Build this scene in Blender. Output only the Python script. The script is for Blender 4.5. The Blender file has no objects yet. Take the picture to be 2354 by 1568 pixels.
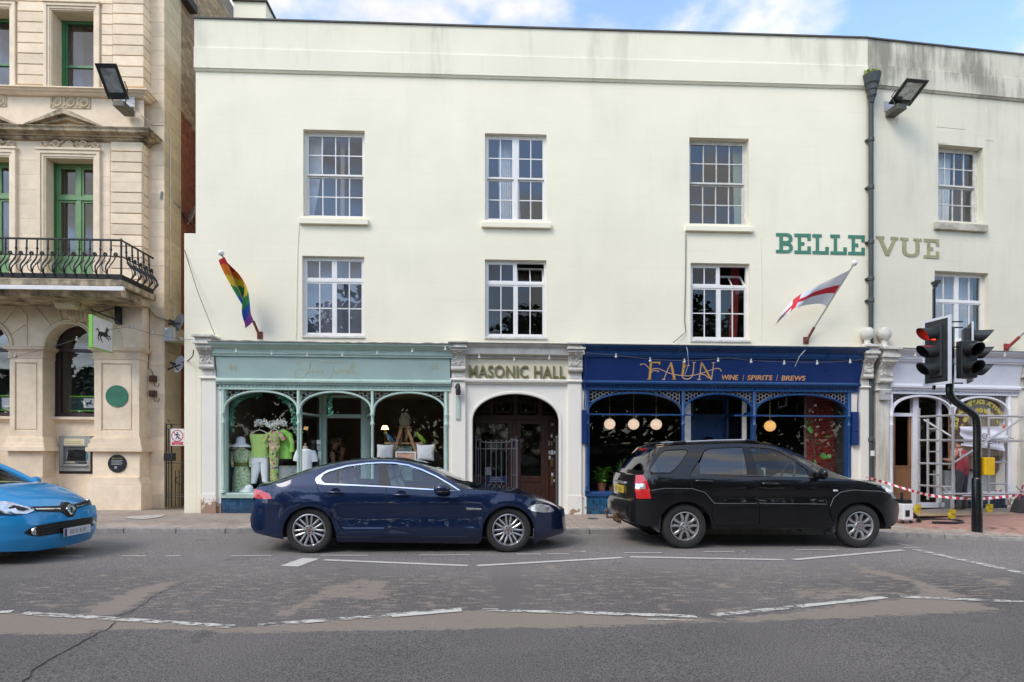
import bpy,bmesh,math,random
from mathutils import Vector,Matrix,noise
from mathutils.geometry import delaunay_2d_cdt
random.seed(7)
PI=math.pi
scn=bpy.context.scene
# camera
FPX,CX,HY,H,SLOPE=1420.0,1177.0,1035.0,1.52,0.0065
cam_d=bpy.data.cameras.new("camera")
cam=bpy.data.objects.new("camera",cam_d)
scn.collection.objects.link(cam)
cam.location=(0,0,H)
cam.rotation_euler=(PI/2,0,0)
cam_d.sensor_width=36.0
cam_d.lens=36.0*FPX/2354.0
cam_d.shift_y=(HY-784.0)/2354.0
cam_d.clip_start=0.05
cam_d.clip_end=2000
scn.camera=cam
# sky, sun, exposure
SUN_EL,SUN_AZ=math.radians(45),math.radians(222)
world=bpy.data.worlds.new("World")
scn.world=world
world.use_nodes=True
nt=world.node_tree
for n in list(nt.nodes):
 nt.nodes.remove(n)
w_out=nt.nodes.new("ShaderNodeOutputWorld")
w_bg=nt.nodes.new("ShaderNodeBackground")
w_sky=nt.nodes.new("ShaderNodeTexSky")
w_sky.sky_type='NISHITA'
w_sky.sun_disc=False
w_sky.sun_elevation=SUN_EL
w_sky.sun_rotation=SUN_AZ
w_sky.air_density=1.0
w_sky.dust_density=0.6
w_sky.ozone_density=2.5
w_tc=nt.nodes.new("ShaderNodeTexCoord")
w_sep=nt.nodes.new("ShaderNodeSeparateXYZ")
w_den=nt.nodes.new("ShaderNodeMath");w_den.operation='ADD';w_den.inputs[1].default_value=0.30
w_abs=nt.nodes.new("ShaderNodeMath");w_abs.operation='ABSOLUTE'
w_dx=nt.nodes.new("ShaderNodeMath");w_dx.operation='DIVIDE'
w_dy=nt.nodes.new("ShaderNodeMath");w_dy.operation='DIVIDE'
w_cmb=nt.nodes.new("ShaderNodeCombineXYZ")
w_n=nt.nodes.new("ShaderNodeTexNoise");w_n.inputs["Scale"].default_value=4.2;w_n.inputs["Detail"].default_value=8;w_n.inputs["Roughness"].default_value=0.55;w_n.inputs["Distortion"].default_value=0.15
w_n2=nt.nodes.new("ShaderNodeTexNoise");w_n2.inputs["Scale"].default_value=1.1;w_n2.inputs["Detail"].default_value=5
w_r=nt.nodes.new("ShaderNodeMapRange");w_r.interpolation_type='SMOOTHSTEP'
w_r.inputs["From Min"].default_value=0.40;w_r.inputs["From Max"].default_value=0.66;w_r.inputs["To Min"].default_value=0.04
w_r2=nt.nodes.new("ShaderNodeMapRange")
w_r2.inputs["From Min"].default_value=0.35;w_r2.inputs["From Max"].default_value=0.7
w_cc=nt.nodes.new("ShaderNodeMix");w_cc.data_type='RGBA'
w_cc.inputs[6].default_value=(2.5,2.42,2.3,1);w_cc.inputs[7].default_value=(3.25,3.1,2.85,1)
w_mix=nt.nodes.new("ShaderNodeMix");w_mix.data_type='RGBA'
L=nt.links.new
L(w_tc.outputs["Generated"],w_sep.inputs[0])
L(w_sep.outputs["Z"],w_abs.inputs[0]);L(w_abs.outputs[0],w_den.inputs[0])
L(w_sep.outputs["X"],w_dx.inputs[0]);L(w_den.outputs[0],w_dx.inputs[1])
L(w_sep.outputs["Y"],w_dy.inputs[0]);L(w_den.outputs[0],w_dy.inputs[1])
L(w_dx.outputs[0],w_cmb.inputs[0]);L(w_dy.outputs[0],w_cmb.inputs[1])
L(w_cmb.outputs[0],w_n.inputs["Vector"]);L(w_cmb.outputs[0],w_n2.inputs["Vector"])
L(w_n.outputs["Fac"],w_r.inputs["Value"]);L(w_n2.outputs["Fac"],w_r2.inputs["Value"])
L(w_r2.outputs["Result"],w_cc.inputs[0])
L(w_r.outputs["Result"],w_mix.inputs[0]);L(w_sky.outputs[0],w_mix.inputs[6]);L(w_cc.outputs[2],w_mix.inputs[7])
L(w_mix.outputs[2],w_bg.inputs["Color"])
w_bg.inputs["Strength"].default_value=0.13
L(w_bg.outputs[0],w_out.inputs["Surface"])
sun_d=bpy.data.lights.new("sun",'SUN')
sun_d.energy=0.65
sun_d.angle=math.radians(24)
sun_d.color=(1.0,0.92,0.80)
sun=bpy.data.objects.new("sun",sun_d)
scn.collection.objects.link(sun)
sdir=Vector((math.sin(SUN_AZ)*math.cos(SUN_EL),math.cos(SUN_AZ)*math.cos(SUN_EL),math.sin(SUN_EL)))
sun.rotation_euler=(-sdir).to_track_quat('-Z','Y').to_euler()
sun.location=(0,-20,30)
vs=scn.view_settings
vs.view_transform='Standard'
vs.look='None'
vs.gamma=1.0
vs.use_curve_mapping=False
vs.exposure=1.63
scn.cycles.use_denoising=True
scn.cycles.max_bounces=8
scn.cycles.transparent_max_bounces=24
scn.cycles.caustics_reflective=False
scn.cycles.caustics_refractive=False
# helpers
col=scn.collection
def shear(p):
 return(p[0],p[1],p[2]-SLOPE*p[0])
class Frame:
 def __init__(s,ox,oy,ang,oz=0.0):
  s.ox,s.oy,s.oz,s.c,s.s,s.ang=ox,oy,oz,math.cos(ang),math.sin(ang),ang
 def __call__(s,u,w,z):
  return shear((s.ox+u*s.c+w*s.s,s.oy+u*s.s-w*s.c,z+s.oz))
 def px(s,x,y,w=0.0):
  dx,dz=(x-CX)/FPX,(HY-y)/FPX
  nx,ny=s.s,-s.c
  t=((s.ox)*nx+(s.oy)*ny+w)/(dx*nx+ny)
  X,Y=dx*t,t
  return((X-s.ox)*s.c+(Y-s.oy)*s.s,H+t*dz+SLOPE*X-s.oz)
def gp(x,y,z=0.0):
 dx,dz=(x-CX)/FPX,(HY-y)/FPX
 t=(z-H)/(dz+SLOPE*dx)
 return(dx*t,t)
IDF=Frame(0,0,0)
WF=lambda x,y,z:shear((x,y,z))
class M:
 def __init__(s,fr=None):
  s.v,s.f,s.mi,s.fr=[],[],[],fr or FAC
  s.uvn=None
 def P(s,p):
  s.v.append(s.fr(*p))
  return len(s.v)-1
 def face(s,ids,m=0):
  s.f.append(tuple(ids));s.mi.append(m)
 def poly(s,pts,m=0):
  s.face([s.P(p)for p in pts],m)
  return s
 def box(s,u0,u1,w0,w1,z0,z1,m=0):
  i=len(s.v)
  for p in((u0,w0,z0),(u1,w0,z0),(u1,w1,z0),(u0,w1,z0),(u0,w0,z1),(u1,w0,z1),(u1,w1,z1),(u0,w1,z1)):
   s.v.append(s.fr(*p))
  for q in((0,1,2,3),(4,7,6,5),(0,4,5,1),(1,5,6,2),(2,6,7,3),(3,7,4,0)):
   s.face([i+k for k in q],m)
  return s
 def prism(s,pts,w0,w1,m=0,back=True):
  n=len(pts)
  a=[s.P((u,w0,z))for u,z in pts]
  b=[s.P((u,w1,z))for u,z in pts]
  s.face(b,m)
  if back:
   s.face(a[::-1],m)
  for i in range(n):
   j=(i+1)%n
   s.face((a[i],a[j],b[j],b[i]),m)
  return s
 def extr(s,prof,u0,u1,m=0,caps=True):
  n=len(prof)
  a=[s.P((u0,w,z))for w,z in prof]
  b=[s.P((u1,w,z))for w,z in prof]
  for i in range(n):
   j=(i+1)%n
   s.face((a[i],a[j],b[j],b[i]),m)
  if caps:
   s.face(a[::-1],m);s.face(b,m)
  return s
 def tube(s,pts,r,n=8,m=0,caps=True,closed=False):
  P=[Vector(p)for p in pts]
  k=len(P)
  rs=r if isinstance(r,(list,tuple))else[r]*k
  rings=[]
  ref=None
  for i in range(k):
   a=P[i-1]if(i>0 or closed)else P[i]
   b=P[(i+1)%k]if(i<k-1 or closed)else P[i]
   t=(b-a)
   if t.length<1e-9:
    t=Vector((0,0,1))
   t.normalize()
   if ref is None:
    ref=Vector((0,0,1))if abs(t.z)<0.9 else Vector((1,0,0))
   x=ref-t*ref.dot(t)
   if x.length<1e-6:
    x=t.orthogonal()
   x.normalize();ref=x
   y=t.cross(x)
   ring=[]
   for j in range(n):
    an=2*PI*(j+0.5)/n
    ring.append(s.P(tuple(P[i]+(x*math.cos(an)+y*math.sin(an))*rs[i])))
   rings.append(ring)
  m_=k if closed else k-1
  for i in range(m_):
   A,B=rings[i],rings[(i+1)%k]
   for j in range(n):
    s.face((A[j],A[(j+1)%n],B[(j+1)%n],B[j]),m)
  if caps and not closed:
   s.face(rings[0][::-1],m);s.face(rings[-1],m)
  return s
 def lathe(s,c,prof,ax=(0,0,1),n=16,m=0,sx=1.0):
  ax=Vector(ax).normalized()
  x=ax.orthogonal().normalized();y=ax.cross(x)
  c=Vector(c)
  rings=[]
  for r,h in prof:
   if r<1e-6:
    rings.append([s.P(tuple(c+ax*h))])
   else:
    rings.append([s.P(tuple(c+ax*h+(x*math.cos(2*PI*j/n)+y*math.sin(2*PI*j/n))*r))for j in range(n)])
  for A,B in zip(rings,rings[1:]):
   if len(A)==1 and len(B)==1:
    continue
   for j in range(n):
    k=(j+1)%n
    if len(A)==1:
     s.face((A[0],B[j],B[k]),m)
    elif len(B)==1:
     s.face((A[j],A[k],B[0]),m)
    else:
     s.face((A[j],A[k],B[k],B[j]),m)
  return s
 def ball(s,c,r,n=12,m=0,sq=(1,1,1)):
  k=max(4,n//2)
  rings=[]
  for i in range(k+1):
   th=PI*i/k
   if i in(0,k):
    rings.append([s.P((c[0],c[1],c[2]+r*sq[2]*math.cos(th)))])
   else:
    rings.append([s.P((c[0]+r*sq[0]*math.sin(th)*math.cos(2*PI*j/n),c[1]+r*sq[1]*math.sin(th)*math.sin(2*PI*j/n),c[2]+r*sq[2]*math.cos(th)))for j in range(n)])
  for A,B in zip(rings,rings[1:]):
   for j in range(n):
    q=(j+1)%n
    if len(A)==1:
     s.face((A[0],B[j],B[q]),m)
    elif len(B)==1:
     s.face((A[j],A[q],B[0]),m)
    else:
     s.face((A[j],A[q],B[q],B[j]),m)
  return s
 def grid(s,fn,nu,nv,m=0):
  ids=[[s.P(fn(i/nu,j/nv))for j in range(nv+1)]for i in range(nu+1)]
  for i in range(nu):
   for j in range(nv):
    s.face((ids[i][j],ids[i+1][j],ids[i+1][j+1],ids[i][j+1]),m)
  return s
 def mesh(s,name,mats,origin=(0,0,0),smooth=None,fix=True):
  me=bpy.data.meshes.new(name)
  ox,oy,oz=origin
  me.from_pydata([(a-ox,b-oy,c-oz)for a,b,c in s.v],[],s.f)
  ms=mats if isinstance(mats,(list,tuple))else[mats]
  for k in ms:
   me.materials.append(k)
  if len(ms)>1:
   me.polygons.foreach_set("material_index",s.mi)
  if fix:
   bm=bmesh.new();bm.from_mesh(me)
   bmesh.ops.recalc_face_normals(bm,faces=bm.faces)
   bm.to_mesh(me);bm.free()
  if smooth is not None:
   me.polygons.foreach_set("use_smooth",[True]*len(me.polygons))
   me.set_sharp_from_angle(angle=math.radians(smooth))
  me.update()
  return me
 def build(s,name,mats,parent=None,smooth=None,bevel=0,kind=None,fix=True,label=None,base=None):
  og=root_loc(parent)if parent is not None else(base or(0,0,0))
  me=s.mesh(name,mats,og,smooth,fix)
  o=bpy.data.objects.new(name,me)
  col.objects.link(o)
  if parent is not None:
   o.parent=parent
  else:
   o.location=og
  if bevel:
   b=o.modifiers.new("edge",'BEVEL')
   b.width=bevel;b.segments=2;b.limit_method='ANGLE';b.angle_limit=math.radians(35)
  if kind:
   o["kind"]=kind
  if label:
   o["label"]=label
  return o
def split_build(m,name,mats,parent,kind=None,smooth=None):
 par=list(range(len(m.v)))
 def fd(a):
  while par[a]!=a:
   par[a]=par[par[a]];a=par[a]
  return a
 for f in m.f:
  r=fd(f[0])
  for k in f[1:]:par[fd(k)]=r
 gr={}
 for f,mi in zip(m.f,m.mi):gr.setdefault(fd(f[0]),[]).append((f,mi))
 out=[]
 for fs in gr.values():
  q=M(m.fr);ix={}
  for f,mi in fs:
   for k in f:
    if k not in ix:ix[k]=len(q.v);q.v.append(m.v[k])
   q.face([ix[k]for k in f],mi)
  out.append(q.build(name,mats,parent,smooth=smooth))
 return out
def root_loc(o):
 r=o
 while r.parent is not None:
  r=r.parent
 return tuple(r.location)
def tag(o,label=None,cat=None,group=None,kind=None):
 if label:o["label"]=label
 if cat:o["category"]=cat
 if group:o["group"]=group
 if kind:o["kind"]=kind
 return o
def thing(name,label,cat,base,group=None,kind=None):
 o=bpy.data.objects.new(name,None)
 o.empty_display_size=0.1
 o.location=base
 col.objects.link(o)
 return tag(o,label,cat,group,kind)
def text_mesh(body,size,extrude=0.0,bold=0.0,shear_=0.0,align='CENTER',spacing=1.0):
 cu=bpy.data.curves.new("t",'FONT')
 cu.body=body;cu.size=size;cu.extrude=extrude;cu.offset=bold;cu.shear=shear_
 cu.align_x=align;cu.space_character=spacing
 o=bpy.data.objects.new("t",cu)
 col.objects.link(o)
 dg=bpy.context.evaluated_depsgraph_get()
 me=bpy.data.meshes.new_from_object(o.evaluated_get(dg))
 v=[tuple(x.co)for x in me.vertices];f=[tuple(p.vertices)for p in me.polygons]
 bpy.data.objects.remove(o);bpy.data.curves.remove(cu);bpy.data.meshes.remove(me)
 return v,f
def add_text(m,body,u,w,z,width=None,height=None,mi=0,extrude=0.004,bold=0.0,slant=0.0,place=None,spacing=1.0):
 v,f=text_mesh(body,1.0,extrude/(height or 0.2),bold,slant,spacing=spacing)
 x0,x1=min(p[0]for p in v),max(p[0]for p in v)
 y0,y1=min(p[1]for p in v),max(p[1]for p in v)
 sy=height/(y1-y0)if height else 1
 sx=width/(x1-x0)if width else sy
 if not height:sy=sx
 i=len(m.v)
 for p in v:
  a,b,c=(p[0]-(x0+x1)/2)*sx,(p[1]-y0)*sy,p[2]*sy
  q=place(a,b,c)if place else(u+a,w+c,z+b)
  m.v.append(m.fr(*q))
 for q in f:
  m.face([i+k for k in q],mi)
def lerp(a,b,t):
 return a+(b-a)*t
 # materials
MATS={}
def _new(name):
 m=bpy.data.materials.new(name)
 m.use_nodes=True
 t=m.node_tree
 b=t.nodes["Principled BSDF"]
 return m,t,b
def mat(name,c,rough=0.6,metal=0.0,var=0.10,vscale=3.0,bump=0.0,bscale=60.0,spec=0.5,coat=0.0,rnd=0.0,stretch=None,dirt=None,dscale=1.5,damt=0.5,rvar=0.08,crough=0.03,dlo=0.48):
 if name in MATS:
  return MATS[name]
 m,t,b=_new(name)
 N,K=t.nodes.new,t.links.new
 tc=N("ShaderNodeTexCoord")
 vec=tc.outputs["Object"]
 if stretch:
  mp=N("ShaderNodeMapping");mp.inputs["Scale"].default_value=stretch
  K(vec,mp.inputs["Vector"]);vec=mp.outputs["Vector"]
 n1=N("ShaderNodeTexNoise");n1.inputs["Scale"].default_value=vscale;n1.inputs["Detail"].default_value=6;n1.inputs["Roughness"].default_value=0.65
 K(vec,n1.inputs["Vector"])
 r1=N("ShaderNodeMapRange");r1.inputs["From Min"].default_value=0.3;r1.inputs["From Max"].default_value=0.7
 r1.inputs["To Min"].default_value=1-var;r1.inputs["To Max"].default_value=1+var
 K(n1.outputs["Fac"],r1.inputs["Value"])
 val=r1.outputs["Result"]
 if rnd:
  oi=N("ShaderNodeObjectInfo")
  r2=N("ShaderNodeMapRange");r2.inputs["To Min"].default_value=1-rnd;r2.inputs["To Max"].default_value=1+rnd
  K(oi.outputs["Random"],r2.inputs["Value"])
  mu=N("ShaderNodeMath");mu.operation='MULTIPLY'
  K(val,mu.inputs[0]);K(r2.outputs["Result"],mu.inputs[1]);val=mu.outputs[0]
 cm=N("ShaderNodeVectorMath");cm.operation='SCALE'
 cm.inputs[0].default_value=c[:3]
 K(val,cm.inputs["Scale"])
 colr=cm.outputs[0]
 if dirt:
  n3=N("ShaderNodeTexNoise");n3.inputs["Scale"].default_value=dscale;n3.inputs["Detail"].default_value=8;n3.inputs["Roughness"].default_value=0.7
  K(vec,n3.inputs["Vector"])
  r3=N("ShaderNodeMapRange");r3.inputs["From Min"].default_value=dlo;r3.inputs["From Max"].default_value=dlo+.24;r3.inputs["To Max"].default_value=damt
  K(n3.outputs["Fac"],r3.inputs["Value"])
  mx=N("ShaderNodeMix");mx.data_type='RGBA'
  K(r3.outputs["Result"],mx.inputs[0]);K(colr,mx.inputs[6]);mx.inputs[7].default_value=(*dirt,1)
  colr=mx.outputs[2]
 K(colr,b.inputs["Base Color"])
 rr=N("ShaderNodeMapRange");rr.inputs["From Min"].default_value=0.3;rr.inputs["From Max"].default_value=0.7
 rr.inputs["To Min"].default_value=max(0.02,rough-rvar);rr.inputs["To Max"].default_value=min(1,rough+rvar)
 K(n1.outputs["Fac"],rr.inputs["Value"]);K(rr.outputs["Result"],b.inputs["Roughness"])
 b.inputs["Metallic"].default_value=metal
 b.inputs["Specular IOR Level"].default_value=spec
 b.inputs["Coat Weight"].default_value=coat
 b.inputs["Coat Roughness"].default_value=crough
 if bump:
  n2=N("ShaderNodeTexNoise");n2.inputs["Scale"].default_value=bscale;n2.inputs["Detail"].default_value=4
  K(vec,n2.inputs["Vector"])
  bp=N("ShaderNodeBump");bp.inputs["Strength"].default_value=bump;bp.inputs["Distance"].default_value=0.01
  K(n2.outputs["Fac"],bp.inputs["Height"]);K(bp.outputs["Normal"],b.inputs["Normal"])
 MATS[name]=m
 return m
def glass(name,tint=(0.9,0.93,0.92),ior=1.5,rough=0.0,gain=1.0,wav=0.0):
 if name in MATS:
  return MATS[name]
 m,t,b=_new(name)
 t.nodes.remove(b)
 N,K=t.nodes.new,t.links.new
 out=[n for n in t.nodes if n.type=='OUTPUT_MATERIAL'][0]
 tr=N("ShaderNodeBsdfTransparent");tr.inputs[0].default_value=(*tint,1)
 gl=N("ShaderNodeBsdfGlossy");gl.inputs["Roughness"].default_value=rough;gl.inputs[0].default_value=(1,1,1,1)
 r0=((ior-1)/(ior+1))**2
 ge=N("ShaderNodeNewGeometry")
 dt=N("ShaderNodeVectorMath");dt.operation='DOT_PRODUCT';K(ge.outputs["Normal"],dt.inputs[0]);K(ge.outputs["Incoming"],dt.inputs[1])
 ab=N("ShaderNodeMath");ab.operation='ABSOLUTE';K(dt.outputs["Value"],ab.inputs[0])
 om=N("ShaderNodeMath");om.operation='SUBTRACT';om.inputs[0].default_value=1.0;om.use_clamp=True;K(ab.outputs[0],om.inputs[1])
 pw=N("ShaderNodeMath");pw.operation='POWER';pw.inputs[1].default_value=5.0;K(om.outputs[0],pw.inputs[0])
 fr=N("ShaderNodeMath");fr.operation='MULTIPLY_ADD';fr.inputs[1].default_value=1-r0;fr.inputs[2].default_value=r0;K(pw.outputs[0],fr.inputs[0])
 mx=N("ShaderNodeMixShader")
 K(fr.outputs[0],mx.inputs[0]);K(tr.outputs[0],mx.inputs[1]);K(gl.outputs[0],mx.inputs[2]);K(mx.outputs[0],out.inputs["Surface"])
 if wav:
  tc=N("ShaderNodeTexCoord");nz=N("ShaderNodeTexNoise");nz.inputs["Scale"].default_value=1.6;nz.inputs["Detail"].default_value=1
  oi=N("ShaderNodeObjectInfo");ad=N("ShaderNodeVectorMath");ad.operation='ADD'
  sc=N("ShaderNodeVectorMath");sc.operation='SCALE';sc.inputs[0].default_value=(17,31,23)
  K(oi.outputs["Random"],sc.inputs["Scale"]);K(tc.outputs["Object"],ad.inputs[0]);K(sc.outputs[0],ad.inputs[1]);K(ad.outputs[0],nz.inputs["Vector"])
  bp=N("ShaderNodeBump");bp.inputs["Strength"].default_value=wav;bp.inputs["Distance"].default_value=0.03
  K(nz.outputs["Fac"],bp.inputs["Height"]);K(bp.outputs["Normal"],gl.inputs["Normal"])
 MATS[name]=m
 return m
def glow(name,c,strength):
 if name in MATS:
  return MATS[name]
 m,t,b=_new(name)
 b.inputs["Base Color"].default_value=(*c,1)
 b.inputs["Emission Color"].default_value=(*c,1)
 b.inputs["Emission Strength"].default_value=strength
 b.inputs["Roughness"].default_value=0.4
 MATS[name]=m
 return m
def stained(name,c,streak=(0.25,0.24,0.2),amt=0.4,zlo=None,zhi=None,thr=(0.5,0.72),course=None,flake=None,fthr=(0.60,0.63),fz=None,rough=0.85,bump=0.25,scale=1.0):
 if name in MATS:
  return MATS[name]
 m,t,b=_new(name)
 N,K=t.nodes.new,t.links.new
 geo=N("ShaderNodeNewGeometry")
 pos=geo.outputs["Position"]
 n1=N("ShaderNodeTexNoise");n1.inputs["Scale"].default_value=0.7*scale;n1.inputs["Detail"].default_value=7;n1.inputs["Roughness"].default_value=0.6
 K(pos,n1.inputs["Vector"])
 r1=N("ShaderNodeMapRange");r1.inputs["From Min"].default_value=0.3;r1.inputs["From Max"].default_value=0.7;r1.inputs["To Min"].default_value=0.955;r1.inputs["To Max"].default_value=1.035
 K(n1.outputs["Fac"],r1.inputs["Value"])
 cm=N("ShaderNodeVectorMath");cm.operation='SCALE';cm.inputs[0].default_value=c
 K(r1.outputs["Result"],cm.inputs["Scale"])
 colr=cm.outputs[0]
 sp=N("ShaderNodeSeparateXYZ");K(pos,sp.inputs[0])
 if amt:
  mp=N("ShaderNodeMapping");mp.inputs["Scale"].default_value=(3.2,3.2,0.35)
  K(pos,mp.inputs["Vector"])
  ns=N("ShaderNodeTexNoise");ns.inputs["Scale"].default_value=1.0;ns.inputs["Detail"].default_value=8;ns.inputs["Roughness"].default_value=0.7
  K(mp.outputs[0],ns.inputs["Vector"])
  nb=N("ShaderNodeTexNoise");nb.inputs["Scale"].default_value=0.55;nb.inputs["Detail"].default_value=6
  K(pos,nb.inputs["Vector"])
  av=N("ShaderNodeMath");av.operation='ADD';K(ns.outputs["Fac"],av.inputs[0]);K(nb.outputs["Fac"],av.inputs[1])
  hf=N("ShaderNodeMath");hf.operation='MULTIPLY';hf.inputs[1].default_value=0.5;K(av.outputs[0],hf.inputs[0])
  rs=N("ShaderNodeMapRange");rs.interpolation_type='SMOOTHSTEP'
  rs.inputs["From Min"].default_value=thr[0];rs.inputs["From Max"].default_value=thr[1];rs.inputs["To Max"].default_value=amt
  K(hf.outputs[0],rs.inputs["Value"])
  fac=rs.outputs["Result"]
  if zlo is not None:
   rz=N("ShaderNodeMapRange");rz.interpolation_type='SMOOTHSTEP'
   rz.inputs["From Min"].default_value=zlo;rz.inputs["From Max"].default_value=zhi
   K(sp.outputs["Z"],rz.inputs["Value"])
   mu=N("ShaderNodeMath");mu.operation='MULTIPLY';K(fac,mu.inputs[0]);K(rz.outputs["Result"],mu.inputs[1]);fac=mu.outputs[0]
  mx=N("ShaderNodeMix");mx.data_type='RGBA';mx.inputs[7].default_value=(*streak,1)
  K(fac,mx.inputs[0]);K(colr,mx.inputs[6]);colr=mx.outputs[2]
 hgt=n1.outputs["Fac"]
 if flake:
  nf=N("ShaderNodeTexNoise");nf.inputs["Scale"].default_value=2.4;nf.inputs["Detail"].default_value=7;nf.inputs["Roughness"].default_value=0.55
  K(pos,nf.inputs["Vector"])
  v=nf.outputs["Fac"]
  if fz:
   rz=N("ShaderNodeMapRange");rz.inputs["From Min"].default_value=fz[0];rz.inputs["From Max"].default_value=fz[1];rz.inputs["To Min"].default_value=fz[2];rz.inputs["To Max"].default_value=0.0
   K(sp.outputs["Z"],rz.inputs["Value"])
   ad=N("ShaderNodeMath");ad.operation='ADD';K(v,ad.inputs[0]);K(rz.outputs["Result"],ad.inputs[1]);v=ad.outputs[0]
  rf=N("ShaderNodeMapRange");rf.inputs["From Min"].default_value=fthr[0];rf.inputs["From Max"].default_value=fthr[1]
  K(v,rf.inputs["Value"])
  mx=N("ShaderNodeMix");mx.data_type='RGBA';mx.inputs[7].default_value=(*flake,1)
  K(rf.outputs["Result"],mx.inputs[0]);K(colr,mx.inputs[6]);colr=mx.outputs[2]
 K(colr,b.inputs["Base Color"])
 b.inputs["Roughness"].default_value=rough
 b.inputs["Specular IOR Level"].default_value=0.25
 n2=N("ShaderNodeTexNoise");n2.inputs["Scale"].default_value=14;n2.inputs["Detail"].default_value=6
 K(pos,n2.inputs["Vector"])
 hh=n2.outputs["Fac"]
 if course:
  cw=N("ShaderNodeMath");cw.operation='DIVIDE';cw.inputs[1].default_value=course
  K(sp.outputs["Z"],cw.inputs[0])
  sx=N("ShaderNodeMath");sx.operation='MULTIPLY_ADD';sx.inputs[1].default_value=SLOPE/course
  K(sp.outputs["X"],sx.inputs[0]);K(cw.outputs[0],sx.inputs[2])
  frn=N("ShaderNodeMath");frn.operation='FRACT';K(sx.outputs[0],frn.inputs[0])
  lt=N("ShaderNodeMapRange");lt.inputs["From Min"].default_value=0.0;lt.inputs["From Max"].default_value=0.035;lt.inputs["To Min"].default_value=0.9;lt.inputs["To Max"].default_value=1.0
  K(frn.outputs[0],lt.inputs["Value"])
  nb2=N("ShaderNodeTexNoise");nb2.inputs["Scale"].default_value=1.3;K(pos,nb2.inputs["Vector"])
  rb2=N("ShaderNodeMapRange");rb2.inputs["From Min"].default_value=0.42;rb2.inputs["From Max"].default_value=0.6
  K(nb2.outputs["Fac"],rb2.inputs["Value"])
  mxl=N("ShaderNodeMix");mxl.data_type='FLOAT';mxl.inputs[2].default_value=1.0
  K(rb2.outputs["Result"],mxl.inputs[0]);K(lt.outputs["Result"],mxl.inputs[3])
  s2=N("ShaderNodeVectorMath");s2.operation='SCALE';K(colr,s2.inputs[0]);K(mxl.outputs[0],s2.inputs["Scale"])
  K(s2.outputs[0],b.inputs["Base Color"])
  ad2=N("ShaderNodeMath");ad2.operation='MULTIPLY_ADD';ad2.inputs[1].default_value=4.0
  K(mxl.outputs[0],ad2.inputs[0]);K(hh,ad2.inputs[2]);hh=ad2.outputs[0]
 bp=N("ShaderNodeBump");bp.inputs["Strength"].default_value=bump;bp.inputs["Distance"].default_value=0.01
 K(hh,bp.inputs["Height"]);K(bp.outputs["Normal"],b.inputs["Normal"])
 MATS[name]=m
 return m
 # frames and sheet-pixel readings
FAC=Frame(0,13.9,math.atan(0.034))
_u2,_z2=FAC.px(1992,800)
_p2=(FAC.ox+_u2*FAC.c,FAC.oy+_u2*FAC.s)
FAC2=Frame(_p2[0],_p2[1],math.atan(0.138))
def zm(ox,oy,k):
 return lambda x,y:(ox+x/k,oy+y/k)
zA=zm(0,0,3.653);zB=zm(0,392.3,3.653);zC=zm(0,760.1,3.119);zD=zm(416.9,760.1,2.975)
zE=zm(1005.3,760.1,3.365);zF=zm(1311.8,760.1,3.365);zG=zm(1961.6,723.4,2.7805);zH=zm(1900.3,49,2.2045)
zJ=zm(551.7,1029.8,3.0968);zS=zm(1397.7,993.1,3.3685);zRL=zm(0,1213.8,2.0);zRR=zm(1177,1213.8,2.0)
zW1=zm(429.1,269.7,2.907);zW2=zm(1078.9,282,3.045);zW3=zm(1557,294.2,3.12)
zR2=zm(2072,870.5,4.263);zK=zm(0,1042.1,6.733);zL1=zm(502.7,882.7,5.814);zL2=zm(784.7,882.7,7.107)
zX=zm(1557,882.7,5.818);zFR=zm(1765.5,527.2,5.559);zFS=zm(1459,809.2,5.486);zFL=zm(392.3,465.9,3.457)
zT=zm(2022.9,698.8,6.09);zGT=zm(355.5,956.3,6.394);zAL=zm(355.5,674.3,5.558)
def smooth01(t):
 t=max(0.0,min(1.0,t))
 return t*t*(3-2*t)
def pav_z(u,w):
 return 0.09+0.13*smooth01((u-7.2)/3.5)*smooth01((2.4-w)/2.2)+0.04*smooth01((-7.6-u)/0.8)*smooth01((1.2-w)/1.5)
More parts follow.
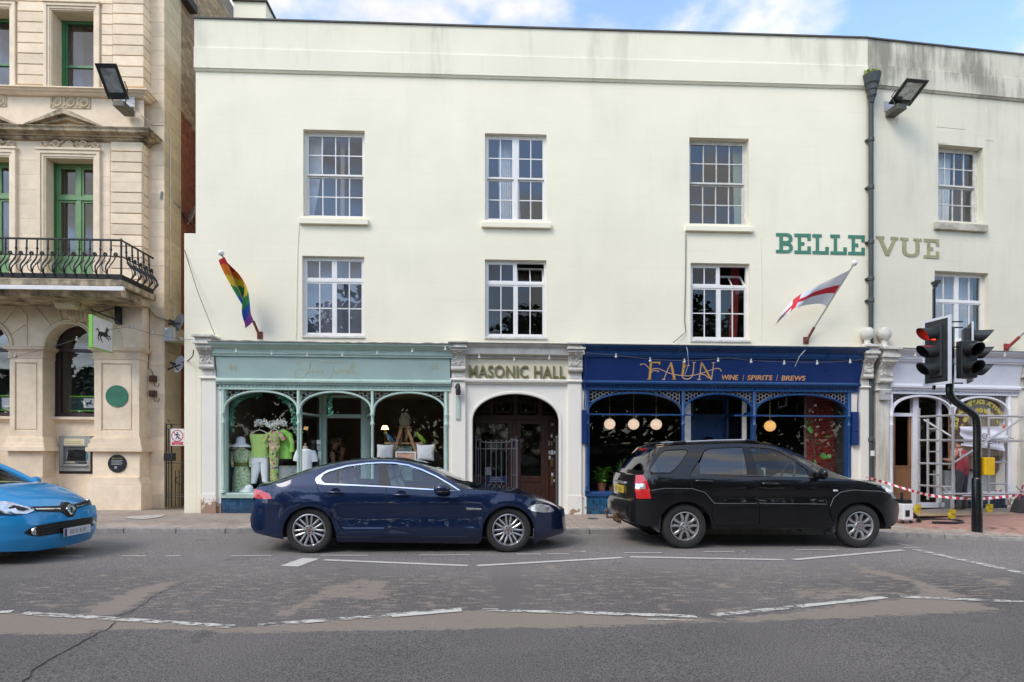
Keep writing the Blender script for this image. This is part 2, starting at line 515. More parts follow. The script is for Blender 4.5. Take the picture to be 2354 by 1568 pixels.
 # ground
def road_material():
 m,t,b=_new("asphalt")
 N,K=t.nodes.new,t.links.new
 geo=N("ShaderNodeNewGeometry");pos=geo.outputs["Position"]
 big=N("ShaderNodeTexNoise");big.inputs["Scale"].default_value=0.5;big.inputs["Detail"].default_value=5;K(pos,big.inputs["Vector"])
 fine=N("ShaderNodeTexNoise");fine.inputs["Scale"].default_value=75;fine.inputs["Detail"].default_value=4;fine.inputs["Roughness"].default_value=0.7;K(pos,fine.inputs["Vector"])
 vor=N("ShaderNodeTexVoronoi");vor.inputs["Scale"].default_value=45;K(pos,vor.inputs["Vector"])
 asp=N("ShaderNodeValToRGB")
 asp.color_ramp.elements[0].position=0.36;asp.color_ramp.elements[0].color=(0.044,0.040,0.038,1)
 asp.color_ramp.elements[1].position=0.66;asp.color_ramp.elements[1].color=(0.238,0.215,0.198,1)
 K(fine.outputs["Fac"],asp.inputs[0])
 at=N("ShaderNodeAttribute");at.attribute_name="worn"
 rb=N("ShaderNodeMapRange");rb.inputs["From Min"].default_value=0.3;rb.inputs["From Max"].default_value=0.7;rb.inputs["To Min"].default_value=0.82;rb.inputs["To Max"].default_value=1.2
 K(big.outputs["Fac"],rb.inputs["Value"])
 ml=N("ShaderNodeMath");ml.operation='MULTIPLY_ADD';ml.inputs[1].default_value=0.62;K(at.outputs["Fac"],ml.inputs[0]);K(rb.outputs["Result"],ml.inputs[2])
 sc=N("ShaderNodeVectorMath");sc.operation='SCALE';K(asp.outputs[0],sc.inputs[0]);K(ml.outputs[0],sc.inputs["Scale"])
 chip=N("ShaderNodeMapRange");chip.inputs["From Min"].default_value=0.02;chip.inputs["From Max"].default_value=0.22;chip.inputs["To Min"].default_value=0.75;chip.inputs["To Max"].default_value=0.0
 K(vor.outputs["Distance"],chip.inputs["Value"])
 mc=N("ShaderNodeMix");mc.data_type='RGBA';mc.inputs[7].default_value=(0.30,0.285,0.27,1)
 vr=N("ShaderNodeMath");vr.operation='MULTIPLY';K(chip.outputs["Result"],vr.inputs[0])
 sepc=N("ShaderNodeSeparateColor");K(vor.outputs["Color"],sepc.inputs[0]);K(sepc.outputs[0],vr.inputs[1])
 K(vr.outputs[0],mc.inputs[0]);K(sc.outputs[0],mc.inputs[6])
 bf=N("ShaderNodeAttribute");bf.attribute_name="buff"
 mp=N("ShaderNodeMapping");mp.inputs["Scale"].default_value=(2.2,5.5,1);K(pos,mp.inputs["Vector"])
 rag=N("ShaderNodeTexNoise");rag.inputs["Scale"].default_value=2.0;rag.inputs["Detail"].default_value=9;rag.inputs["Roughness"].default_value=0.78;K(mp.outputs[0],rag.inputs["Vector"])
 rc=N("ShaderNodeMath");rc.operation='MULTIPLY_ADD';rc.inputs[1].default_value=2.3;rc.inputs[2].default_value=-0.65;K(rag.outputs["Fac"],rc.inputs[0])
 ad=N("ShaderNodeMath");ad.operation='ADD';K(bf.outputs["Fac"],ad.inputs[0]);K(rc.outputs[0],ad.inputs[1])
 th=N("ShaderNodeMapRange");th.inputs["From Min"].default_value=0.905;th.inputs["From Max"].default_value=0.965;th.inputs["To Max"].default_value=0.93
 K(ad.outputs[0],th.inputs["Value"])
 bc=N("ShaderNodeMix");bc.data_type='RGBA';bc.inputs[6].default_value=(0.17,0.135,0.105,1);bc.inputs[7].default_value=(0.36,0.30,0.245,1)
 K(fine.outputs["Fac"],bc.inputs[0])
 mb=N("ShaderNodeMix");mb.data_type='RGBA';K(th.outputs["Result"],mb.inputs[0]);K(mc.outputs[2],mb.inputs[6]);K(bc.outputs[2],mb.inputs[7])
 oil=N("ShaderNodeTexNoise");oil.inputs["Scale"].default_value=1.7;oil.inputs["Detail"].default_value=3;K(pos,oil.inputs["Vector"])
 ro=N("ShaderNodeMapRange");ro.inputs["From Min"].default_value=0.66;ro.inputs["From Max"].default_value=0.78;ro.inputs["To Min"].default_value=1;ro.inputs["To Max"].default_value=0.6
 K(oil.outputs["Fac"],ro.inputs["Value"])
 so=N("ShaderNodeVectorMath");so.operation='SCALE';K(mb.outputs[2],so.inputs[0]);K(ro.outputs["Result"],so.inputs["Scale"])
 K(so.outputs[0],b.inputs["Base Color"])
 b.inputs["Roughness"].default_value=0.88
 b.inputs["Specular IOR Level"].default_value=0.3
 bp=N("ShaderNodeBump");bp.inputs["Strength"].default_value=1.0;bp.inputs["Distance"].default_value=0.01
 K(fine.outputs["Fac"],bp.inputs["Height"]);K(bp.outputs["Normal"],b.inputs["Normal"])
 return m
def seg_sd(px,py,poly):
 ins=False;best=1e9
 n=len(poly)
 for i in range(n):
  x0,y0=poly[i];x1,y1=poly[(i+1)%n]
  if(y0>py)!=(y1>py)and px<(x1-x0)*(py-y0)/(y1-y0)+x0:
   ins=not ins
  dx,dy=x1-x0,y1-y0
  t=max(0,min(1,((px-x0)*dx+(py-y0)*dy)/(dx*dx+dy*dy+1e-12)))
  d=(px-x0-t*dx)**2+(py-y0-t*dy)**2
  if d<best:best=d
 d=math.sqrt(best)
 return d if ins else-d
BUFF=[]
def _buff(fn,pts,k):
 BUFF.append(([gp(*fn(*p))for p in pts],k))
D_=lambda x,y:(x,y)
_buff(D_,[(-60,1459),(150,1463),(255,1449),(400,1450),(575,1459),(800,1454),(1177,1446),(1377,1444),(1577,1434),(1802,1429),(2027,1419),(2322,1405),(2250,1385),(2150,1372),(2070,1371),(2020,1380),(1900,1393),(1780,1410),(1640,1420),(1500,1415),(1177,1401),(1110,1398),(900,1413),(600,1436),(530,1443),(300,1418),(60,1406),(-60,1412)],0.42)
_buff(zRL,[(340,400),(480,330),(600,285),(730,250),(870,238),(720,300),(640,355),(530,410)],0.4)
_buff(zRL,[(1180,420),(1300,370),(1480,265),(1640,235),(1835,235),(1800,290),(1830,325),(1700,335),(1500,330),(1420,380),(1330,425)],0.22)
_buff(zRL,[(740,418),(850,350),(960,320),(870,375),(930,390),(850,400)],0.2)
_buff(zRL,[(900,212),(1075,158),(1010,195),(940,214)],0.2)
_buff(zRL,[(120,340),(300,300),(500,250),(330,320),(200,360)],0.06)
_buff(zRL,[(1850,380),(1900,330),(1960,260),(2010,250),(1930,330),(1890,380)],0.12)
_buff(zRL,[(2090,380),(2140,330),(2160,390)],0.25)
_buff(zRR,[(195,320),(270,290),(400,278),(400,292),(230,320)],0.16)
_buff(zRR,[(210,340),(260,372),(300,400),(222,395)],0.3)
_buff(zRR,[(640,340),(700,342),(760,408),(690,398)],0.28)
_buff(zRR,[(1490,138),(1560,148),(1620,182),(1730,198),(1880,238),(2000,278),(2140,322),(1720,325),(1850,292),(1800,245),(1600,205),(1540,168)],0.32)
_buff(zRR,[(890,250),(1000,248),(1100,298),(1180,355),(1100,348),(1020,285),(930,278)],0.16)
_buff(zRR,[(1230,270),(1500,275),(1900,300),(1700,322),(1400,345),(1300,315)],0.14)
_buff(zRR,[(130,163),(222,163),(218,196),(145,198)],0.3)
_buff(zRR,[(880,372),(1150,355),(1080,392),(940,402)],0.3)
_buff(zRR,[(2050,215),(2354,240),(2354,290),(2200,260)],0.14)
_buff(zRR,[(1780,182),(1870,186),(1850,202),(1790,196)],0.16)
_buff(zRL,[(0,260),(700,170),(1100,150),(1400,200),(2300,190),(2354,380),(1100,430),(0,380)],0.06)
_buff(zRR,[(0,180),(2000,150),(2354,220),(2354,330),(0,380)],0.06)
def buff_at(X,Y):
 v=-0.25
 for poly,k in BUFF:
  xs=[p[0]for p in poly];ys=[p[1]for p in poly]
  if X<min(xs)-.4 or X>max(xs)+.4 or Y<min(ys)-.4 or Y>max(ys)+.4:
   continue
  d=seg_sd(X,Y,poly)
  s=smooth01(0.5+d/0.34)
  v=max(v,lerp(-0.25,k+0.37 if k>.1 else k+.265,s))
 return v
KERB=[(-60,2.7),(5.4,2.7),(6.3,2.82),(7.1,3.12),(8.0,3.4),(9.4,3.62),(12,3.95),(60,10)]
def kerb_w(u):
 for(a,b),(c,d)in zip(KERB,KERB[1:]):
  if u<=c:
   return lerp(b,d,(u-a)/(c-a))
 return KERB[-1][1]
mrd=M(FAC)
us=[-700,-160,-40,-22]+[-14+0.08*i for i in range(int(28/0.08)+1)]+[22,40,160,700]
ws=[0.0]+[0.08+0.076*i for i in range(112)]
ws=[w for w in ws]+[9.5,12,16,20,26,40,90,400,900]
ids=[];att_b=[];att_w=[]
for u in us:
 row=[]
 kw=kerb_w(max(-14,min(14,u)))if-40<u<40 else 2.7
 for dw in ws:
  w=kw-0.06+dw if dw<12 else dw+2.7
  row.append(mrd.P((u,w,0.0)))
  X,Y,_=mrd.v[-1]
  att_b.append(buff_at(X,Y)if(abs(u)<16 and dw<9)else-0.25)
  pw=w-4.95-0.02*u
  att_w.append(1.0-smooth01((pw+0.1+0.35*noise.noise((X*0.7,Y*2,3)))/2.4))
 ids.append(row)
for i in range(len(us)-1):
 for j in range(len(ws)-1):
  mrd.face((ids[i][j],ids[i+1][j],ids[i+1][j+1],ids[i][j+1]))
road=mrd.build("road",road_material(),kind="structure",fix=False)
_me=road.data
if _me.polygons[0].normal.z<0:
 _me.flip_normals()
_a=_me.attributes.new("buff",'FLOAT','POINT');_a.data.foreach_set("value",att_b)
_a=_me.attributes.new("worn",'FLOAT','POINT');_a.data.foreach_set("value",att_w)
road["label"]="grey tarmac road with worn buff coating and faded white zigzags"
def paint_material(name,wear):
 m,t,b=_new(name)
 N,K=t.nodes.new,t.links.new
 out=[n for n in t.nodes if n.type=='OUTPUT_MATERIAL'][0]
 geo=N("ShaderNodeNewGeometry");pos=geo.outputs["Position"]
 mp=N("ShaderNodeMapping");mp.inputs["Scale"].default_value=(1,2.2,1);K(pos,mp.inputs["Vector"])
 nz=N("ShaderNodeTexNoise");nz.inputs["Scale"].default_value=6;nz.inputs["Detail"].default_value=9;nz.inputs["Roughness"].default_value=0.8;K(mp.outputs[0],nz.inputs["Vector"])
 r=N("ShaderNodeMapRange");r.inputs["From Min"].default_value=wear;r.inputs["From Max"].default_value=wear+0.05
 K(nz.outputs["Fac"],r.inputs["Value"])
 f=N("ShaderNodeTexNoise");f.inputs["Scale"].default_value=50;f.inputs["Detail"].default_value=4;K(pos,f.inputs["Vector"])
 cr=N("ShaderNodeMix");cr.data_type='RGBA';cr.inputs[6].default_value=(0.36,0.34,0.30,1);cr.inputs[7].default_value=(0.72,0.69,0.62,1)
 K(f.outputs["Fac"],cr.inputs[0]);K(cr.outputs[2],b.inputs["Base Color"]);b.inputs["Roughness"].default_value=0.75
 tr=N("ShaderNodeBsdfTransparent");mx=N("ShaderNodeMixShader")
 K(r.outputs["Result"],mx.inputs[0]);K(tr.outputs[0],mx.inputs[1]);K(b.outputs[0],mx.inputs[2]);K(mx.outputs[0],out.inputs["Surface"])
 return m
P_GOOD,P_WORN,P_BAD=paint_material("road_paint_fresh",0.37),paint_material("road_paint_worn",0.465),paint_material("road_paint_scuffed",0.5)
LINES=[]
def rl(fn,a,b,wd,m):LINES.append((gp(*fn(*a)),gp(*fn(*b)),wd,m))
for a,b in((185,327),(332,385),(560,670),(760,830),(1060,1250)):
 rl(zRL,(a,130.5),(b,130.5),0.055,P_GOOD)
rl(zRL,(1475,128),(1695,127.5),0.055,P_GOOD);rl(zRL,(1925,127),(2160,126),0.055,P_GOOD);rl(zRL,(2180,126),(2350,126),0.05,P_BAD)
for a,b,y in((20,132,122),(158,265,121),(515,688,116.5),(880,1022,111),(1057,1073,109),(1303,1492,103.5)):
 rl(zRR,(a,y),(b,y-0.6),0.055,P_GOOD)
rl(zRR,(265,109),(340,108),0.13,P_BAD)
rl(zRL,(1330,178),(1430,141),0.26,P_GOOD)
rl(zRL,(1490,148.5),(2150,175),0.10,P_GOOD)
rl(zRL,(2195,175),(2860,138),0.10,P_GOOD)
rl(zRR,(543,135),(1250,148),0.10,P_GOOD)
rl(zRR,(1295,148),(1797,103),0.10,P_GOOD)
rl(zRR,(1850,101),(2500,243),0.15,P_WORN)
rl(zRR,(1713,61),(1862,90),0.06,P_WORN);rl(zRR,(1800,92),(1866,90.5),0.05,P_GOOD)
rl(zRL,(-90,396),(57,386),0.10,P_GOOD)
rl(zRL,(110,393),(1068,456),0.10,P_WORN)
rl(zRL,(1185,451),(2122,376),0.10,P_WORN);rl(zRL,(1800,408),(2122,381),0.09,P_GOOD)
rl(zRL,(2215,378),(2354+850,410),0.10,P_WORN)
rl(zRR,(925,404),(1717,320),0.10,P_WORN);rl(zRR,(1350,361),(1715,321),0.07,P_GOOD)
rl(zRR,(1788,318),(2600,352),0.10,P_WORN)
rl(zRR,(600,422),(840,428),0.05,P_BAD)
for k,(a,b,wd,m)in enumerate(LINES):
 q=M(WF)
 A,B=Vector(a),Vector(b)
 d=(B-A);ln=d.length;d.normalize();nn=Vector((-d.y,d.x))*wd/2
 seg=max(2,int(ln/0.12))
 left,right=[],[]
 for i in range(seg+1):
  c=A+d*ln*i/seg
  j1,j2=random.uniform(-.004,.004),random.uniform(-.004,.004)
  if i in(0,seg):s_=0.96
  else:s_=1.0
  left.append((*(c+nn*s_*(1+j1/wd*2)),0.006+0.0004*(k%7)))
  right.append((*(c-nn*s_*(1+j2/wd*2)),0.006+0.0004*(k%7)))
 L_=[q.P(p)for p in left];R_=[q.P(p)for p in right]
 for i in range(seg):
  q.face((R_[i],R_[i+1],L_[i+1],L_[i]))
 q.build("road_marking",m,parent=road,fix=False)
ck=M(WF)
cp=[(95,720),(160,655),(240,600),(300,565),(380,520),(455,482),(510,457),(540,410),(640,368),(720,305),(800,268),(870,243),(980,228),(1080,205),(1130,196)]
pts=[]
for a,b in zip(cp,cp[1:]):
 A,B=Vector(gp(*zRL(*a))),Vector(gp(*zRL(*b)))
 n_=max(2,int((B-A).length/0.06))
 for i in range(n_):
  c=A.lerp(B,i/n_)
  pts.append(c+Vector((random.uniform(-.018,.018),random.uniform(-.018,.018))))
lf,rt=[],[]
for i,c in enumerate(pts):
 hw=random.uniform(0.004,0.012)*(1.0-0.85*i/len(pts))
 lf.append(ck.P((c.x-hw,c.y+hw*.5,0.004)));rt.append(ck.P((c.x+hw,c.y-hw*.5,0.004)))
for i in range(len(pts)-1):
 ck.face((rt[i],rt[i+1],lf[i+1],lf[i]))
ck.build("crack",mat("crack_dark",(0.02,0.02,0.02),0.95),parent=road,fix=False)
m_kerb=mat("kerb_granite",(0.30,0.285,0.265),0.9,var=0.22,vscale=9,bump=0.6,bscale=90,rnd=0.12,dirt=(0.10,0.095,0.085),dscale=2.5,damt=0.55)
kerb=thing("kerb","grey granite kerb stones edging the road",None,(0,11.2,0),kind="structure")
kx=-18.0
while kx<16:
 ln=random.uniform(0.86,0.98)if kx<5 else random.uniform(0.55,0.7)
 a,b=kx+0.006,kx+ln-0.006
 wa,wb=kerb_w(a),kerb_w(b)
 q=M(FAC)
 tp=[random.uniform(-.004,.004)for _ in range(2)]
 ha=0.09 if a<7.0 else 0.09-0.03*smooth01((a-7.0)/1.5)
 hb=0.09 if b<7.0 else 0.09-0.03*smooth01((b-7.0)/1.5)
 v=[(a,wa-.15,-.05),(b,wb-.15,-.05),(b,wb,-.05),(a,wa,-.05),(a,wa-.15,ha+tp[0]),(b,wb-.15,hb+tp[1]),(b,wb-.008,hb+tp[1]),(a,wa-.008,ha+tp[0])]
 i0=[q.P(p)for p in v]
 for f in((0,1,2,3),(4,7,6,5),(0,4,5,1),(1,5,6,2),(2,6,7,3),(3,7,4,0)):
  q.face([i0[k]for k in f])
 q.build("kerb_stone",m_kerb,parent=kerb,bevel=0.012)
 kx+=ln
m_joint=mat("paving_joint",(0.10,0.085,0.07),0.95,var=0.3,vscale=20)
m_pav=mat("paver_buff",(0.40,0.325,0.265),0.9,var=0.16,vscale=8,bump=0.35,bscale=120,rnd=0.13,dirt=(0.16,0.135,0.11),dscale=1.2,damt=0.5)
m_red=mat("paver_red",(0.45,0.25,0.195),0.9,var=0.14,vscale=8,bump=0.4,bscale=110,rnd=0.13,dirt=(0.2,0.15,0.13),dscale=1.2,damt=0.4)
pv=M(FAC)
us=[-60,-30]+[-18+0.5*i for i in range(69)]+[40,60]
for a,b in zip(us,us[1:]):
 wl=[-14 if a<20 else-2,-4,-2.0,-1.0,-.5,0,.5,1,1.5,2.0]
 for c,d in zip(wl,wl[1:]):
  pv.poly([(a,c,pav_z(a,c)-.012),(b,c,pav_z(b,c)-.012),(b,d,pav_z(b,d)-.012),(a,d,pav_z(a,d)-.012)])
 c=2.0
 pv.poly([(a,c,pav_z(a,c)-.012),(b,c,pav_z(b,c)-.012),(b,kerb_w(b)-.14,.078 if b<7 else .05),(a,kerb_w(a)-.14,.078 if a<7 else .05)])
pavement=pv.build("pavement",m_joint,kind="structure")
pavement["label"]="brown block paved footway in front of the shops"
PW,PL=0.165,0.33
pav_list=[]
ncol=int(30/PW)
for i in range(ncol):
 u0=-15.0+i*PW
 off=(i%2)*PL*0.5
 wk=kerb_w(u0+PW/2)-0.155
 k=0
 w1=wk
 first=True
 while w1>-2.6:
  ln=PL if not first or not(i%2)else PL*0.5
  w0=w1-ln
  if w0<0.02 and-7.3<u0<8.0:
   w0=max(w0,0.02)
  if w1-w0>0.05:
   pav_list.append((u0,w0,w1))
  w1=w0 if abs(ln-(w1-w0))<1e-6 else-9
  first=False
vis=sorted(pav_list,key=lambda p:(-(p[2])+(0 if-10.5<p[0]<11 else 99)))
big=set(id(p)for p in vis[:300])
rest=M(FAC);rest_m=[]
for p in pav_list:
 u0,w0,w1=p
 if u0<-13 or u0>13.5:continue
 g=0.004
 jz=random.uniform(-.002,.002)
 zz=[pav_z(u0,w0),pav_z(u0+PW,w0),pav_z(u0+PW,w1),pav_z(u0,w1)]
 if w1>2.4 and u0>6.6:zz=[min(z,0.088)if k<2 else 0.07 for k,z in enumerate(zz)]
 red=(u0>7.6 and w0>0.7+0.2*math.sin(u0))and(w1<kerb_w(u0)-0.15-0.5*(u0<8.6))
 q=rest if id(p)not in big else M(FAC)
 mi=1 if red else 0
 c=[(u0+g,w0+g),(u0+PW-g,w0+g),(u0+PW-g,w1-g),(u0+g,w1-g)]
 bot=[q.P((a,b,z-.02))for(a,b),z in zip(c,zz)]
 b_=0.004
 mid=[q.P((a,b,z+jz-.004))for(a,b),z in zip(c,zz)]
 c2=[(u0+g+b_,w0+g+b_),(u0+PW-g-b_,w0+g+b_),(u0+PW-g-b_,w1-g-b_),(u0+g+b_,w1-g-b_)]
 top=[q.P((a,b,z+jz))for(a,b),z in zip(c2,zz)]
 for A_,B_ in((bot,mid),(mid,top)):
  for k in range(4):
   q.face((A_[k],A_[(k+1)%4],B_[(k+1)%4],B_[k]),mi)
 q.face(top,mi)
 if q is not rest:
  q.build("paver",m_red if red else m_pav,parent=pavement,fix=False)if not red else q.build("paver",[m_red,m_red],parent=pavement,fix=False)
rest.build("pavers_beyond",[m_pav,m_red],parent=pavement,kind="stuff",fix=False)
m_iron=mat("cast_iron",(0.12,0.11,0.105),0.7,metal=0.3,var=0.25,bump=0.5,bscale=40)
for(x0,y0,x1,y1)in((1042,1191,1098,1196.5),(1116,1191,1160,1196.5),(1354,1190.5,1372,1193.5)):
 A,B=gp(x0,y1,.095),gp(x1,y0,.095)
 q=M(WF);q.box(A[0],B[0],A[1],B[1],.088,.097)
 for i in range(1,6):
  x=lerp(A[0],B[0],i/6);q.box(x-.008,x+.008,A[1]+.02,B[1]-.02,.0975,.1)
 q.build("inspection_cover",m_iron,parent=pavement)
q=M(WF);pts=[(286,1191),(300,1187),(380,1182.5),(372,1188),(330,1194)]
q.poly([(*gp(*p,.10),.1005)for p in pts])
q.build("cement_patch",mat("cement_patch",(0.46,0.43,0.38),0.95,var=0.2,vscale=9),parent=pavement)
# the white terrace
def U(x,y,w=0.0,fr=None):
 return(fr or FAC).px(x,y,w)[0]
def Zf(x,y,w=0.0,fr=None):
 return(fr or FAC).px(x,y,w)[1]
m_wall=stained("cream_render",(0.88,0.82,0.645),streak=(0.42,0.41,0.34),amt=0.12,zlo=1.0,zhi=10.0,thr=(0.50,0.66),course=0.405,bump=0.12)
m_para=stained("parapet_render",(0.83,0.78,0.62),streak=(0.33,0.32,0.26),amt=0.36,zlo=9.0,zhi=10.0,thr=(0.49,0.66),bump=0.2)
m_wall2=stained("weathered_render",(0.76,0.715,0.57),streak=(0.36,0.32,0.24),amt=0.3,zlo=2.0,zhi=9.5,thr=(0.47,0.66),course=0.5,bump=0.3)
m_para2=stained("mouldy_render",(0.68,0.64,0.52),streak=(0.13,0.12,0.09),amt=0.7,zlo=8.9,zhi=10.3,thr=(0.46,0.60),bump=0.4)
m_pier=stained("flaking_white_paint",(0.82,0.78,0.69),streak=(0.4,0.35,0.3),amt=0.18,thr=(0.5,0.7),flake=(0.36,0.235,0.165),fthr=(0.70,0.72),fz=(0.35,1.0,0.20),bump=0.35)
m_carve=mat("carved_plaster",(0.66,0.63,0.56),0.9,var=0.16,vscale=9,bump=0.6,bscale=45,dirt=(0.20,0.17,0.13),dscale=5,damt=0.6)
m_white=mat("white_gloss_frame",(0.78,0.755,0.72),0.35,var=0.05,vscale=5)
m_oldwhite=mat("old_white_frame",(0.66,0.645,0.60),0.55,var=0.14,vscale=9,dirt=(0.3,0.27,0.22),dscale=6,damt=0.5)
m_lead=mat("lead_flashing",(0.10,0.095,0.09),0.8,var=0.3,vscale=6)
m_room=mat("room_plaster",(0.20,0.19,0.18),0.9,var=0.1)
g_pane=glass("window_glass",(0.88,0.91,0.93),1.95,wav=0.06)
g_dark=glass("grey_glass",(0.80,0.80,0.80),1.6,wav=0.06)  # greyer tint and weaker mirror than the other window panes
g_shop=glass("shop_glass",(0.96,0.97,0.96),1.5,wav=0.03)
bv=thing("terrace_building","three storey cream rendered terrace with stained parapet above the shops","building",FAC(0,0,0))
ZROOF=(Zf(470,49)+Zf(1980,90))/2
ZSTR=(Zf(470,166)+Zf(1980,204))/2
ZMID=(Zf(470,116)+Zf(1980,154))/2
ZCOR=(Zf(700,790)+Zf(1700,803))/2
UL,UR=U(450,300),_u2
UWING=U(423,800)
def wall_with_holes(m,u0,u1,z0,z1,holes,depth,mi=0,w=0.0):
 uu=sorted({u0,u1}|{h[k]for h in holes for k in(0,1)})
 zz=sorted({z0,z1}|{h[k]for h in holes for k in(2,3)})
 for a,b in zip(uu,uu[1:]):
  for c,d in zip(zz,zz[1:]):
   mu,mz=(a+b)/2,(c+d)/2
   if any(h[0]<mu<h[1]and h[2]<mz<h[3]for h in holes):
    continue
   m.poly([(a,w,c),(b,w,c),(b,w,d),(a,w,d)],mi)
 for a,b,c,d in holes:
  e=w-depth
  m.poly([(a,w,c),(a,w,d),(a,e,d),(a,e,c)],mi)
  m.poly([(b,w,c),(b,e,c),(b,e,d),(b,w,d)],mi)
  m.poly([(a,w,d),(b,w,d),(b,e,d),(a,e,d)],mi)
  m.poly([(a,w,c),(a,e,c),(b,e,c),(b,w,c)],mi)
def opening(fn,x0,y0,x1,y1,fr=None):
 a=(fr or FAC).px(*fn(x0,y0));b=(fr or FAC).px(*fn(x1,y1))
 c=(fr or FAC).px(*fn(x0,y1));d=(fr or FAC).px(*fn(x1,y0))
 return(a[0],b[0],(c[1]+b[1])/2,(a[1]+d[1])/2)
W1U=opening(zW1,779,85,1190,664);W1L=opening(zW1,772,928,1187,1462)
W2U=opening(zW2,109,78,541,684);W2L=opening(zW2,109,960,540,1502)
W3U=opening(zW3,86,72,514,690);W3L=opening(zW3,95,970,520,1522)
q=M(FAC)
wall_with_holes(q,UL,UR,ZCOR-.15,ZSTR,[W1U,W1L,W2U,W2L,W3U,W3L],0.24)
q.poly([(UL,0,ZCOR-.15),(UL,-9,ZCOR-.15),(UL,-9,ZROOF),(UL,0,ZROOF)])
q.poly([(UL,-9,0),(UR,-9,0),(UR,-9,ZROOF),(UL,-9,ZROOF)])
wall=q.build("wall",m_wall,bv)
q=M(FAC);ZW=Zf(436,536)
q.box(UWING,UL+.02,-6,-.003,0.0,ZW)
q.box(UL,U(462,1000),-1.2,-.006,0,ZCOR)
q.build("side_pier",m_wall,bv,bevel=0.012)
q=M(FAC)
q.extr([(-.30,ZSTR),(.03,ZSTR),(.055,ZSTR+.04),(.075,ZSTR+.045),(.075,ZMID),(.05,ZMID+.02),(.05,ZROOF),(-.30,ZROOF)],UL-.01,UR)
q.build("parapet",m_para,bv)
q=M(FAC)
q.extr([(-.34,ZROOF),(.085,ZROOF),(.085,ZROOF+.03),(-.34,ZROOF+.045)],UL-.03,UR)
q.build("coping",m_lead,bv)
q=M(FAC)
q.poly([(UL,-.3,ZROOF-.35),(UR,-.3,ZROOF-.35),(UR,-9,ZROOF-.35),(UL,-9,ZROOF-.35)])
q.build("roof",m_lead,bv)
q=M(FAC)
cx0,cz0=FAC.px(537,52,-2.2);cx1,_=FAC.px(611,52,-2.2);_,cz1=FAC.px(537,3,-2.2)
q.box(cx0,cx1,-4.6,-2.2,cz0-1.2,cz1)
q.build("chimney_stack",m_wall,bv)
q=M(FAC);q.box(cx0-.03,cx1+.05,-4.66,-2.14,cz1,cz1+.035)
q.build("stack_capping",m_lead,bv)
def window(parent,fr,op,wf,lights,m_fr,pane_m,fw=0.05,mull=(),trans=(),depth=0.07):
 u0,u1,z0,z1=op
 q=M(fr)
 wb,wt=wf-depth,wf
 q.box(u0,u0+fw,wb,wt,z0,z1);q.box(u1-fw,u1,wb,wt,z0,z1)
 q.box(u0+fw,u1-fw,wb,wt-.002,z1-fw,z1);q.box(u0+fw,u1-fw,wb,wt+.03,z0,z0+fw)
 iu0,iu1,iz0,iz1=u0+fw,u1-fw,z0+fw,z1-fw
 for a,hw in mull:
  c=lerp(iu0,iu1,a);q.box(c-hw,c+hw,wb,wt-.004,iz0,iz1)
 for a,hw in trans:
  c=lerp(iz0,iz1,a);q.box(iu0,iu1,wb,wt+.006,c-hw,c+hw)
 panes=[]
 for L in lights:
  a,b,c,d,nx,ny,dw=L[:7]
  tilt=L[7]if len(L)>7 else 0
  x0,x1,y0,y1=lerp(iu0,iu1,a),lerp(iu0,iu1,b),lerp(iz0,iz1,c),lerp(iz0,iz1,d)
  sw,bw=0.032,0.011
  base=wf+dw
  def T(u,w,z):
   if tilt:
    zz=z-y0;ww=w-base
    return(u,base+ww*math.cos(tilt)-zz*math.sin(tilt),y0+zz*math.cos(tilt)+ww*math.sin(tilt))
   return(u,w,z)
  def tb(a0,a1,b0,b1,c0,c1):
   i=len(q.v)
   for p in((a0,b0,c0),(a1,b0,c0),(a1,b1,c0),(a0,b1,c0),(a0,b0,c1),(a1,b0,c1),(a1,b1,c1),(a0,b1,c1)):
    q.v.append(q.fr(*T(*p)))
   for f in((0,1,2,3),(4,7,6,5),(0,4,5,1),(1,5,6,2),(2,6,7,3),(3,7,4,0)):
    q.face([i+k for k in f])
  s0,s1=base-.045,base-.005
  tb(x0,x0+sw,s0,s1,y0,y1);tb(x1-sw,x1,s0,s1,y0,y1)
  tb(x0+sw,x1-sw,s0,s1-.002,y0,y0+sw*1.2);tb(x0+sw,x1-sw,s0,s1-.002,y1-sw,y1)
  px0,px1,py0,py1=x0+sw,x1-sw,y0+sw*1.2,y1-sw
  for i in range(1,nx):
   c_=lerp(px0,px1,i/nx);tb(c_-bw,c_+bw,s0+.006,s1-.006,py0,py1)
  for j in range(1,ny):
   c_=lerp(py0,py1,j/ny);tb(px0,px1,s0+.008,s1-.008,c_-bw,c_+bw)
  wg=(s0+s1)/2
  for i in range(nx):
   for j in range(ny):
    panes.append([T(lerp(px0,px1,i/nx),wg,lerp(py0,py1,j/ny)),T(lerp(px0,px1,(i+1)/nx),wg,lerp(py0,py1,j/ny)),T(lerp(px0,px1,(i+1)/nx),wg,lerp(py0,py1,(j+1)/ny)),T(lerp(px0,px1,i/nx),wg,lerp(py0,py1,(j+1)/ny))])
 o=q.build("window",m_fr,parent)
 for p in panes:
  q=M(fr)
  dw_=random.uniform(-.003,.003),random.uniform(-.003,.003)
  p=[(u,w+dw_[0]*(k in(1,2))+dw_[1]*(k in(2,3)),z)for k,(u,w,z)in enumerate(p)]
  q.poly(p);q.build("pane",pane_m,o,fix=False)
 return o
def sill(parent,fr,x0,x1,y0,y1,fn,m,proj=0.09):
 a=fr.px(*fn(x0,y0),proj);b=fr.px(*fn(x1,y0),proj);c=fr.px(*fn(x0,y1),proj)
 q=M(fr);q.extr([(-.2,c[1]),(proj,c[1]),(proj,a[1]-.01),(proj-.02,a[1]),(-.2,a[1]+.02)],a[0],b[0])
 return q.build("window_sill",m,parent,bevel=.004)
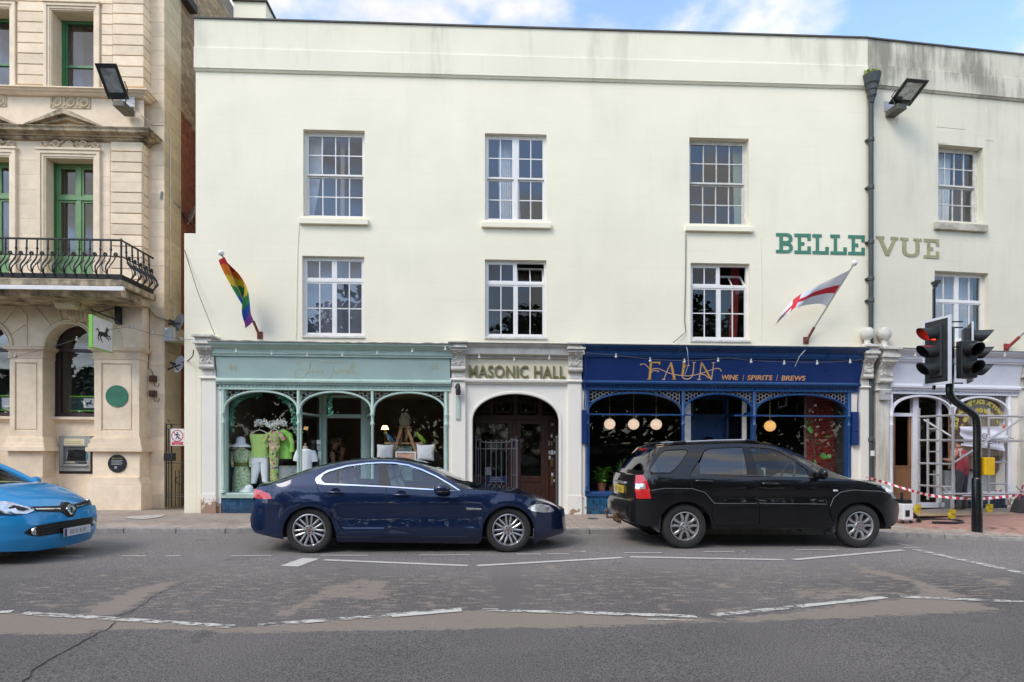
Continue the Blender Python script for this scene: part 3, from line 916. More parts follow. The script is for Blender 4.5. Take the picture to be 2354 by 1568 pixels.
def room(parent,fr,op,m,deep=2.6,side=0.5,up=0.3,w=-.25):
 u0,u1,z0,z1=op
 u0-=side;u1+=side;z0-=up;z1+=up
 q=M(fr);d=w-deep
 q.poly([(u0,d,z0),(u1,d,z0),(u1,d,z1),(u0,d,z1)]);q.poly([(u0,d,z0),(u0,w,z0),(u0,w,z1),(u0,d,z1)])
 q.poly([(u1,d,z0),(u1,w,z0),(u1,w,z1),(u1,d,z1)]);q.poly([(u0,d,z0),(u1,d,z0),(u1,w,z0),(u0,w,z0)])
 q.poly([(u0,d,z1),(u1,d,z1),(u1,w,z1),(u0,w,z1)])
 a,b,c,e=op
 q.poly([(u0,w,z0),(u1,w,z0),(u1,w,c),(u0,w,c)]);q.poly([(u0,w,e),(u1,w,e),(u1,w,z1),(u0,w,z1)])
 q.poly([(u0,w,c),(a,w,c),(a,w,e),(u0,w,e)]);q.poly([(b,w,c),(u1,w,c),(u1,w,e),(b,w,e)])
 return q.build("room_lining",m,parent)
sash44=[(0,1,.5,1,4,2,-.005),(0,1,0,.5,4,2,-.05)]
window(bv,FAC,W1U,-.13,sash44,m_white,g_pane)
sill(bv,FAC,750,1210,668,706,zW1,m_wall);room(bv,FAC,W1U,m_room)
dbl=[(0,.465,.5,1,2,2,-.005),(0,.465,0,.5,2,2,-.05),(.535,1,.5,1,2,2,-.005),(.535,1,0,.5,2,2,-.05)]
window(bv,FAC,W2U,-.10,dbl,m_white,g_pane,mull=((.5,.045),))
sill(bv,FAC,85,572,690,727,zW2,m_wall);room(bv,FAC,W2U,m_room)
window(bv,FAC,W3U,-.16,sash44,m_oldwhite,g_pane)
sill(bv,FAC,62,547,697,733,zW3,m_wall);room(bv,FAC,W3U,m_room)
def cas(o1=0,o2=0):
 return[(0,.48,.735,1,2,1,.0,o1),(.52,1,.735,1,2,1,.0,o2),(0,.485,0,.70,2,2,.0),(.515,1,0,.70,2,2,.0)]
for op,o2,pm in((W1L,0,g_pane),(W2L,.45,g_dark),(W3L,.75,g_dark)):
 window(bv,FAC,op,-.10,cas(0,o2),m_white,pm,mull=((.5,.03),),trans=((.718,.028),))
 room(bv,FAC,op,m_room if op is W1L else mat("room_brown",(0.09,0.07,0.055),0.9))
 q=M(FAC);q.box(op[0]-.01,op[1]+.01,-.2,.035,op[2]-.045,op[2]);q.build("window_sill",m_oldwhite,bv,bevel=.004)
q=M(FAC);q.box(W1L[0]-.1,W1L[1]+.1,-.36,-.35,W1L[2],W1L[3]);tag(q.build("roller_blind",mat("grey_blind",(.20,.20,.235),.9),base=FAC(W1L[0],-.36,W1L[2])),"grey roller blind lowered in the casement beside the rainbow flag","blind")
bw=thing("weathered_building","weathered cream rendered building with mould streaked parapet beyond the drainpipe","building",FAC2(0,0,0))
W4U=opening(zH,566,632,794,1014,FAC2);W4L=opening(zH,547,1270,820,1620,FAC2)
ZR2a=FAC2.px(1985,92)[1];ZR2b=FAC2.px(2354,121)[1]
ZS2a=FAC2.px(2020,204)[1];ZC2=FAC2.px(2200,806)[1]
U2R=12.0
q=M(FAC2)
wall_with_holes(q,0.002,U2R,ZC2-.15,ZS2a,[W4U,W4L],0.24)
q.box(FAC2.px(2371,1000)[0],U2R,-.4,-.003,0,ZC2-.15)
q.build("wall",m_wall2,bw)
q=M(FAC2)
q.extr([(-.30,ZS2a),(.03,ZS2a),(.055,ZS2a+.04),(.075,ZS2a+.045),(.075,ZS2a+.5),(.05,ZS2a+.52),(.05,ZR2a),(-.30,ZR2a)],0.003,U2R)
q.build("parapet",m_para2,bw)
q=M(FAC2);q.box(0,U2R,-8,-.31,ZR2a-.5,ZR2a-.35);q.build("roof",m_lead,bw)
q=M(FAC2);q.extr([(-.34,ZR2a),(.085,ZR2a),(.085,ZR2a+.03),(-.34,ZR2a+.045)],0.0,U2R);q.build("coping",m_lead,bw)
window(bw,FAC2,W4U,-.17,[(0,1,.5,1,4,2,-.005),(0,1,0,.5,4,2,-.05)],m_oldwhite,g_pane)
sill(bw,FAC2,557,820,1013,1050,zH,mat("sill_weathered",(0.55,0.5,0.4),0.9,var=.2,dirt=(0.12,0.1,0.08),dscale=4,damt=.7,bump=.5))
room(bw,FAC2,W4U,m_room)
window(bw,FAC2,W4L,-.14,[(0,.48,.60,1,2,1,0),(.52,1,.60,1,2,1,0),(0,.48,0,.58,2,1,0),(.52,1,0,.58,2,1,0)],m_white,g_pane,mull=((.5,.03),),trans=((.59,.02),))
room(bw,FAC2,W4L,m_room)
for(x0,y0,x1,y1)in((556,458,700,548),(806,447,845,607),(556,552,612,622)):
 a=FAC2.px(*zH(x0,y0));b=FAC2.px(*zH(x1,y1))
 q=M(FAC2);q.box(a[0],b[0],-.02,.006,b[1],a[1]);q.build("render_patch",m_wall2,bw)
m_net=mat("net_curtain",(0.78,0.77,0.75),0.9,var=.06)
m_beige=mat("beige_curtain",(0.62,0.50,0.38),0.9,var=.06)
m_redc=mat("red_curtain",(0.42,0.05,0.05),0.9,var=.08)
m_greenc=mat("pale_green_curtain",(0.55,0.62,0.50),0.9,var=.06)
def curtain(label,fr,op,a0,a1,b0,b1,m,w=-.42,folds=6,cat="curtain"):
 u0,u1,z0,z1=op
 q=M(fr)
 def fn(s,t):
  e=t**1.6
  a=lerp(a0,b0,e);b=lerp(a1,b1,e)
  u=lerp(u0,u1,lerp(a,b,s))
  return(u,w+.03*math.sin(s*folds*2*PI)*(0.5+.5*t),lerp(z1+.02,z0,t))
 q.grid(fn,folds*8,10)
 o=q.build("curtain",m,smooth=60,base=fr((u0+u1)/2,w,z0))
 return tag(o,label,cat)
curtain("white net curtain drawn back inside the sash window above the rainbow flag",FAC,W1U,.02,.25,.02,.06,m_net)
curtain("white net curtain at the far jamb of the sash window above the rainbow flag",FAC,W1U,.93,1.0,.95,1.0,m_net)
curtain("beige curtain strip hanging mid window above the pale green shop",FAC,W1U,.52,.585,.52,.585,m_beige,w=-.5,folds=2)
curtain("white net curtain in the middle upper window above the hall sign",FAC,W2U,.22,.44,.24,.46,m_net)
curtain("beige curtain beside the mullion of the middle upper window",FAC,W2U,.40,.56,.38,.6,m_beige,w=-.5,folds=4)
curtain("pale green curtain in the old sash window above the blue shop",FAC,W3U,.85,1.0,.88,1.0,m_greenc)
curtain("red curtain in the open casement window above the blue shop",FAC,W3L,.80,.95,.76,.9,m_redc)
curtain("net curtain in the sash window of the weathered building",FAC2,W4U,.02,.6,.02,.55,m_net)
curtain("drawn net curtain behind the signal in the weathered building",FAC2,W4L,.0,1.0,.0,1.0,mat("grey_net",(0.55,0.56,0.58),.9),folds=14)
def slab_letter(ch):
 s,t,k=0.17,0.155,0.16
 if ch=='L':
  return[[(0,0),(1,0),(1,.37),(.80,.37),(.80,t),(.40,t),(.40,1-t),(.57,1-t),(.57,1),(0,1),(0,1-t),(.21,1-t),(.21,t),(0,t)]]
 if ch=='E':
  return[[(0,0),(1,0),(1,.37),(.80,.37),(.80,t),(.40,t),(.40,.42),(.46,.42),(.6,.42),(.6,.58),(.40,.58),(.40,1-t),(.80,1-t),(.80,.66),(1,.66),(1,1),(0,1),(0,1-t),(.21,1-t),(.21,t),(0,t)]]
 if ch=='V':
  return[[(.0,1),(.0,.86),(.10,.86),(.42,0),(.58,0),(.90,.86),(1,.86),(1,1),(.66,1),(.66,.86),(.74,.86),(.52,.26),(.28,.86),(.36,.86),(.36,1)]]
 if ch=='U':
  p=[(0,1),(0,.87),(.10,.87),(.10,.30)]
  p+=[(.5-.40*math.cos(a),.28-.28*math.sin(a))for a in[PI*i/12 for i in range(0,13)]]
  p+=[(.90,.87),(1,.87),(1,1),(.62,1),(.62,.87),(.72,.87),(.72,.32)]
  p+=[(.5+.22*math.cos(a),.32-.17*math.sin(a))for a in[PI*i/12 for i in range(0,13)]]
  p+=[(.28,.87),(.38,.87),(.38,1)]
  return[p]
 if ch=='B':
  def half(z0,z1,r0):
   out=[]
   zc,rz=(z0+z1)/2,(z1-z0)/2
   o=[(.62+r0*math.cos(a),zc+rz*math.sin(a))for a in[-PI/2+PI*i/10 for i in range(11)]]
   i_=[(.60+(r0-.19)*math.cos(a),zc+(rz-.145)*math.sin(a))for a in[PI/2-PI*i/10 for i in range(11)]]
   return[(.38,z0)]+o+[(.38,z1),(.38,z1-.145)]+i_+[(.38,z0+.145)]
  return[[(0,0),(.4,0),(.4,1),(0,1),(0,1-t),(.2,1-t),(.2,t),(0,t)],half(0,.54,.38),half(.46,1,.355)]
 return[]
def letters(name,label,fr,specs,fn,m,w0=0.0,w1=0.015):
 a0=fr.px(*fn(specs[0][1],specs[0][4]))
 root=thing(name,label,"sign",fr(a0[0],0.0,a0[1]))
 for k,(ch,x0,y0,x1,y1)in enumerate(specs):
  a=fr.px(*fn(x0,y0),w1);b=fr.px(*fn(x1,y1),w1)
  q=M(fr)
  for j,poly in enumerate(slab_letter(ch)):
   q.prism([(lerp(a[0],b[0],x),lerp(b[1],a[1],y))for x,y in poly],w0,w1+.0008*j)
  q.build("letter",m,root)
 return root
m_green=mat("green_letter_paint",(0.055,0.21,0.135),0.55,var=.12,vscale=6)
m_olive=mat("faded_gilt_letter",(0.36,0.335,0.19),0.7,var=.2,vscale=9,dirt=(0.2,0.17,0.1),dscale=8,damt=.5)
letters("wall_lettering","green slab serif letters BELLE fixed to the cream wall",FAC,[('B',105,45,320,304),('E',340,52,548,312),('L',570,60,777,318),('L',800,65,1008,323),('E',1028,72,1238,328)],zFR,m_green)
letters("wall_lettering","faded olive slab serif letters VUE fixed to the weathered wall",FAC2,[('V',252,1087,364,1190),('U',374,1095,482,1197),('E',494,1101,571,1203)],zH,m_olive)
def pilaster(parent,fr,x0,x1,y_cap,y_cor0,y_cor1,y_neck,y_base,ball=None,flak=m_pier,shaft_w=0.10,plinth=True,ztop=None):
 xm=(x0+x1)/2
 u0,u1=fr.px(x0,1000,shaft_w)[0],fr.px(x1,1000,shaft_w)[0]
 zc=fr.px(xm,y_cap,.3)[1];z1=fr.px(xm,y_cor0,.3)[1];z2=fr.px(xm,y_cor1,.2)[1];z3=fr.px(xm,y_neck,shaft_w)[1]
 z0=0.02
 q=M(fr)
 q.box(u0,u1,-.2,shaft_w,z0,z3)
 q.box(u0-.008,u1+.008,-.2,shaft_w+.015,z0,.52+pav_z(u0,.3)-.09)if plinth else None
 sh=q.build("pilaster",flak,parent,bevel=.008)
 q=M(fr)
 uc=(u0+u1)/2;hw=(u1-u0)/2
 q.box(uc-hw,uc+hw,-.2,shaft_w+.01,z3+.06,z2)
 q.box(uc-hw*.62,uc+hw*.62,shaft_w+.01,shaft_w+.022,z3+.10,z2-.04)
 q.extr([(-.2,z3),(shaft_w+.03,z3),(shaft_w+.05,z3+.03),(shaft_w+.02,z3+.06),(-.2,z3+.06)],uc-hw-.03,uc+hw+.03)
 q.build("neck",m_carve if flak is not m_pier else m_pier,sh,bevel=.004)
 q=M(fr)
 prof=[]
 hgt=z1-z2
 for i in range(13):
  t=i/12
  prof.append((shaft_w+.03+.24*t**1.5+.05*math.sin(t*PI*2),z2+hgt*t))
 q.extr([(-.1,z2)]+prof+[(-.1,z1)],uc-hw*1.02,uc+hw*1.02)
 q.tube([(uc-hw*1.04,shaft_w+.075,z2+.05),(uc+hw*1.04,shaft_w+.075,z2+.05)],.055,12)
 rnd=random.Random(int(x0))
 for k in range(26):
  t=rnd.uniform(.32,.95)
  u=uc+rnd.uniform(-.85,.85)*hw
  w=shaft_w+.03+.24*t**1.5+.05*math.sin(t*PI*2)
  a=rnd.uniform(0,PI)
  q.ball((u,w+.008,z2+hgt*t),rnd.uniform(.018,.034),6,sq=(1 if a<1.5 else .6,.7,.6 if a<1.5 else 1.2))
 q.build("console",m_carve,sh,smooth=40)
 q=M(fr)
 H_=zc-z1
 for k,(f0,f1,ex,pj)in enumerate(((0,.28,.02,.36),(.28,.5,.05,.41),(.5,.8,.02,.38),(.8,1,.06,.45))):
  q.box(uc-hw-ex,uc+hw+ex,-.1,pj,z1+H_*f0,z1+H_*f1+(.002 if k<3 else 0))
 q.build("capital",m_carve,sh,bevel=.01)
 if ball:
  bx,by,br=ball
  cu,cz=fr.px(bx,by,.15);r=br/(FPX/14.0)
  q=M(fr)
  q.ball((cu,.15,cz),r,20)
  q.lathe((cu,.15,zc-.01),[(r*.9,0),(r*.8,.04),(r*.45,.07),(r*.4,cz-r*.85-zc+.03)],n=16)
  q.build("ball_finial",m_carve,sh,smooth=50)
 return sh
m_pier2=stained("mouldy_white_paint",(0.74,0.70,0.61),streak=(0.22,0.18,0.12),amt=0.55,thr=(0.48,0.62),bump=0.35)
pilaster(bv,FAC,463,496,771,800,848,872,1180)
pilaster(bv,FAC,1038,1070,786,806,852,876,1180)
pilaster(bv,FAC,1305.5,1337,789,810,855,880,1180)
pilaster(bv,FAC,1978,2001,793,823,870,893,1180,ball=(1993.5,767,15.5))
pilaster(bw,FAC2,2014,2044,798,832,880,900,1180,ball=(2032.5,768.5,15.8),flak=m_pier2)
pilaster(bw,FAC2,2343,2372,805,830,868,895,1180,flak=m_pier2)
for fr,x0,x1,y0,par in((FAC,496,508,890,bv),(FAC,1024,1038.5,890,bv),(FAC,1337,1348,890,bv),(FAC,1957,1979,890,bv),(FAC2,2040,2046,890,bw),(FAC2,2316,2345,890,bw)):
 a=fr.px(x0,y0,.05);b=fr.px(x1,y0,.05)
 q=M(fr);q.box(a[0],b[0],-.3,.05,0.02,a[1]);q.build("pier_margin",m_pier,par)
 # shopfronts
zP=zm(1078.9,895,5.813)
def strip_arch(q,fr,pts,w0,w1,th,mi=0):
 n=len(pts)
 A,B=[],[]
 for i,(u,z)in enumerate(pts):
  a=pts[max(0,i-1)];b=pts[min(n-1,i+1)]
  d=Vector((b[0]-a[0],b[1]-a[1])).normalized();nn=Vector((-d.y,d.x))*th/2
  A.append((u+nn.x,z+nn.y));B.append((u-nn.x,z-nn.y))
 wm=(w0+w1)/2
 rows=[]
 for(a,b)in zip(A,B):
  c=((a[0]+b[0])/2,(a[1]+b[1])/2)
  rows.append([q.P((a[0],w0,a[1])),q.P((a[0],wm,a[1])),q.P((lerp(a[0],c[0],.4),w1,lerp(a[1],c[1],.4))),q.P((lerp(b[0],c[0],.4),w1,lerp(b[1],c[1],.4))),q.P((b[0],wm,b[1])),q.P((b[0],w0,b[1]))])
 for r0,r1 in zip(rows,rows[1:]):
  for k in range(5):
   q.face((r0[k],r1[k],r1[k+1],r0[k+1]),mi)
def stroke(q,pts,width,w,th=0.004,mi=0):
 n=len(pts)
 ws_=width if isinstance(width,(list,tuple))else[width]*n
 top=[]
 for i,(u,z)in enumerate(pts):
  a=pts[max(0,i-1)];b=pts[min(n-1,i+1)]
  d=Vector((b[0]-a[0],b[1]-a[1]))
  d=d.normalized()if d.length>1e-9 else Vector((1,0))
  nn=Vector((-d.y,d.x))*ws_[i]/2
  ww=w(u,z)if callable(w)else w
  top.append((q.P((u+nn.x,ww+th,z+nn.y)),q.P((u-nn.x,ww+th,z-nn.y)),q.P((u+nn.x,ww,z+nn.y)),q.P((u-nn.x,ww,z-nn.y))))
 for a,b in zip(top,top[1:]):
  q.face((a[0],b[0],b[1],a[1]),mi);q.face((a[0],a[2],b[2],b[0]),mi);q.face((a[1],b[1],b[3],a[3]),mi)
 q.face((top[0][0],top[0][1],top[0][3],top[0][2]),mi);q.face((top[-1][0],top[-1][2],top[-1][3],top[-1][1]),mi)
def curve(pts,n=8):
 P=[pts[0]]+list(pts)+[pts[-1]]
 out=[]
 for i in range(1,len(P)-2):
  for k in range(n):
   t=k/n
   out.append(tuple(0.5*((2*P[i][j])+(-P[i-1][j]+P[i+1][j])*t+(2*P[i-1][j]-5*P[i][j]+4*P[i+1][j]-P[i+2][j])*t*t+(-P[i-1][j]+3*P[i][j]-3*P[i+1][j]+P[i+2][j])*t**3)for j in range(2)))
 out.append(tuple(pts[-1]))
 return out
def box_lining(parent,fr,u0,u1,w0,w1,z0,z1,mats,name="interior"):
 q=M(fr)
 q.poly([(u0,w0,z0),(u1,w0,z0),(u1,w0,z1),(u0,w0,z1)],0)
 q.poly([(u0,w0,z0),(u0,w1,z0),(u0,w1,z1),(u0,w0,z1)],0)
 q.poly([(u1,w0,z0),(u1,w1,z0),(u1,w1,z1),(u1,w0,z1)],0)
 q.poly([(u0,w0,z0),(u1,w0,z0),(u1,w1,z0),(u0,w1,z0)],1)
 q.poly([(u0,w0,z1),(u1,w0,z1),(u1,w1,z1),(u0,w1,z1)],2)
 return q.build(name,list(mats),parent)
def shopfront(root,fr,fn,cfg):
 m_p,m_f=cfg['paint'],cfg['fascia']
 xm=cfg['xm']
 Z=lambda y,w:fr.px(*fn(xm,y),w)[1]
 Uu=lambda x,w=0.04,y=700:fr.px(*fn(x,y),w)[0]
 ul,ur=cfg['ul'],cfg['ur']
 yc0,yc1,yf0,yf1,ym1,yd1=cfg['rows']
 q=M(fr)
 zt,zb=Z(yc0,.42),Z(yc1,.26)
 h=zt-zb
 q.extr([(-.1,zb),(.24,zb),(.245,zb+h*.12),(.27,zb+h*.18),(.28,zb+h*.5),(.34,zb+h*.62),(.40,zb+h*.85),(.42,zb+h*.88),(.42,zt),(-.1,zt+.03)],ul-.03,ur+.03)
 root_c=q.build("cornice",m_p,root,smooth=25)
 q=M(fr)
 q.extr([(-.1,zt+.031),(.445,zt+.001),(.445,zt+.014),(-.1,zt+.055)],ul-.06,ur+.06);q.build("cornice_flashing",mat("weathered_flashing",(0.24,0.225,0.2),0.85,var=.35,vscale=8,bump=.6,bscale=25),root)
 q=M(fr)
 zf0,zf1=Z(yf0,.2),Z(yf1,.12)
 q.extr([(-.1,zf1),(.12,zf1),(.2,zf0),(.2,zb),(-.1,zb)],ul+.02,ur-.02)
 fas=q.build("fascia",m_f,root)
 zm1=Z(ym1,.14)
 q=M(fr)
 hh=zf1-zm1
 q.extr([(-.1,zm1),(.10,zm1),(.11,zm1+hh*.3),(.16,zm1+hh*.42),(.165,zm1+hh*.7),(.15,zm1+hh*.75),(.14,zf1),(-.1,zf1)],ul,ur)
 q.build("fascia_moulding",m_p,root)
 zd=Z(yd1,.07)
 q=M(fr)
 q.box(ul+.02,ur-.02,-.08,.055,zd,zm1)
 q.box(ul+.02,ur-.02,.055,.085,zd,zd+(zm1-zd)*.38)
 n=int((ur-ul)/.085)
 for i in range(n):
  u=lerp(ul+.06,ur-.06,i/(n-1));q.box(u-.024,u+.024,.0555,.075,zd+(zm1-zd)*.5,zm1-.01)
 q.build("dentil_frieze",m_p,root)
 zs=Z(cfg['y_sill'],.04);zsb=Z(cfg['y_sillb'],.05)
 zg=cfg.get('zg',pav_z(0,0))
 cols=[Uu(x)for x in cfg['cols']]
 for k,u in enumerate(cols):
  edge=k in(0,len(cols)-1)
  q=M(fr)
  if edge:
   q.box(u-.055,u+.055,-.08,.05,zsb,zd)
  zspr=Z(cfg['y_spring'],.05)
  r=cfg.get('col_r',.034)
  zb_=zs if cfg['col_base'][k]else zg
  q.lathe((u,.06,0),[(r*1.7,zb_),(r*1.7,zb_+.05),(r*1.1,zb_+.07),(r*1.4,zb_+.10),(r,zb_+.15),(r*.9,zspr-.30),(r*1.35,zspr-.27),(r*1.35,zspr-.24),(r*.95,zspr-.22),(r*.95,zspr-.10),(r*1.4,zspr-.07),(r*1.5,zspr-.03),(r,zspr),(r,zd-.01)],n=14)
  q.build("column",m_p,root,smooth=40)
 zspr,zcr=Z(cfg['y_spring'],.05),Z(cfg['y_crown'],.05)
 for k in range(len(cols)-1):
  a,b=cols[k]+.02,cols[k+1]-.02
  c,rx,rz=(a+b)/2,(b-a)/2,zcr-zspr
  pts=[(c-rx*math.cos(t),zspr+rz*math.sin(t)**.86)for t in[PI*i/40 for i in range(41)]]
  q=M(fr);strip_arch(q,fr,pts,.0,.085,cfg.get('arch_w',.055));q.build("arch",m_p,root,smooth=50)
  def inside(u,z):
   if not(a<u<b and z<zd):return False
   t=(u-c)/rx
   return z>zspr+rz*(max(0,1-t*t)**.43)+.0
  q=M(fr);s=cfg.get('hex',.052)
  import itertools
  done=set()
  for i in range(-2,int((b-a)/(s*1.5))+3):
   for j in range(-1,int((zd-zspr)/(s*1.732))+3):
    hx,hz=a+i*s*1.5,zspr+(j+.5*(i%2))*s*1.732
    for kk in range(6):
     p0=(hx+s*math.cos(kk*PI/3),hz+s*math.sin(kk*PI/3));p1=(hx+s*math.cos((kk+1)*PI/3),hz+s*math.sin((kk+1)*PI/3))
     key=(round((p0[0]+p1[0])*500),round((p0[1]+p1[1])*500))
     if key in done:continue
     done.add(key)
     if inside(*p0)and inside(*p1):
      q.tube([(p0[0],.03,p0[1]),(p1[0],.03,p1[1])],.0065,4)
  if q.f:
   q.build("tracery",cfg['tracery'],root,kind="stuff")
 for k in range(len(cols)-1):
  if not cfg['bays'][k]:continue
  a,b=cols[k],cols[k+1]
  q=M(fr);q.extr([(-.3,zsb),(.07,zsb),(.08,zs-.02),(.06,zs),(-.3,zs+.012)],a-.05,b+.05);q.build("shop_sill",m_p,root,bevel=.004)
  q=M(fr);q.box(a-.05,b+.05,-.3,.03,zg-.08,zsb);ris=q.build("stall_riser",cfg['grout'],root)
  nt_=max(1,round((zsb-zg)/.078));th=(zsb-zg)/nt_
  rest=M(fr)
  nc=int((b-a+.1)/.078)
  for i in range(nc):
   for j in range(nt_):
    u0=a-.05+i*.078;z0=zg+j*th
    vis=any(v0<=u0<=v1 for v0,v1 in cfg['tile_vis'])
    qq=M(fr)if vis else rest
    dz=random.uniform(0,.002)
    qq.prism([(u0+.003,z0+.003),(u0+.075,z0+.003),(u0+.075,z0+th-.003),(u0+.003,z0+th-.003)],.031,.037+dz,back=False)
    if vis:qq.build("tile",cfg['tile'],ris,fix=False)
  if rest.f:rest.build("tiles_behind_car",cfg['tile'],ris,kind="stuff",fix=False)
  q=M(fr)
  for(a0,a1)in cfg.get('panes',{}).get(k,[(a,b)]):
   qq=M(fr);qq.poly([(a0,-.02,zs),(a1,-.02,zs),(a1,-.02,zd),(a0,-.02,zd)]);qq.build("pane",cfg['glass'],root,fix=False)
 return dict(zt=zt,zb=zb,zf0=zf0,zf1=zf1,zd=zd,zs=zs,zsb=zsb,cols=cols,zspr=zspr,Z=Z,U=Uu,fas=fas)
def face_w(S):
 return lambda u,z:lerp(.12,.2,(z-S['zf1'])/(S['zf0']-S['zf1']))+.001
 # pale green clothes shop
m_aqua=mat("pale_green_paint",(0.45,0.59,0.52),0.42,var=.07,vscale=4,dirt=(0.2,0.27,0.24),dscale=3,damt=.3)
m_aquaf=mat("pale_green_fascia",(0.40,0.525,0.48),0.38,var=.06,vscale=2)
m_tile=mat("blue_glazed_tile",(0.020,0.075,0.155),0.16,var=.35,vscale=14,rnd=.35,coat=.4)
m_grout=mat("tile_grout",(0.18,0.2,0.2),.9)
m_gold=mat("faint_gold_paint",(0.46,0.49,0.36),0.5,var=.25,vscale=18)
gs=thing("shopfront","pale green arcaded clothes shop front with faint gold script on the fascia","shopfront",FAC(-4.2,0,.09))
GS=shopfront(gs,FAC,zD,dict(paint=m_aqua,fascia=m_aquaf,xm=1000,ul=U(497,850,.12),ur=U(1037,850,.12),rows=(85,178,188,332,372,408),y_sill=1114,y_sillb=1148,y_spring=555,y_crown=418,cols=(290,803,1308,1812),col_base=(1,1,1,1),bays=(1,0,1),tracery=mat("tracery_grey",(0.30,0.33,0.33),.6),grout=m_grout,tile=m_tile,tile_vis=[(-7,-6.0)],glass=g_shop,hex=.06))
q=M(FAC);fw=face_w(GS)
def gsp(pts):return[FAC.px(*zm(416.9+(1060-680)/1.6313,815.3,12.0)(x,y),.16)for x,y in pts]
S1=[[(480,300),(400,240),(420,200),(560,170),(750,140),(950,165),(1150,190),(1400,210),(1620,200),(1740,160),(1700,110),(1520,95),(1360,120),(1290,165)],[(560,430),(470,380),(380,430),(330,520),(350,600),(450,630),(580,590),(660,500),(720,400),(800,220),(770,220),(720,380),(720,490),(780,470)],[(780,480),(820,400),(810,490),(870,470)],[(870,480),(910,410),(960,420),(940,480),(990,460)],[(1110,410),(1040,420),(1000,490),(1060,520),(1110,430),(1100,520)],[(1400,210),(1370,420),(1320,580),(1230,640),(1190,590)],[(1430,420),(1440,500),(1490,500),(1530,420),(1540,500)],[(1540,500),(1580,420),(1620,430),(1630,500)],[(1630,500),(1680,420),(1720,430),(1730,500)],[(1740,470),(1800,450),(1800,410),(1750,430),(1750,500),(1820,500)],[(1820,500),(1930,280),(1900,260),(1860,400),(1880,520)],[(1890,500),(2010,290),(1990,260),(1940,400),(1950,520),(2030,480)]]
for s in S1:
 stroke(q,curve(gsp(s),6),.017,fw,.003)
for ux in(533.5,997.5):
 uu,zz=FAC.px(ux,852,.16)
 add_text(q,"44",uu,0,zz,width=.20,height=.14,extrude=.002,place=lambda a,b,c,uu=uu,zz=zz:(uu+a,fw(0,zz+b)+.002+c,zz+b))
split_build(q,"letter_stroke",m_gold,GS['fas'])
zfl=pav_z(-4,0)+.02
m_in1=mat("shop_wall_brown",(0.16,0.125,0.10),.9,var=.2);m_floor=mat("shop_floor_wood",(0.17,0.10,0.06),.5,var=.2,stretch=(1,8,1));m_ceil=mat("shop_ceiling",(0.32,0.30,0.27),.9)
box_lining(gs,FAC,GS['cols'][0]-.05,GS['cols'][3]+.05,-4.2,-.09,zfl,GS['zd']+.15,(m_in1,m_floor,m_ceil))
def doorway(root,fr,u0,u1,wd,cL,cR,z0,zt,ztr,m_p,gl,fn_door=None,jam=.09):
 for(ua,ub)in((cL,u0),(cR,u1)):
  d=Vector((ub-ua,wd));ln=d.length;d.normalize();nn=Vector((-d.y,d.x))
  q=M(fr)
  def bar(t0,t1,za,zb,th=.025):
   p=[Vector((ua,0))+d*t for t in(t0,t1)]
   c=[(p[0]+nn*th),(p[1]+nn*th),(p[1]-nn*th),(p[0]-nn*th)]
   i=[q.P((v.x,v.y,za))for v in c]+[q.P((v.x,v.y,zb))for v in c]
   for f in((0,1,2,3),(4,7,6,5),(0,4,5,1),(1,5,6,2),(2,6,7,3),(3,7,4,0)):
    q.face([i[k]for k in f])
  bar(.04,.09,z0,zt);bar(ln-.06,ln,z0,zt);bar(.09,ln-.06,z0,z0+.5);bar(.09,ln-.06,zt-.06,zt);bar(.09,ln-.06,ztr-.025,ztr+.025)
  q.build("lobby_screen",m_p,root)
  q=M(fr);a=Vector((ua,0))+d*.09;b=Vector((ua,0))+d*(ln-.06)
  q.poly([(a.x,a.y,z0+.5),(b.x,b.y,z0+.5),(b.x,b.y,zt-.06),(a.x,a.y,zt-.06)]);q.build("pane",gl,root,fix=False)
 q=M(fr)
 q.box(u0-.02,u0+jam,wd-.1,wd+.01,z0,zt);q.box(u1-jam,u1+.02,wd-.1,wd+.01,z0,zt)
 q.box(u0+jam,u1-jam,wd-.1,wd+.02,ztr-.045,ztr+.045);q.box(u0+jam,u1-jam,wd-.1,wd+.012,zt-.06,zt)
 q.build("door_frame",m_p,root,bevel=.004)
 q=M(fr);q.poly([(u0+jam,wd-.05,ztr+.045),(u1-jam,wd-.05,ztr+.045),(u1-jam,wd-.05,zt-.06),(u0+jam,wd-.05,zt-.06)]);q.build("fanlight_pane",gl,root,fix=False)
 q=M(fr);q.poly([(cL,0,z0-.01),(cR,0,z0-.01),(u1,wd,z0-.01),(u0,wd,z0-.01)]);q.build("lobby_floor",mat("lobby_tiles",(0.25,0.22,0.2),.6,var=.2,vscale=20),root)
wd=-1.15
dz=FAC.px(*zD(1100,585),wd)[1]
doorway(gs,FAC,U(*zD(958,800),wd),U(*zD(1262,800),wd),wd,GS['cols'][1],GS['cols'][2],zfl,GS['zd'],dz,m_aqua,g_shop,jam=.115)
du=U(*zD(1240,800),wd)-.02
q=M(FAC)
for a,b,c,d in((0,.1,0,1),(.8,.9,0,1),(.1,.8,0,.25),(.1,.8,.93,1)):
 q.box(du-.045,du,wd-.1-b,wd-.1-a,zfl+c*(dz-zfl-.06),zfl+d*(dz-zfl-.06))
dr=q.build("door",m_aqua,gs,bevel=.004)
q=M(FAC);q.tube([(du-.06,wd-.85,zfl+1.0),(du-.1,wd-.85,zfl+1.05),(du-.1,wd-.85,zfl+1.2),(du-.06,wd-.85,zfl+1.25)],.01);q.build("handle",m_iron,dr,smooth=40)
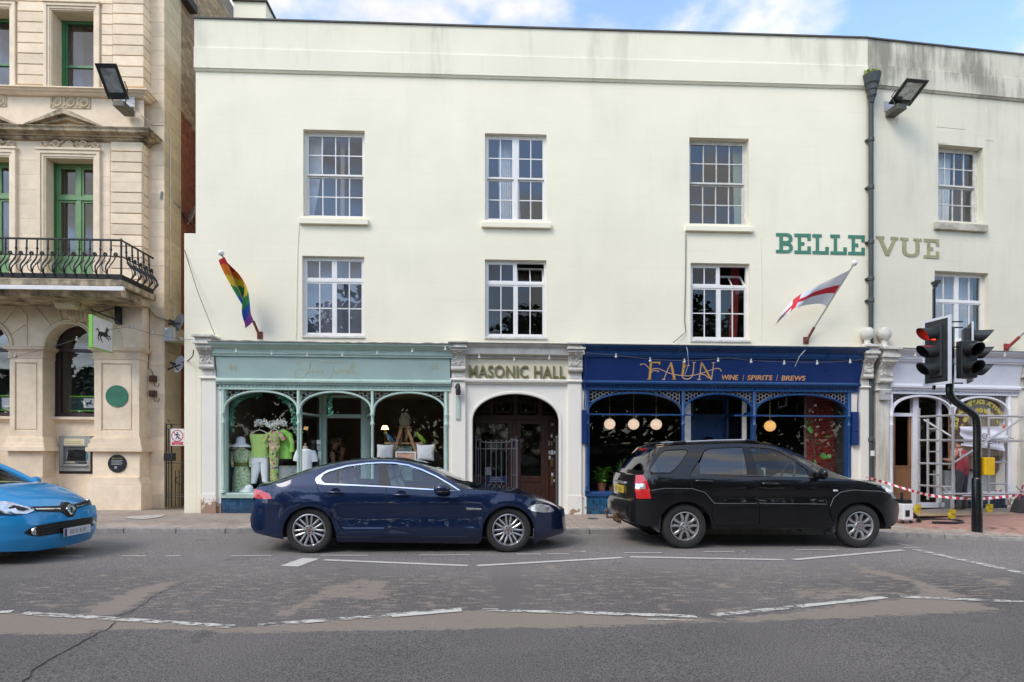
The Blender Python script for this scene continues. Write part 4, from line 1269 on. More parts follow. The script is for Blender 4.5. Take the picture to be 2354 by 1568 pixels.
for(x0,y0,x1,y1,c)in((926,748,955,778,(.7,.7,.68)),(928,785,956,815,(.35,.45,.5)),(936,822,957,878,(.45,.6,.62))):
 a=FAC.px(*zD(x0,y0),-.85);b=FAC.px(*zD(x1,y1),-.85)
 q=M(FAC);q.box(a[0],b[0],-.84,-.835,b[1],a[1]);q.build("leaflet",mat("leaflet_%d"%x0,c,.6,var=.3,vscale=30),gs)
 # navy wine shop
m_navy=mat("navy_paint",(0.014,0.062,0.185),0.33,var=.12,vscale=4,coat=.15)
m_navyf=mat("navy_fascia",(0.007,0.030,0.135),0.35,var=.10,vscale=2)
m_orange=mat("orange_gold_paint",(0.62,0.34,0.075),0.45,var=.08,vscale=9)
m_pink=mat("pale_copper_paint",(0.58,0.37,0.24),0.45,var=.08)
fs=thing("shopfront","navy blue arcaded wine shop front lettered in gold above the black car","shopfront",FAC(4.9,0,.09))
FS=shopfront(fs,FAC,zF,dict(paint=m_navy,fascia=m_navyf,xm=1150,ul=U(1338,850,.12),ur=U(1977,850,.12),rows=(118,212,222,395,432,468),y_sill=1252,y_sillb=1286,y_spring=640,y_crown=488,cols=(128,868,1418,2150),col_base=(1,1,1,1),bays=(1,0,1),tracery=mat("tracery_pale",(0.36,0.36,0.38),.6),grout=mat("pale_grout",(0.28,0.33,0.36),.9),tile=mat("teal_glazed_tile",(0.013,0.075,0.15),0.14,var=.4,vscale=14,rnd=.4,coat=.4),tile_vis=[(1.2,2.6)],glass=glass("shop_glass_dark",(0.93,0.94,0.94),1.5,wav=.03),hex=.047,arch_w=.05))
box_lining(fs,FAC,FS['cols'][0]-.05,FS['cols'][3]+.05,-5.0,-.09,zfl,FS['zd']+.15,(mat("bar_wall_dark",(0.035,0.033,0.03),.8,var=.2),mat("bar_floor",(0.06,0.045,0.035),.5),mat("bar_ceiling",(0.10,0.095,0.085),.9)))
ztb=FS['Z'](655,.05)
for a,b in((0,1),(2,3)):
 q=M(FAC);q.box(FS['cols'][a]+.03,FS['cols'][b]-.03,-.03,.05,ztb-.017,ztb+.017);q.build("transom_bar",m_navy,fs,bevel=.004)
q=M(FAC);q.box(FS['cols'][1]+.03,FS['cols'][1]+.22,-.03,.05,ztb-.017,ztb+.017);q.box(FS['cols'][2]-.45,FS['cols'][2]-.03,-.03,.05,ztb-.016,ztb+.016);q.build("transom_bar",m_navy,fs)
fw2=face_w(FS)
P_=lambda pts:[FAC.px(*zFS(x,y),.165)for x,y in pts]
q=M(FAC)
def pl(pts):
 pp=P_(pts);ids1=[q.P((u,fw2(u,z)+.006,z))for u,z in pp];ids0=[q.P((u,fw2(u,z),z))for u,z in pp]
 q.face(ids1)
 for i in range(len(pp)):
  j=(i+1)%len(pp);q.face((ids0[i],ids0[j],ids1[j],ids1[i]))
pl([(188,128),(216,128),(207,335),(178,335)]);pl([(155,346),(217,346),(206,332),(176,332)]);pl([(190,126),(323,126),(318,167),(306,165),(298,142),(214,142)])
pl([(440,140),(463,128),(520,334),(492,338)]);pl([(475,346),(532,346),(518,332),(490,332)])
pl([(588,130),(645,126),(634,138),(620,300),(593,306),(604,138)])
pl([(824,128),(852,140),(985,345),(972,352),(962,348)])
split_build(q,"letter_stroke",m_orange,FS['fas'])
q=M(FAC)
for pts,wd_ in(([(450,150),(410,240),(376,340)],.018),([(352,344),(392,344)],.02),([(742,136),(738,260),(715,320),(660,342),(615,325),(600,295)],.024),([(722,134),(766,134)],.016),([(836,140),(828,250),(820,340)],.024),([(795,344),(842,344)],.018),([(990,140),(984,240),(975,345)],.022),([(966,138),(1014,138)],.016),([(72,163),(100,152),(140,165),(180,210)],.016),([(205,235),(240,212),(300,212),(380,243),(470,277),(560,292),(680,300),(800,281),(900,250),(1000,216),(1050,208),(1082,224),(1088,243)],.016),([(207,260),(250,232),(304,246)],.018),([(840,278),(890,290),(935,325)],.018),([(622,215),(640,180),(682,172)],.014)):
 stroke(q,curve(P_(pts),8),wd_,fw2,.008)
for c in((72,163),(1088,240),(302,246),(682,172),(934,324)):
 u,z=P_([c])[0];q.ball((u,fw2(u,z)+.004,z),.016,8,sq=(1,.4,1))
split_build(q,"letter_flourish",m_pink,FS['fas'])
q=M(FAC)
for body,x0,x1,y1 in(("WINE",1102,1310,349),("SPIRITS",1428,1742,353),("BREWS",1860,2160,358)):
 a=P_([(x0,y1)])[0];b=P_([(x1,y1)])[0];h_=P_([(x0,y1-62)])[0][1]-a[1]
 uc,zc=(a[0]+b[0])/2,a[1]
 add_text(q,body,uc,0,zc,width=b[0]-a[0],height=h_,extrude=.003,bold=.018,slant=.08,place=lambda x,y,c,uc=uc,zc=zc:(uc+x,fw2(0,zc+y)+.003+c,zc+y))
for x in(1376,1802):
 stroke(q,P_([(x+5,285),(x-5,360)]),.008,fw2,.004)
split_build(q,"letter",mat("copper_letter_paint",(0.66,0.34,0.14),0.45,var=.08),FS['fas'])
wd=-1.3
zdr=FAC.px(*zF(1050,660),wd)[1]
dul,dur=U(*zF(935,800),wd),U(*zF(1205,800),wd)
doorway(fs,FAC,dul,dur,wd,FS['cols'][1],FS['cols'][2],zfl,FS['zd'],zdr,m_navy,g_shop,jam=.05)
q=M(FAC)
da,db,zt_=dul+.05,dur-.05,zdr-.045
cx_,rr=(da+db)/2,(db-da)/2-.14
zsp=zfl+1.55
outer=[(da,zfl),(db,zfl),(db,zt_),(da,zt_)]
n_=16
arc=[(cx_+rr*math.cos(PI*i/n_),zsp+rr*math.sin(PI*i/n_))for i in range(n_+1)]
for i in range(n_):
 (a0,z0),(a1,z1)=arc[i],arc[i+1]
 q.poly([(a0,wd-.04,z0),(a0,wd-.04,zt_),(a1,wd-.04,zt_),(a1,wd-.04,z1)])
q.box(da,cx_-rr,wd-.08,wd-.04,zfl,zt_);q.box(cx_+rr,db,wd-.08,wd-.04,zfl,zt_);q.box(cx_-rr,cx_+rr,wd-.08,wd-.04,zfl,zfl+.7)
strip_arch(q,FAC,arc,wd-.045,wd-.01,.05)
dr=q.build("door",m_navy,fs)
q=M(FAC);q.poly([(cx_-rr,wd-.06,zfl+.7),(cx_+rr,wd-.06,zfl+.7),(cx_+rr,wd-.06,zsp+rr),(cx_-rr,wd-.06,zsp+rr)]);q.build("pane",g_dark,dr,fix=False)
q=M(FAC);q.tube([(cx_-.22,wd-.03,zfl+1.38),(cx_,wd-.03,zfl+1.72),(cx_+.22,wd-.03,zfl+1.38)],.006,6);q.build("hanging_sign_cord",m_gold,dr)
for(x0,y0,x1,y1,mm,nm,w)in((885,560,930,900,m_oldwhite,"lobby_board",-.25),(1330,500,1362,900,m_oldwhite,"lobby_post",-.4)):
 a=FAC.px(*zF(x0,y0),w);b=FAC.px(*zF(x1,y1),w)
 q=M(FAC);q.box(a[0],b[0],w-.05,w,zfl,a[1]);q.build(nm,mm,fs,bevel=.004)
for(x0,x1,y0,y1)in((88,124,612,872),(2182,2230,628,886)):
 a=FAC.px(*zF(x0,y0),.14);b=FAC.px(*zF(x1,y1),.14)
 q=M(FAC);q.box(a[0],b[0],.06,.14,b[1],a[1]);q.box(a[0]+.03,b[0]-.02,.14,.155,lerp(b[1],a[1],.42),lerp(b[1],a[1],.5));q.build("side_board",m_navyf,fs,bevel=.004)
 # white shop under renovation
m_lil=mat("white_shop_paint",(0.74,0.74,0.78),0.4,var=.05,vscale=4)
m_lilc=mat("shop_cornice_shade",(0.50,0.50,0.53),0.5,var=.1)  # greyer copy of the white paint, cornice shade put into the colour
ws_=thing("shopfront","white arcaded shop front with blank fascia behind the scaffold","shopfront",FAC2(1.9,0,.15))
zg2=FAC2.px(2200,1168)[1]
WS=shopfront(ws_,FAC2,zG,dict(paint=m_lil,fascia=m_lil,xm=640,ul=U(2046,850,.12,FAC2),ur=U(2345,850,.12,FAC2),rows=(226,306,312,448,488,512),y_sill=1138,y_sillb=1156,y_spring=640,y_crown=523,cols=(238,632,992),col_base=(0,1,1),bays=(0,1),tracery=mat("tracery_dark",(0.16,0.16,0.18),.6),grout=m_grout,tile=mat("navy_tile",(0.012,0.022,0.05),.2,rnd=.3),tile_vis=[(-9,9)],glass=g_shop,hex=.05,zg=zg2,arch_w=.06))
box_lining(ws_,FAC2,WS['cols'][0]-.05,WS['cols'][2]+.05,-3.6,-.09,zg2,WS['zd']+.15,(m_in1,m_floor,m_ceil))
a=U(*zG(245,900),-.15,FAC2);b=U(*zG(372,900),-.15,FAC2);c=U(*zG(408,900),-.15,FAC2);e=WS['cols'][1]
ztd=FAC2.px(*zG(300,640),-.15)[1]
q=M(FAC2)
q.box(a-.03,a+.02,-.2,-.12,zg2,WS['zd']);q.box(b,c,-.2,-.1,zg2,WS['zd']);q.box(a+.02,b,-.2,-.11,ztd-.04,ztd+.04);q.box(c,e,-.2,-.12,zg2,zg2+.12)
xx=U(*zG(548,700),-.15,FAC2);q.box(xx-.04,xx+.04,-.2,-.12,zg2,WS['zd'])
q.build("door_frame",m_lil,ws_,bevel=.004)
zpan=FAC2.px(*zG(300,970),-.15)[1]
q=M(FAC2);q.box(a+.03,b-.01,-.19,-.15,zg2+.03,zpan-.02);q.box(a+.03,b-.01,-.19,-.14,zpan-.02,zpan+.02);q.box(a+.03,a+.09,-.19,-.145,zpan,ztd-.04);q.box(b-.07,b-.01,-.19,-.145,zpan,ztd-.04)
q.build("door",[mat("stripped_wood",(0.23,0.105,0.045),.6,var=.25,stretch=(8,8,1))],ws_,bevel=.004)
for(s0,s1)in((c,xx-.04),(xx+.04,e-.03)):
 q=M(FAC2);q.poly([(s0,-.16,zg2+.12),(s1,-.16,zg2+.12),(s1,-.16,WS['zd']),(s0,-.16,WS['zd'])]);q.build("pane",g_shop,ws_,fix=False)
ba,bb=WS['cols'][1]+.08,WS['cols'][2]-.05
q0=M(FAC2);q0.box(ba,bb,-.16,-.12,WS['zd']-.03,WS['zd']);bl=q0.build("blind",mat("blind_brown",(0.16,0.09,0.055),.7,rnd=.2),ws_)
n_=34
for i in range(n_):
 u=lerp(ba,bb,(i+.5)/n_)
 q=M(FAC2);q.box(u-.03,u+.012,-.15,-.145,WS['zs']+.55,WS['zd']-.03);q.build("slat",mat("blind_slat",(0.20,0.115,0.07),.7,rnd=.35),bl)
q=M(FAC2);q.box(ba,bb,-.6,-.25,zg2+.2,WS['zs']+.5);q.build("window_seat",mat("dust_sheet_grey",(0.33,0.34,0.36),.9,var=.3),ws_)
q=M(FAC2)
uc,zc=FAC2.px(*zG(815,735),0);R_=0.60
txt="BELLE VUE TERRACE ARTISANS"
def arc_text(q,txt,uc,zc,R,a0,a1,h,w):
 n=len(txt)
 for i,ch in enumerate(txt):
  if ch==' ':continue
  an=math.radians(lerp(a0,a1,(i+.5)/n))
  v,f=text_mesh(ch,h*1.35,.002,.012)
  x0=(min(p[0]for p in v)+max(p[0]for p in v))/2
  k=len(q.v)
  for p in v:
   x,y=p[0]-x0,p[1]
   q.v.append(q.fr(uc+math.sin(an)*(R+y)+math.cos(an)*x,w+p[2],zc+math.cos(an)*(R+y)-math.sin(an)*x))
  for g in f:q.face([k+j for j in g])
arc_text(q,txt,uc,zc,.62,-98,68,.09,-.012)
arc_text(q,"& GIFTS AND WINES &",uc,zc-.02,.44,-80,70,.085,-.012)
split_build(q,"letter",mat("gilt",(0.62,0.45,0.10),.35,metal=.6),ws_)
# portal of the hall
m_portal=stained("portal_white",(0.82,0.785,0.70),streak=(0.4,0.36,0.3),amt=0.2,thr=(.5,.7),flake=(0.42,0.33,0.26),fthr=(.71,.73),bump=.25)
m_frieze=mat("cream_sign_board",(0.80,0.71,0.54),.7,var=.08,vscale=3)
po=thing("hall_portal","white arched portal with olive letters MASONIC HALL between the two shops","portal",FAC(.1,0,.09))
pa,pb=U(1070,1000,.02),U(1306,1000,.02)
Zp=lambda y,w=.05:FAC.px(*zE(620,y),w)[1]
q=M(FAC)
zt,zb=Zp(98,.4),Zp(212,.2)
h=zt-zb
q.extr([(-.1,zb),(.14,zb),(.15,zb+h*.18),(.25,zb+h*.25),(.26,zb+h*.32),(.27,zb+h*.7),(.36,zb+h*.93),(.36,zt),(-.1,zt+.03)],pa-.02,pb+.02)
q.build("cornice",mat("grey_white_cornice",(0.60,0.58,0.53),.8,var=.15,dirt=(.25,.23,.2),dscale=4,damt=.5),po,smooth=25)
q=M(FAC);q.extr([(-.1,zt+.031),(.385,zt+.001),(.385,zt+.014),(-.1,zt+.05)],pa-.03,pb+.03);q.build("cornice_flashing",MATS["weathered_flashing"],po)
zfb=Zp(376,.1)
q=M(FAC);q.box(pa,pb,-.1,.09,zfb,zb);fr_=q.build("sign_board",m_frieze,po)
q=M(FAC)
a=FAC.px(*zE(243,362),.11);b=FAC.px(*zE(990,370),.11)
add_text(q,"MASONIC HALL",(a[0]+b[0])/2,.115,(a[1]+b[1])/2,width=b[0]-a[0],height=.275,extrude=.012,bold=.014,spacing=1.08)
split_build(q,"letter",mat("olive_letter_paint",(0.17,0.155,0.06),.55,var=.15),fr_)
q=M(FAC);zmo=Zp(416,.08)
q.extr([(-.1,zmo),(.06,zmo),(.07,zmo+.03),(.13,zmo+.05),(.14,zfb-.02),(.12,zfb),(-.1,zfb)],pa-.03,pb+.03);q.build("moulding",m_portal,po)
ja,jb=U(*zE(262,900),.03),U(*zE(952,900),.03)
zcr,zsp=Zp(480,.03),Zp(705,.03)
c,rx,rz=(ja+jb)/2,(jb-ja)/2,zcr-zsp
n_=40
arc=[(c-rx*math.cos(PI*i/n_),zsp+rz*math.sin(PI*i/n_)**.92)for i in range(n_+1)]
q=M(FAC)
for i in range(n_):
 (a0,z0),(a1,z1)=arc[i],arc[i+1]
 q.poly([(a0,.03,z0),(a1,.03,z1),(a1,.03,zmo),(a0,.03,zmo)])
 q.poly([(a0,.03,z0),(a1,.03,z1),(a1,-.35,z1),(a0,-.35,z0)])
z0=.05
q.poly([(pa,.03,z0),(ja,.03,z0),(ja,.03,zmo),(pa,.03,zmo)]);q.poly([(jb,.03,z0),(pb,.03,z0),(pb,.03,zmo),(jb,.03,zmo)])
q.poly([(ja,.03,z0),(ja,.03,zsp),(ja,-.35,zsp),(ja,-.35,z0)]);q.poly([(jb,.03,z0),(jb,.03,zsp),(jb,-.35,zsp),(jb,-.35,z0)])
q.build("arch_wall",m_portal,po,smooth=30)
q=M(FAC);strip_arch(q,FAC,[(ja,z0),(ja,(z0+zsp)/2)]+arc+[(jb,(z0+zsp)/2),(jb,z0)],-.02,.055,.07);q.build("arch_moulding",m_portal,po,smooth=50)
m_dkwood=mat("dark_varnished_wood",(0.070,0.025,0.016),.38,var=.3,stretch=(14,14,1.2),vscale=2)
wdp=-1.15
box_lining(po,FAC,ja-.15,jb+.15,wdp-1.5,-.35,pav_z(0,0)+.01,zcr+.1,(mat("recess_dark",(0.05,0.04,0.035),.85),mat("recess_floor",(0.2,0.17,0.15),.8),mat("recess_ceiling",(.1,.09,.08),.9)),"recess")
zd0=pav_z(0,0)+.02
ztr=FAC.px(*zE(700,668),wdp)[1]
ud=[U(*zE(x,900),wdp)for x in(225,592,600,846,852,985)]
q=M(FAC);q.box(ud[0]-.1,ud[5]+.1,wdp-.1,wdp+.04,ztr-.06,ztr+.04)
for u in(ud[1]+.01,ud[3]+.01):q.box(u-.035,u+.035,wdp-.1,wdp+.035,zd0,ztr-.06)
for i in range(5):
 u=lerp(ud[0],ud[5],i/4);q.box(u-.05,u+.05,wdp-.09,wdp+.02,ztr+.04,zcr+.1)
q.box(ud[4],ud[5]+.1,wdp-.09,wdp,zd0,ztr-.06)
q.build("door_frame",m_dkwood,po,bevel=.005)
for i in range(4):
 u0,u1=lerp(ud[0],ud[5],i/4)+.05,lerp(ud[0],ud[5],(i+1)/4)-.05
 q=M(FAC);q.poly([(u0,wdp-.04,ztr+.04),(u1,wdp-.04,ztr+.04),(u1,wdp-.04,zcr+.1),(u0,wdp-.04,zcr+.1)]);q.build("fanlight_pane",g_dark,po,fix=False)
 q=M(FAC);q.box(u0+.06,u1-.06,wdp-.038,wdp-.02,ztr+.1,ztr+.13);q.box(u0+.06,u0+.085,wdp-.038,wdp-.02,ztr+.13,zcr);q.box(u1-.085,u1-.06,wdp-.038,wdp-.02,ztr+.13,zcr);q.build("fanlight_bead",m_dkwood,po)
for k,(u0,u1)in enumerate(((ud[0],ud[1]-.025),(ud[2]+.025,ud[3]-.025))):
 zg0,zg1=FAC.px(*zE(700,1125),wdp)[1],FAC.px(*zE(700,722),wdp)[1]
 s=.115
 q=M(FAC)
 q.box(u0,u0+s,wdp-.06,wdp,zd0,ztr-.06);q.box(u1-s,u1,wdp-.06,wdp,zd0,ztr-.06)
 q.box(u0+s,u1-s,wdp-.06,wdp-.001,zd0,zd0+.16);q.box(u0+s,u1-s,wdp-.05,wdp-.02,zd0+.16,zg0-.14);q.box(u0+s,u1-s,wdp-.06,wdp-.001,zg0-.14,zg0);q.box(u0+s,u1-s,wdp-.06,wdp-.001,zg1,ztr-.06)
 dr=q.build("door",m_dkwood,po,bevel=.005)
 q=M(FAC);q.poly([(u0+s,wdp-.03,zg0),(u1-s,wdp-.03,zg0),(u1-s,wdp-.03,zg1),(u0+s,wdp-.03,zg1)]);q.build("pane",glass("door_glass",(.55,.6,.5),1.55,.05),dr,fix=False)
 if k==0:
  ue,ze=U(*zP(540,910),wdp),FAC.px(*zP(540,910),wdp)[1]
  q=M(FAC);q.tube([(ue+.0,wdp+.005,ze-.1),(ue-.04,wdp+.05,ze-.07),(ue-.05,wdp+.06,ze),(ue-.04,wdp+.05,ze+.07),(ue,wdp+.005,ze+.1)],.009);q.build("handle",m_iron,dr,smooth=40)
  a=FAC.px(*zP(232,1162),wdp+.01);b=FAC.px(*zP(488,1248),wdp+.01)
  q=M(FAC);q.box(a[0],b[0],wdp+.0,wdp+.01,b[1],a[1]);pq=q.build("notice",mat("blue_notice",(0.012,0.05,0.19),.5),dr)
  q=M(FAC);h_=a[1]-b[1];uc=(a[0]+b[0])/2
  add_text(q,"MALVERN",uc,wdp+.011,b[1]+h_*.66,height=h_*.2,extrude=.001,bold=.01);add_text(q,"MASONIC HALL",uc,wdp+.011,b[1]+h_*.38,height=h_*.18,extrude=.001,bold=.01)
  q.box(a[0]+.05,b[0]-.05,wdp+.0105,wdp+.0115,b[1]+h_*.16,b[1]+h_*.22);q.build("lettering",m_white,pq)
  a=FAC.px(*zP(208,1040),wdp+.012);b=FAC.px(*zP(290,1145),wdp+.012)
  q=M(FAC);q.box(a[0],b[0],wdp+.001,wdp+.009,b[1],a[1]);q.build("paper_notice",mat("paper_grey",(.4,.4,.42),.8,var=.4,vscale=40),dr)
  e0=FAC.px(*zP(358,745),wdp-.02)
  q=M(FAC)
  for p in(((-.16,.06),(0,-.12),(.16,.06)),((-.12,-.1),(0,.14),(.12,-.1))):
   stroke(q,[(e0[0]+x,e0[1]+y)for x,y in p],.018,wdp-.028,.003)
  q.build("emblem",mat("teal_print",(.03,.12,.15),.5),dr)
m_brass=mat("brass_plate",(0.50,0.36,0.13),.3,metal=.9,var=.1)
m_wpl=mat("white_plastic",(0.75,0.75,0.74),.4)
for(x0,y0,x1,y1,mm)in((1043,685,1070,755,m_wpl),(1088,600,1112,645,m_wpl),(1090,695,1110,750,m_brass),(1127,655,1152,708,m_brass),(1048,820,1086,868,m_wpl),(1093,812,1122,872,m_wpl),(1130,822,1160,868,m_wpl),(1048,888,1088,936,m_wpl),(1090,920,1130,1042,m_brass),(1097,1118,1125,1160,m_wpl),(1090,1160,1125,1280,m_brass),(1125,1205,1142,1240,m_wpl),(1088,452,1134,488,mat("number_plate_grey",(.3,.25,.22),.5))):
 a=FAC.px(*zP(x0,y0),wdp+.02);b=FAC.px(*zP(x1,y1),wdp+.02)
 q=M(FAC);q.box(a[0],b[0],wdp,wdp+.02,b[1],a[1])
 q.ball(((a[0]+b[0])/2,wdp+.02,lerp(b[1],a[1],.35)),.008,6)
 q.build("bell_push" if mm is m_wpl else "letter_plate",mm,po,bevel=.003)
a=FAC.px(*zP(1111,484),wdp);q=M(FAC);add_text(q,"43",a[0],wdp+.022,a[1]+.01,height=.04,extrude=.001);q.build("door_number",m_white,po)
m_gate=mat("grey_iron",(0.10,0.105,0.12),.55,metal=.4,var=.2)
def gate(label,pts_leaf):
 pass
wg=-.22
G=lambda x,y:FAC.px(*zP(x,y),wg)
gt=thing("iron_gate","grey iron gate with round finials shut across the dark hall doorway","gate",FAC(G(40,1300)[0],wg,.1))
zb_=.14
def bar(parent,name,x,y0,r=.011,fin=True,yb=None):
 a=G(x,y0);q=M(FAC);zbot=zb_ if yb is None else G(x,yb)[1]
 q.tube([(a[0],wg,zbot),(a[0],wg,a[1])],r,8)
 if fin:q.ball((a[0],wg,a[1]+.012),r*1.7,8)
 q.build(name,m_gate,parent,smooth=50)
for x,y0,r in((38,620,.02),(86,645,.016),(638,700,.024)):bar(gt,"gate_post",x,y0,r)
for x,y0 in((120,790),(152,670),(220,700),(290,698),(358,698),(428,698),(496,700),(566,665),(597,790),(625,645)):bar(gt,"gate_bar",x,y0,.0095,fin=y0<760)
q=M(FAC)
q.tube([(*[G(x,y)[0]],wg,G(x,y)[1])for x,y in curve([(86,668),(150,668),(170,695),(200,708),(358,712),(520,708),(545,690),(562,672),(625,670)],6)],.013,8);q.build("top_rail",m_gate,gt,smooth=40)
for y in(796,1148):
 q=M(FAC);q.tube([(G(86,y)[0],wg,G(86,y)[1]),(G(630,y)[0],wg,G(630,y)[1])]if y<1000 else[(G(86,y)[0],wg,G(86,y)[1]),(G(152,y)[0],wg,G(152,y)[1])],.011,8);q.build("rail",m_gate,gt,smooth=40)
q=M(FAC);q.tube([(G(566,1145)[0],wg,G(566,1145)[1]),(G(630,1145)[0],wg,G(630,1145)[1])],.011,8);q.build("rail",m_gate,gt,smooth=40)
for x in(118,597):
 a=G(x,735);q=M(FAC);q.tube([(a[0]+.045*math.cos(t),wg,a[1]+.1*math.sin(t))for t in[2*PI*i/20 for i in range(20)]],.008,6,closed=True);q.build("ring",m_gate,gt,smooth=40)
g2=thing("iron_gate","grey iron gate leaf folded back against the far jamb of the hall doorway","gate",FAC(G(1190,1300)[0],wg,.1))
for x,y0,r in((1225,630,.022),(1172,650,.026)):bar(g2,"gate_post",x,y0,r)
q=M(FAC);a,b=G(1175,830),G(1235,880);q.box(a[0],b[0],wg-.03,wg+.03,a[1]-.05,a[1]+.02);q.build("hinge_plate",m_gate,g2)
for k in range(5):
 q=M(FAC);u=G(1195,700)[0];w=wg-.12-.13*k;q.tube([(u,w,zb_),(u,w,G(1195,690)[1])],.0095,8);q.build("gate_bar",m_gate,g2)
for zz in(G(1195,700)[1],G(1195,800)[1],zb_+.15):
 q=M(FAC);u=G(1195,700)[0];q.tube([(u,wg,zz),(u,wg-.7,zz)],.012,8);q.build("rail",m_gate,g2)
 # the stone bank
def stone_material(name,c,dirt=(0.42,0.33,0.22),damt=.3,rnd=.10,dscale=1.4,bump=.15,dlo=.48):
 return mat(name,c,.88,var=.10,vscale=3.5,bump=bump,bscale=55,rnd=rnd,dirt=dirt,dscale=dscale,damt=damt,dlo=dlo)
m_st=stone_material("bath_stone",(0.84,0.68,0.49))
m_st2=stone_material("bath_stone_smooth",(0.84,0.69,0.51),damt=.25,rnd=.05)
m_stp=stone_material("bath_stone_pale",(0.83,0.68,0.50),dirt=(0.36,0.24,0.15),damt=.35,dscale=1.1)
m_stw=stone_material("bath_stone_sooty",(0.60,0.47,0.31),dirt=(0.045,0.04,0.03),damt=.95,dscale=2.6,bump=.6,dlo=.40)
m_stside=stone_material("bath_stone_grey",(0.62,0.51,0.34),dirt=(0.25,0.22,0.17),damt=.45)
m_grn=mat("green_gloss_frame",(0.04,0.165,0.065),.35,var=.12,vscale=6)
m_grnl=mat("pale_green_frame",(0.15,0.29,0.115),.4,var=.12,vscale=6)
bank=thing("bank_building","honey coloured stone bank with green windows, iron balcony and arched ground floor","building",FAC(-9.2,-.4,.09))
WB,WQ,WR=-.40,-.34,-.64
ZA=lambda y,w=WB,x=800:FAC.px(*zA(x,y),w)[1]
ZB=lambda y,w=WB,x=800:FAC.px(*zB(x,y),w)[1]
ZC=lambda y,w=-.3,x=840:FAC.px(*zC(x,y),w)[1]
UA=lambda x,w=WB,y=600:FAC.px(*zA(x,y),w)[0]
UC=lambda x,w=-.3,y=500:FAC.px(*zC(x,y),w)[0]
uCor=UA(1205,WQ)
uMar=FAC.px(378,300,WR)[0]
PITCH=UA(790)-UA(85)
uLeft=-14.0
ZTOP=13.2
zSill,zSill0=ZA(735,-.2),ZA(802,-.3)
zCn1,zCn0=ZA(1072,-.15),ZA(1185,-.35)
zBal=ZB(905,.85,500)
op_up=(UA(440),UA(792),zSill,ZA(105))
op_mid=(UA(385),UA(797),ZB(880),ZA(1330))
hs=[]
for k in range(3):
 hs+=[(op_up[0]-k*PITCH,op_up[1]-k*PITCH,op_up[2],op_up[3]),(op_mid[0]-k*PITCH,op_mid[1]-k*PITCH,op_mid[2],op_mid[3])]
q=M(FAC)
zG1=ZB(1095,WB)
wall_with_holes(q,uLeft,uCor-.02,zG1,ZTOP,hs,.32,w=WB)
q.build("wall",m_st2,bank)
q=M(FAC);q.box(uCor-.3,uMar,-1.4,WR,.02,ZTOP);q.box(uLeft,uMar-.1,-4,-1.38,zG1,ZTOP);q.build("corner_margin",m_stp,bank)
zz=.12
rnd=random.Random(3)
while zz<ZTOP-.4:
 h_=.33
 q=M(FAC);q.box(uMar+.0,uMar+.012,-1.38,WR-.004,zz+.003,zz+h_-.003);q.build("stone_block",m_stside,bank)
 q=M(FAC);q.box(uCor+.0,uMar-.002,WR-.02,WR+.010,zz+.003,zz+h_-.003);q.build("stone_block",m_st,bank)
 zz+=h_
joints_up=[-48,38,122,210,298,385,472,562,652,733]
for k in range(3):
 for a,b in zip(joints_up,joints_up[1:]):
  z1,z0=ZA(a),ZA(b)
  for(x0,x1,w)in((145,367,WB+.045),)+(((852,946,WB+.035),(946,1205,WQ))if k==0 else()):
   if k and x0>800:continue
   u0,u1=UA(x0,w)-k*PITCH,UA(x1,w)-k*PITCH
   if u0<uLeft:continue
   q=M(FAC);q.box(u0,u1,WR if x1==1205 else WB-.02,w,z0+.008,z1-.008);q.build("stone_block",m_st,bank,bevel=.012)
j_mid=[ZA(1182,WQ),ZA(1265,WQ),ZA(1355,WQ),ZA(1440,WQ),ZA(1527,WQ),ZB(92,WQ),ZB(178,WQ),ZB(265,WQ),ZB(353,WQ),ZB(443,WQ),ZB(535,WQ),ZB(630,WQ),ZB(725,WQ),ZB(820,WQ),ZB(910,WQ),ZB(1000,WQ)]
for z1,z0 in zip(j_mid,j_mid[1:]):
 q=M(FAC);q.box(UA(928,WQ),UA(1190,WQ),WR,WQ,z0+.008,z1-.008);q.build("stone_block",m_st,bank,bevel=.012)
for k in range(3):
 for i in range(9):
  z0=ZB(905)+i*.33
  for(x0,x1)in((145,325),)+(((852,926),)if k==0 else()):
   u0,u1=UA(x0)-k*PITCH,UA(x1)-k*PITCH
   q=M(FAC);q.box(u0+.002,u1-.002,WB-.02,WB+.012,z0+.002,z0+.328);q.build("stone_block",m_st2,bank)
def architrave(x0,x1,y0,yb,k,fn,th=42,zb=None):
 u0,u1=FAC.px(*fn(x0,y0),WB)[0]-k*PITCH,FAC.px(*fn(x1,y0),WB)[0]-k*PITCH
 zt=FAC.px(*fn(800,y0),WB)[1]
 t=(u1-u0)*.12
 q=M(FAC)
 for(d0,d1,w)in((0,.45,.075),(.45,.8,.05),(.8,1.0,.03)):
  a,b=t*d0,t*d1
  q.box(u0+a,u0+b,WB-.02,WB+w,zb,zt-a);q.box(u1-b,u1-a,WB-.02,WB+w,zb,zt-a);q.box(u0+b,u1-b,WB-.02,WB+w-.001,zt-b,zt-a)
 q.box(u0-.03,u1+.03,WB-.02,WB+.1,zt,zt+.05)
 q.build("architrave",m_st2,bank,bevel=.004)
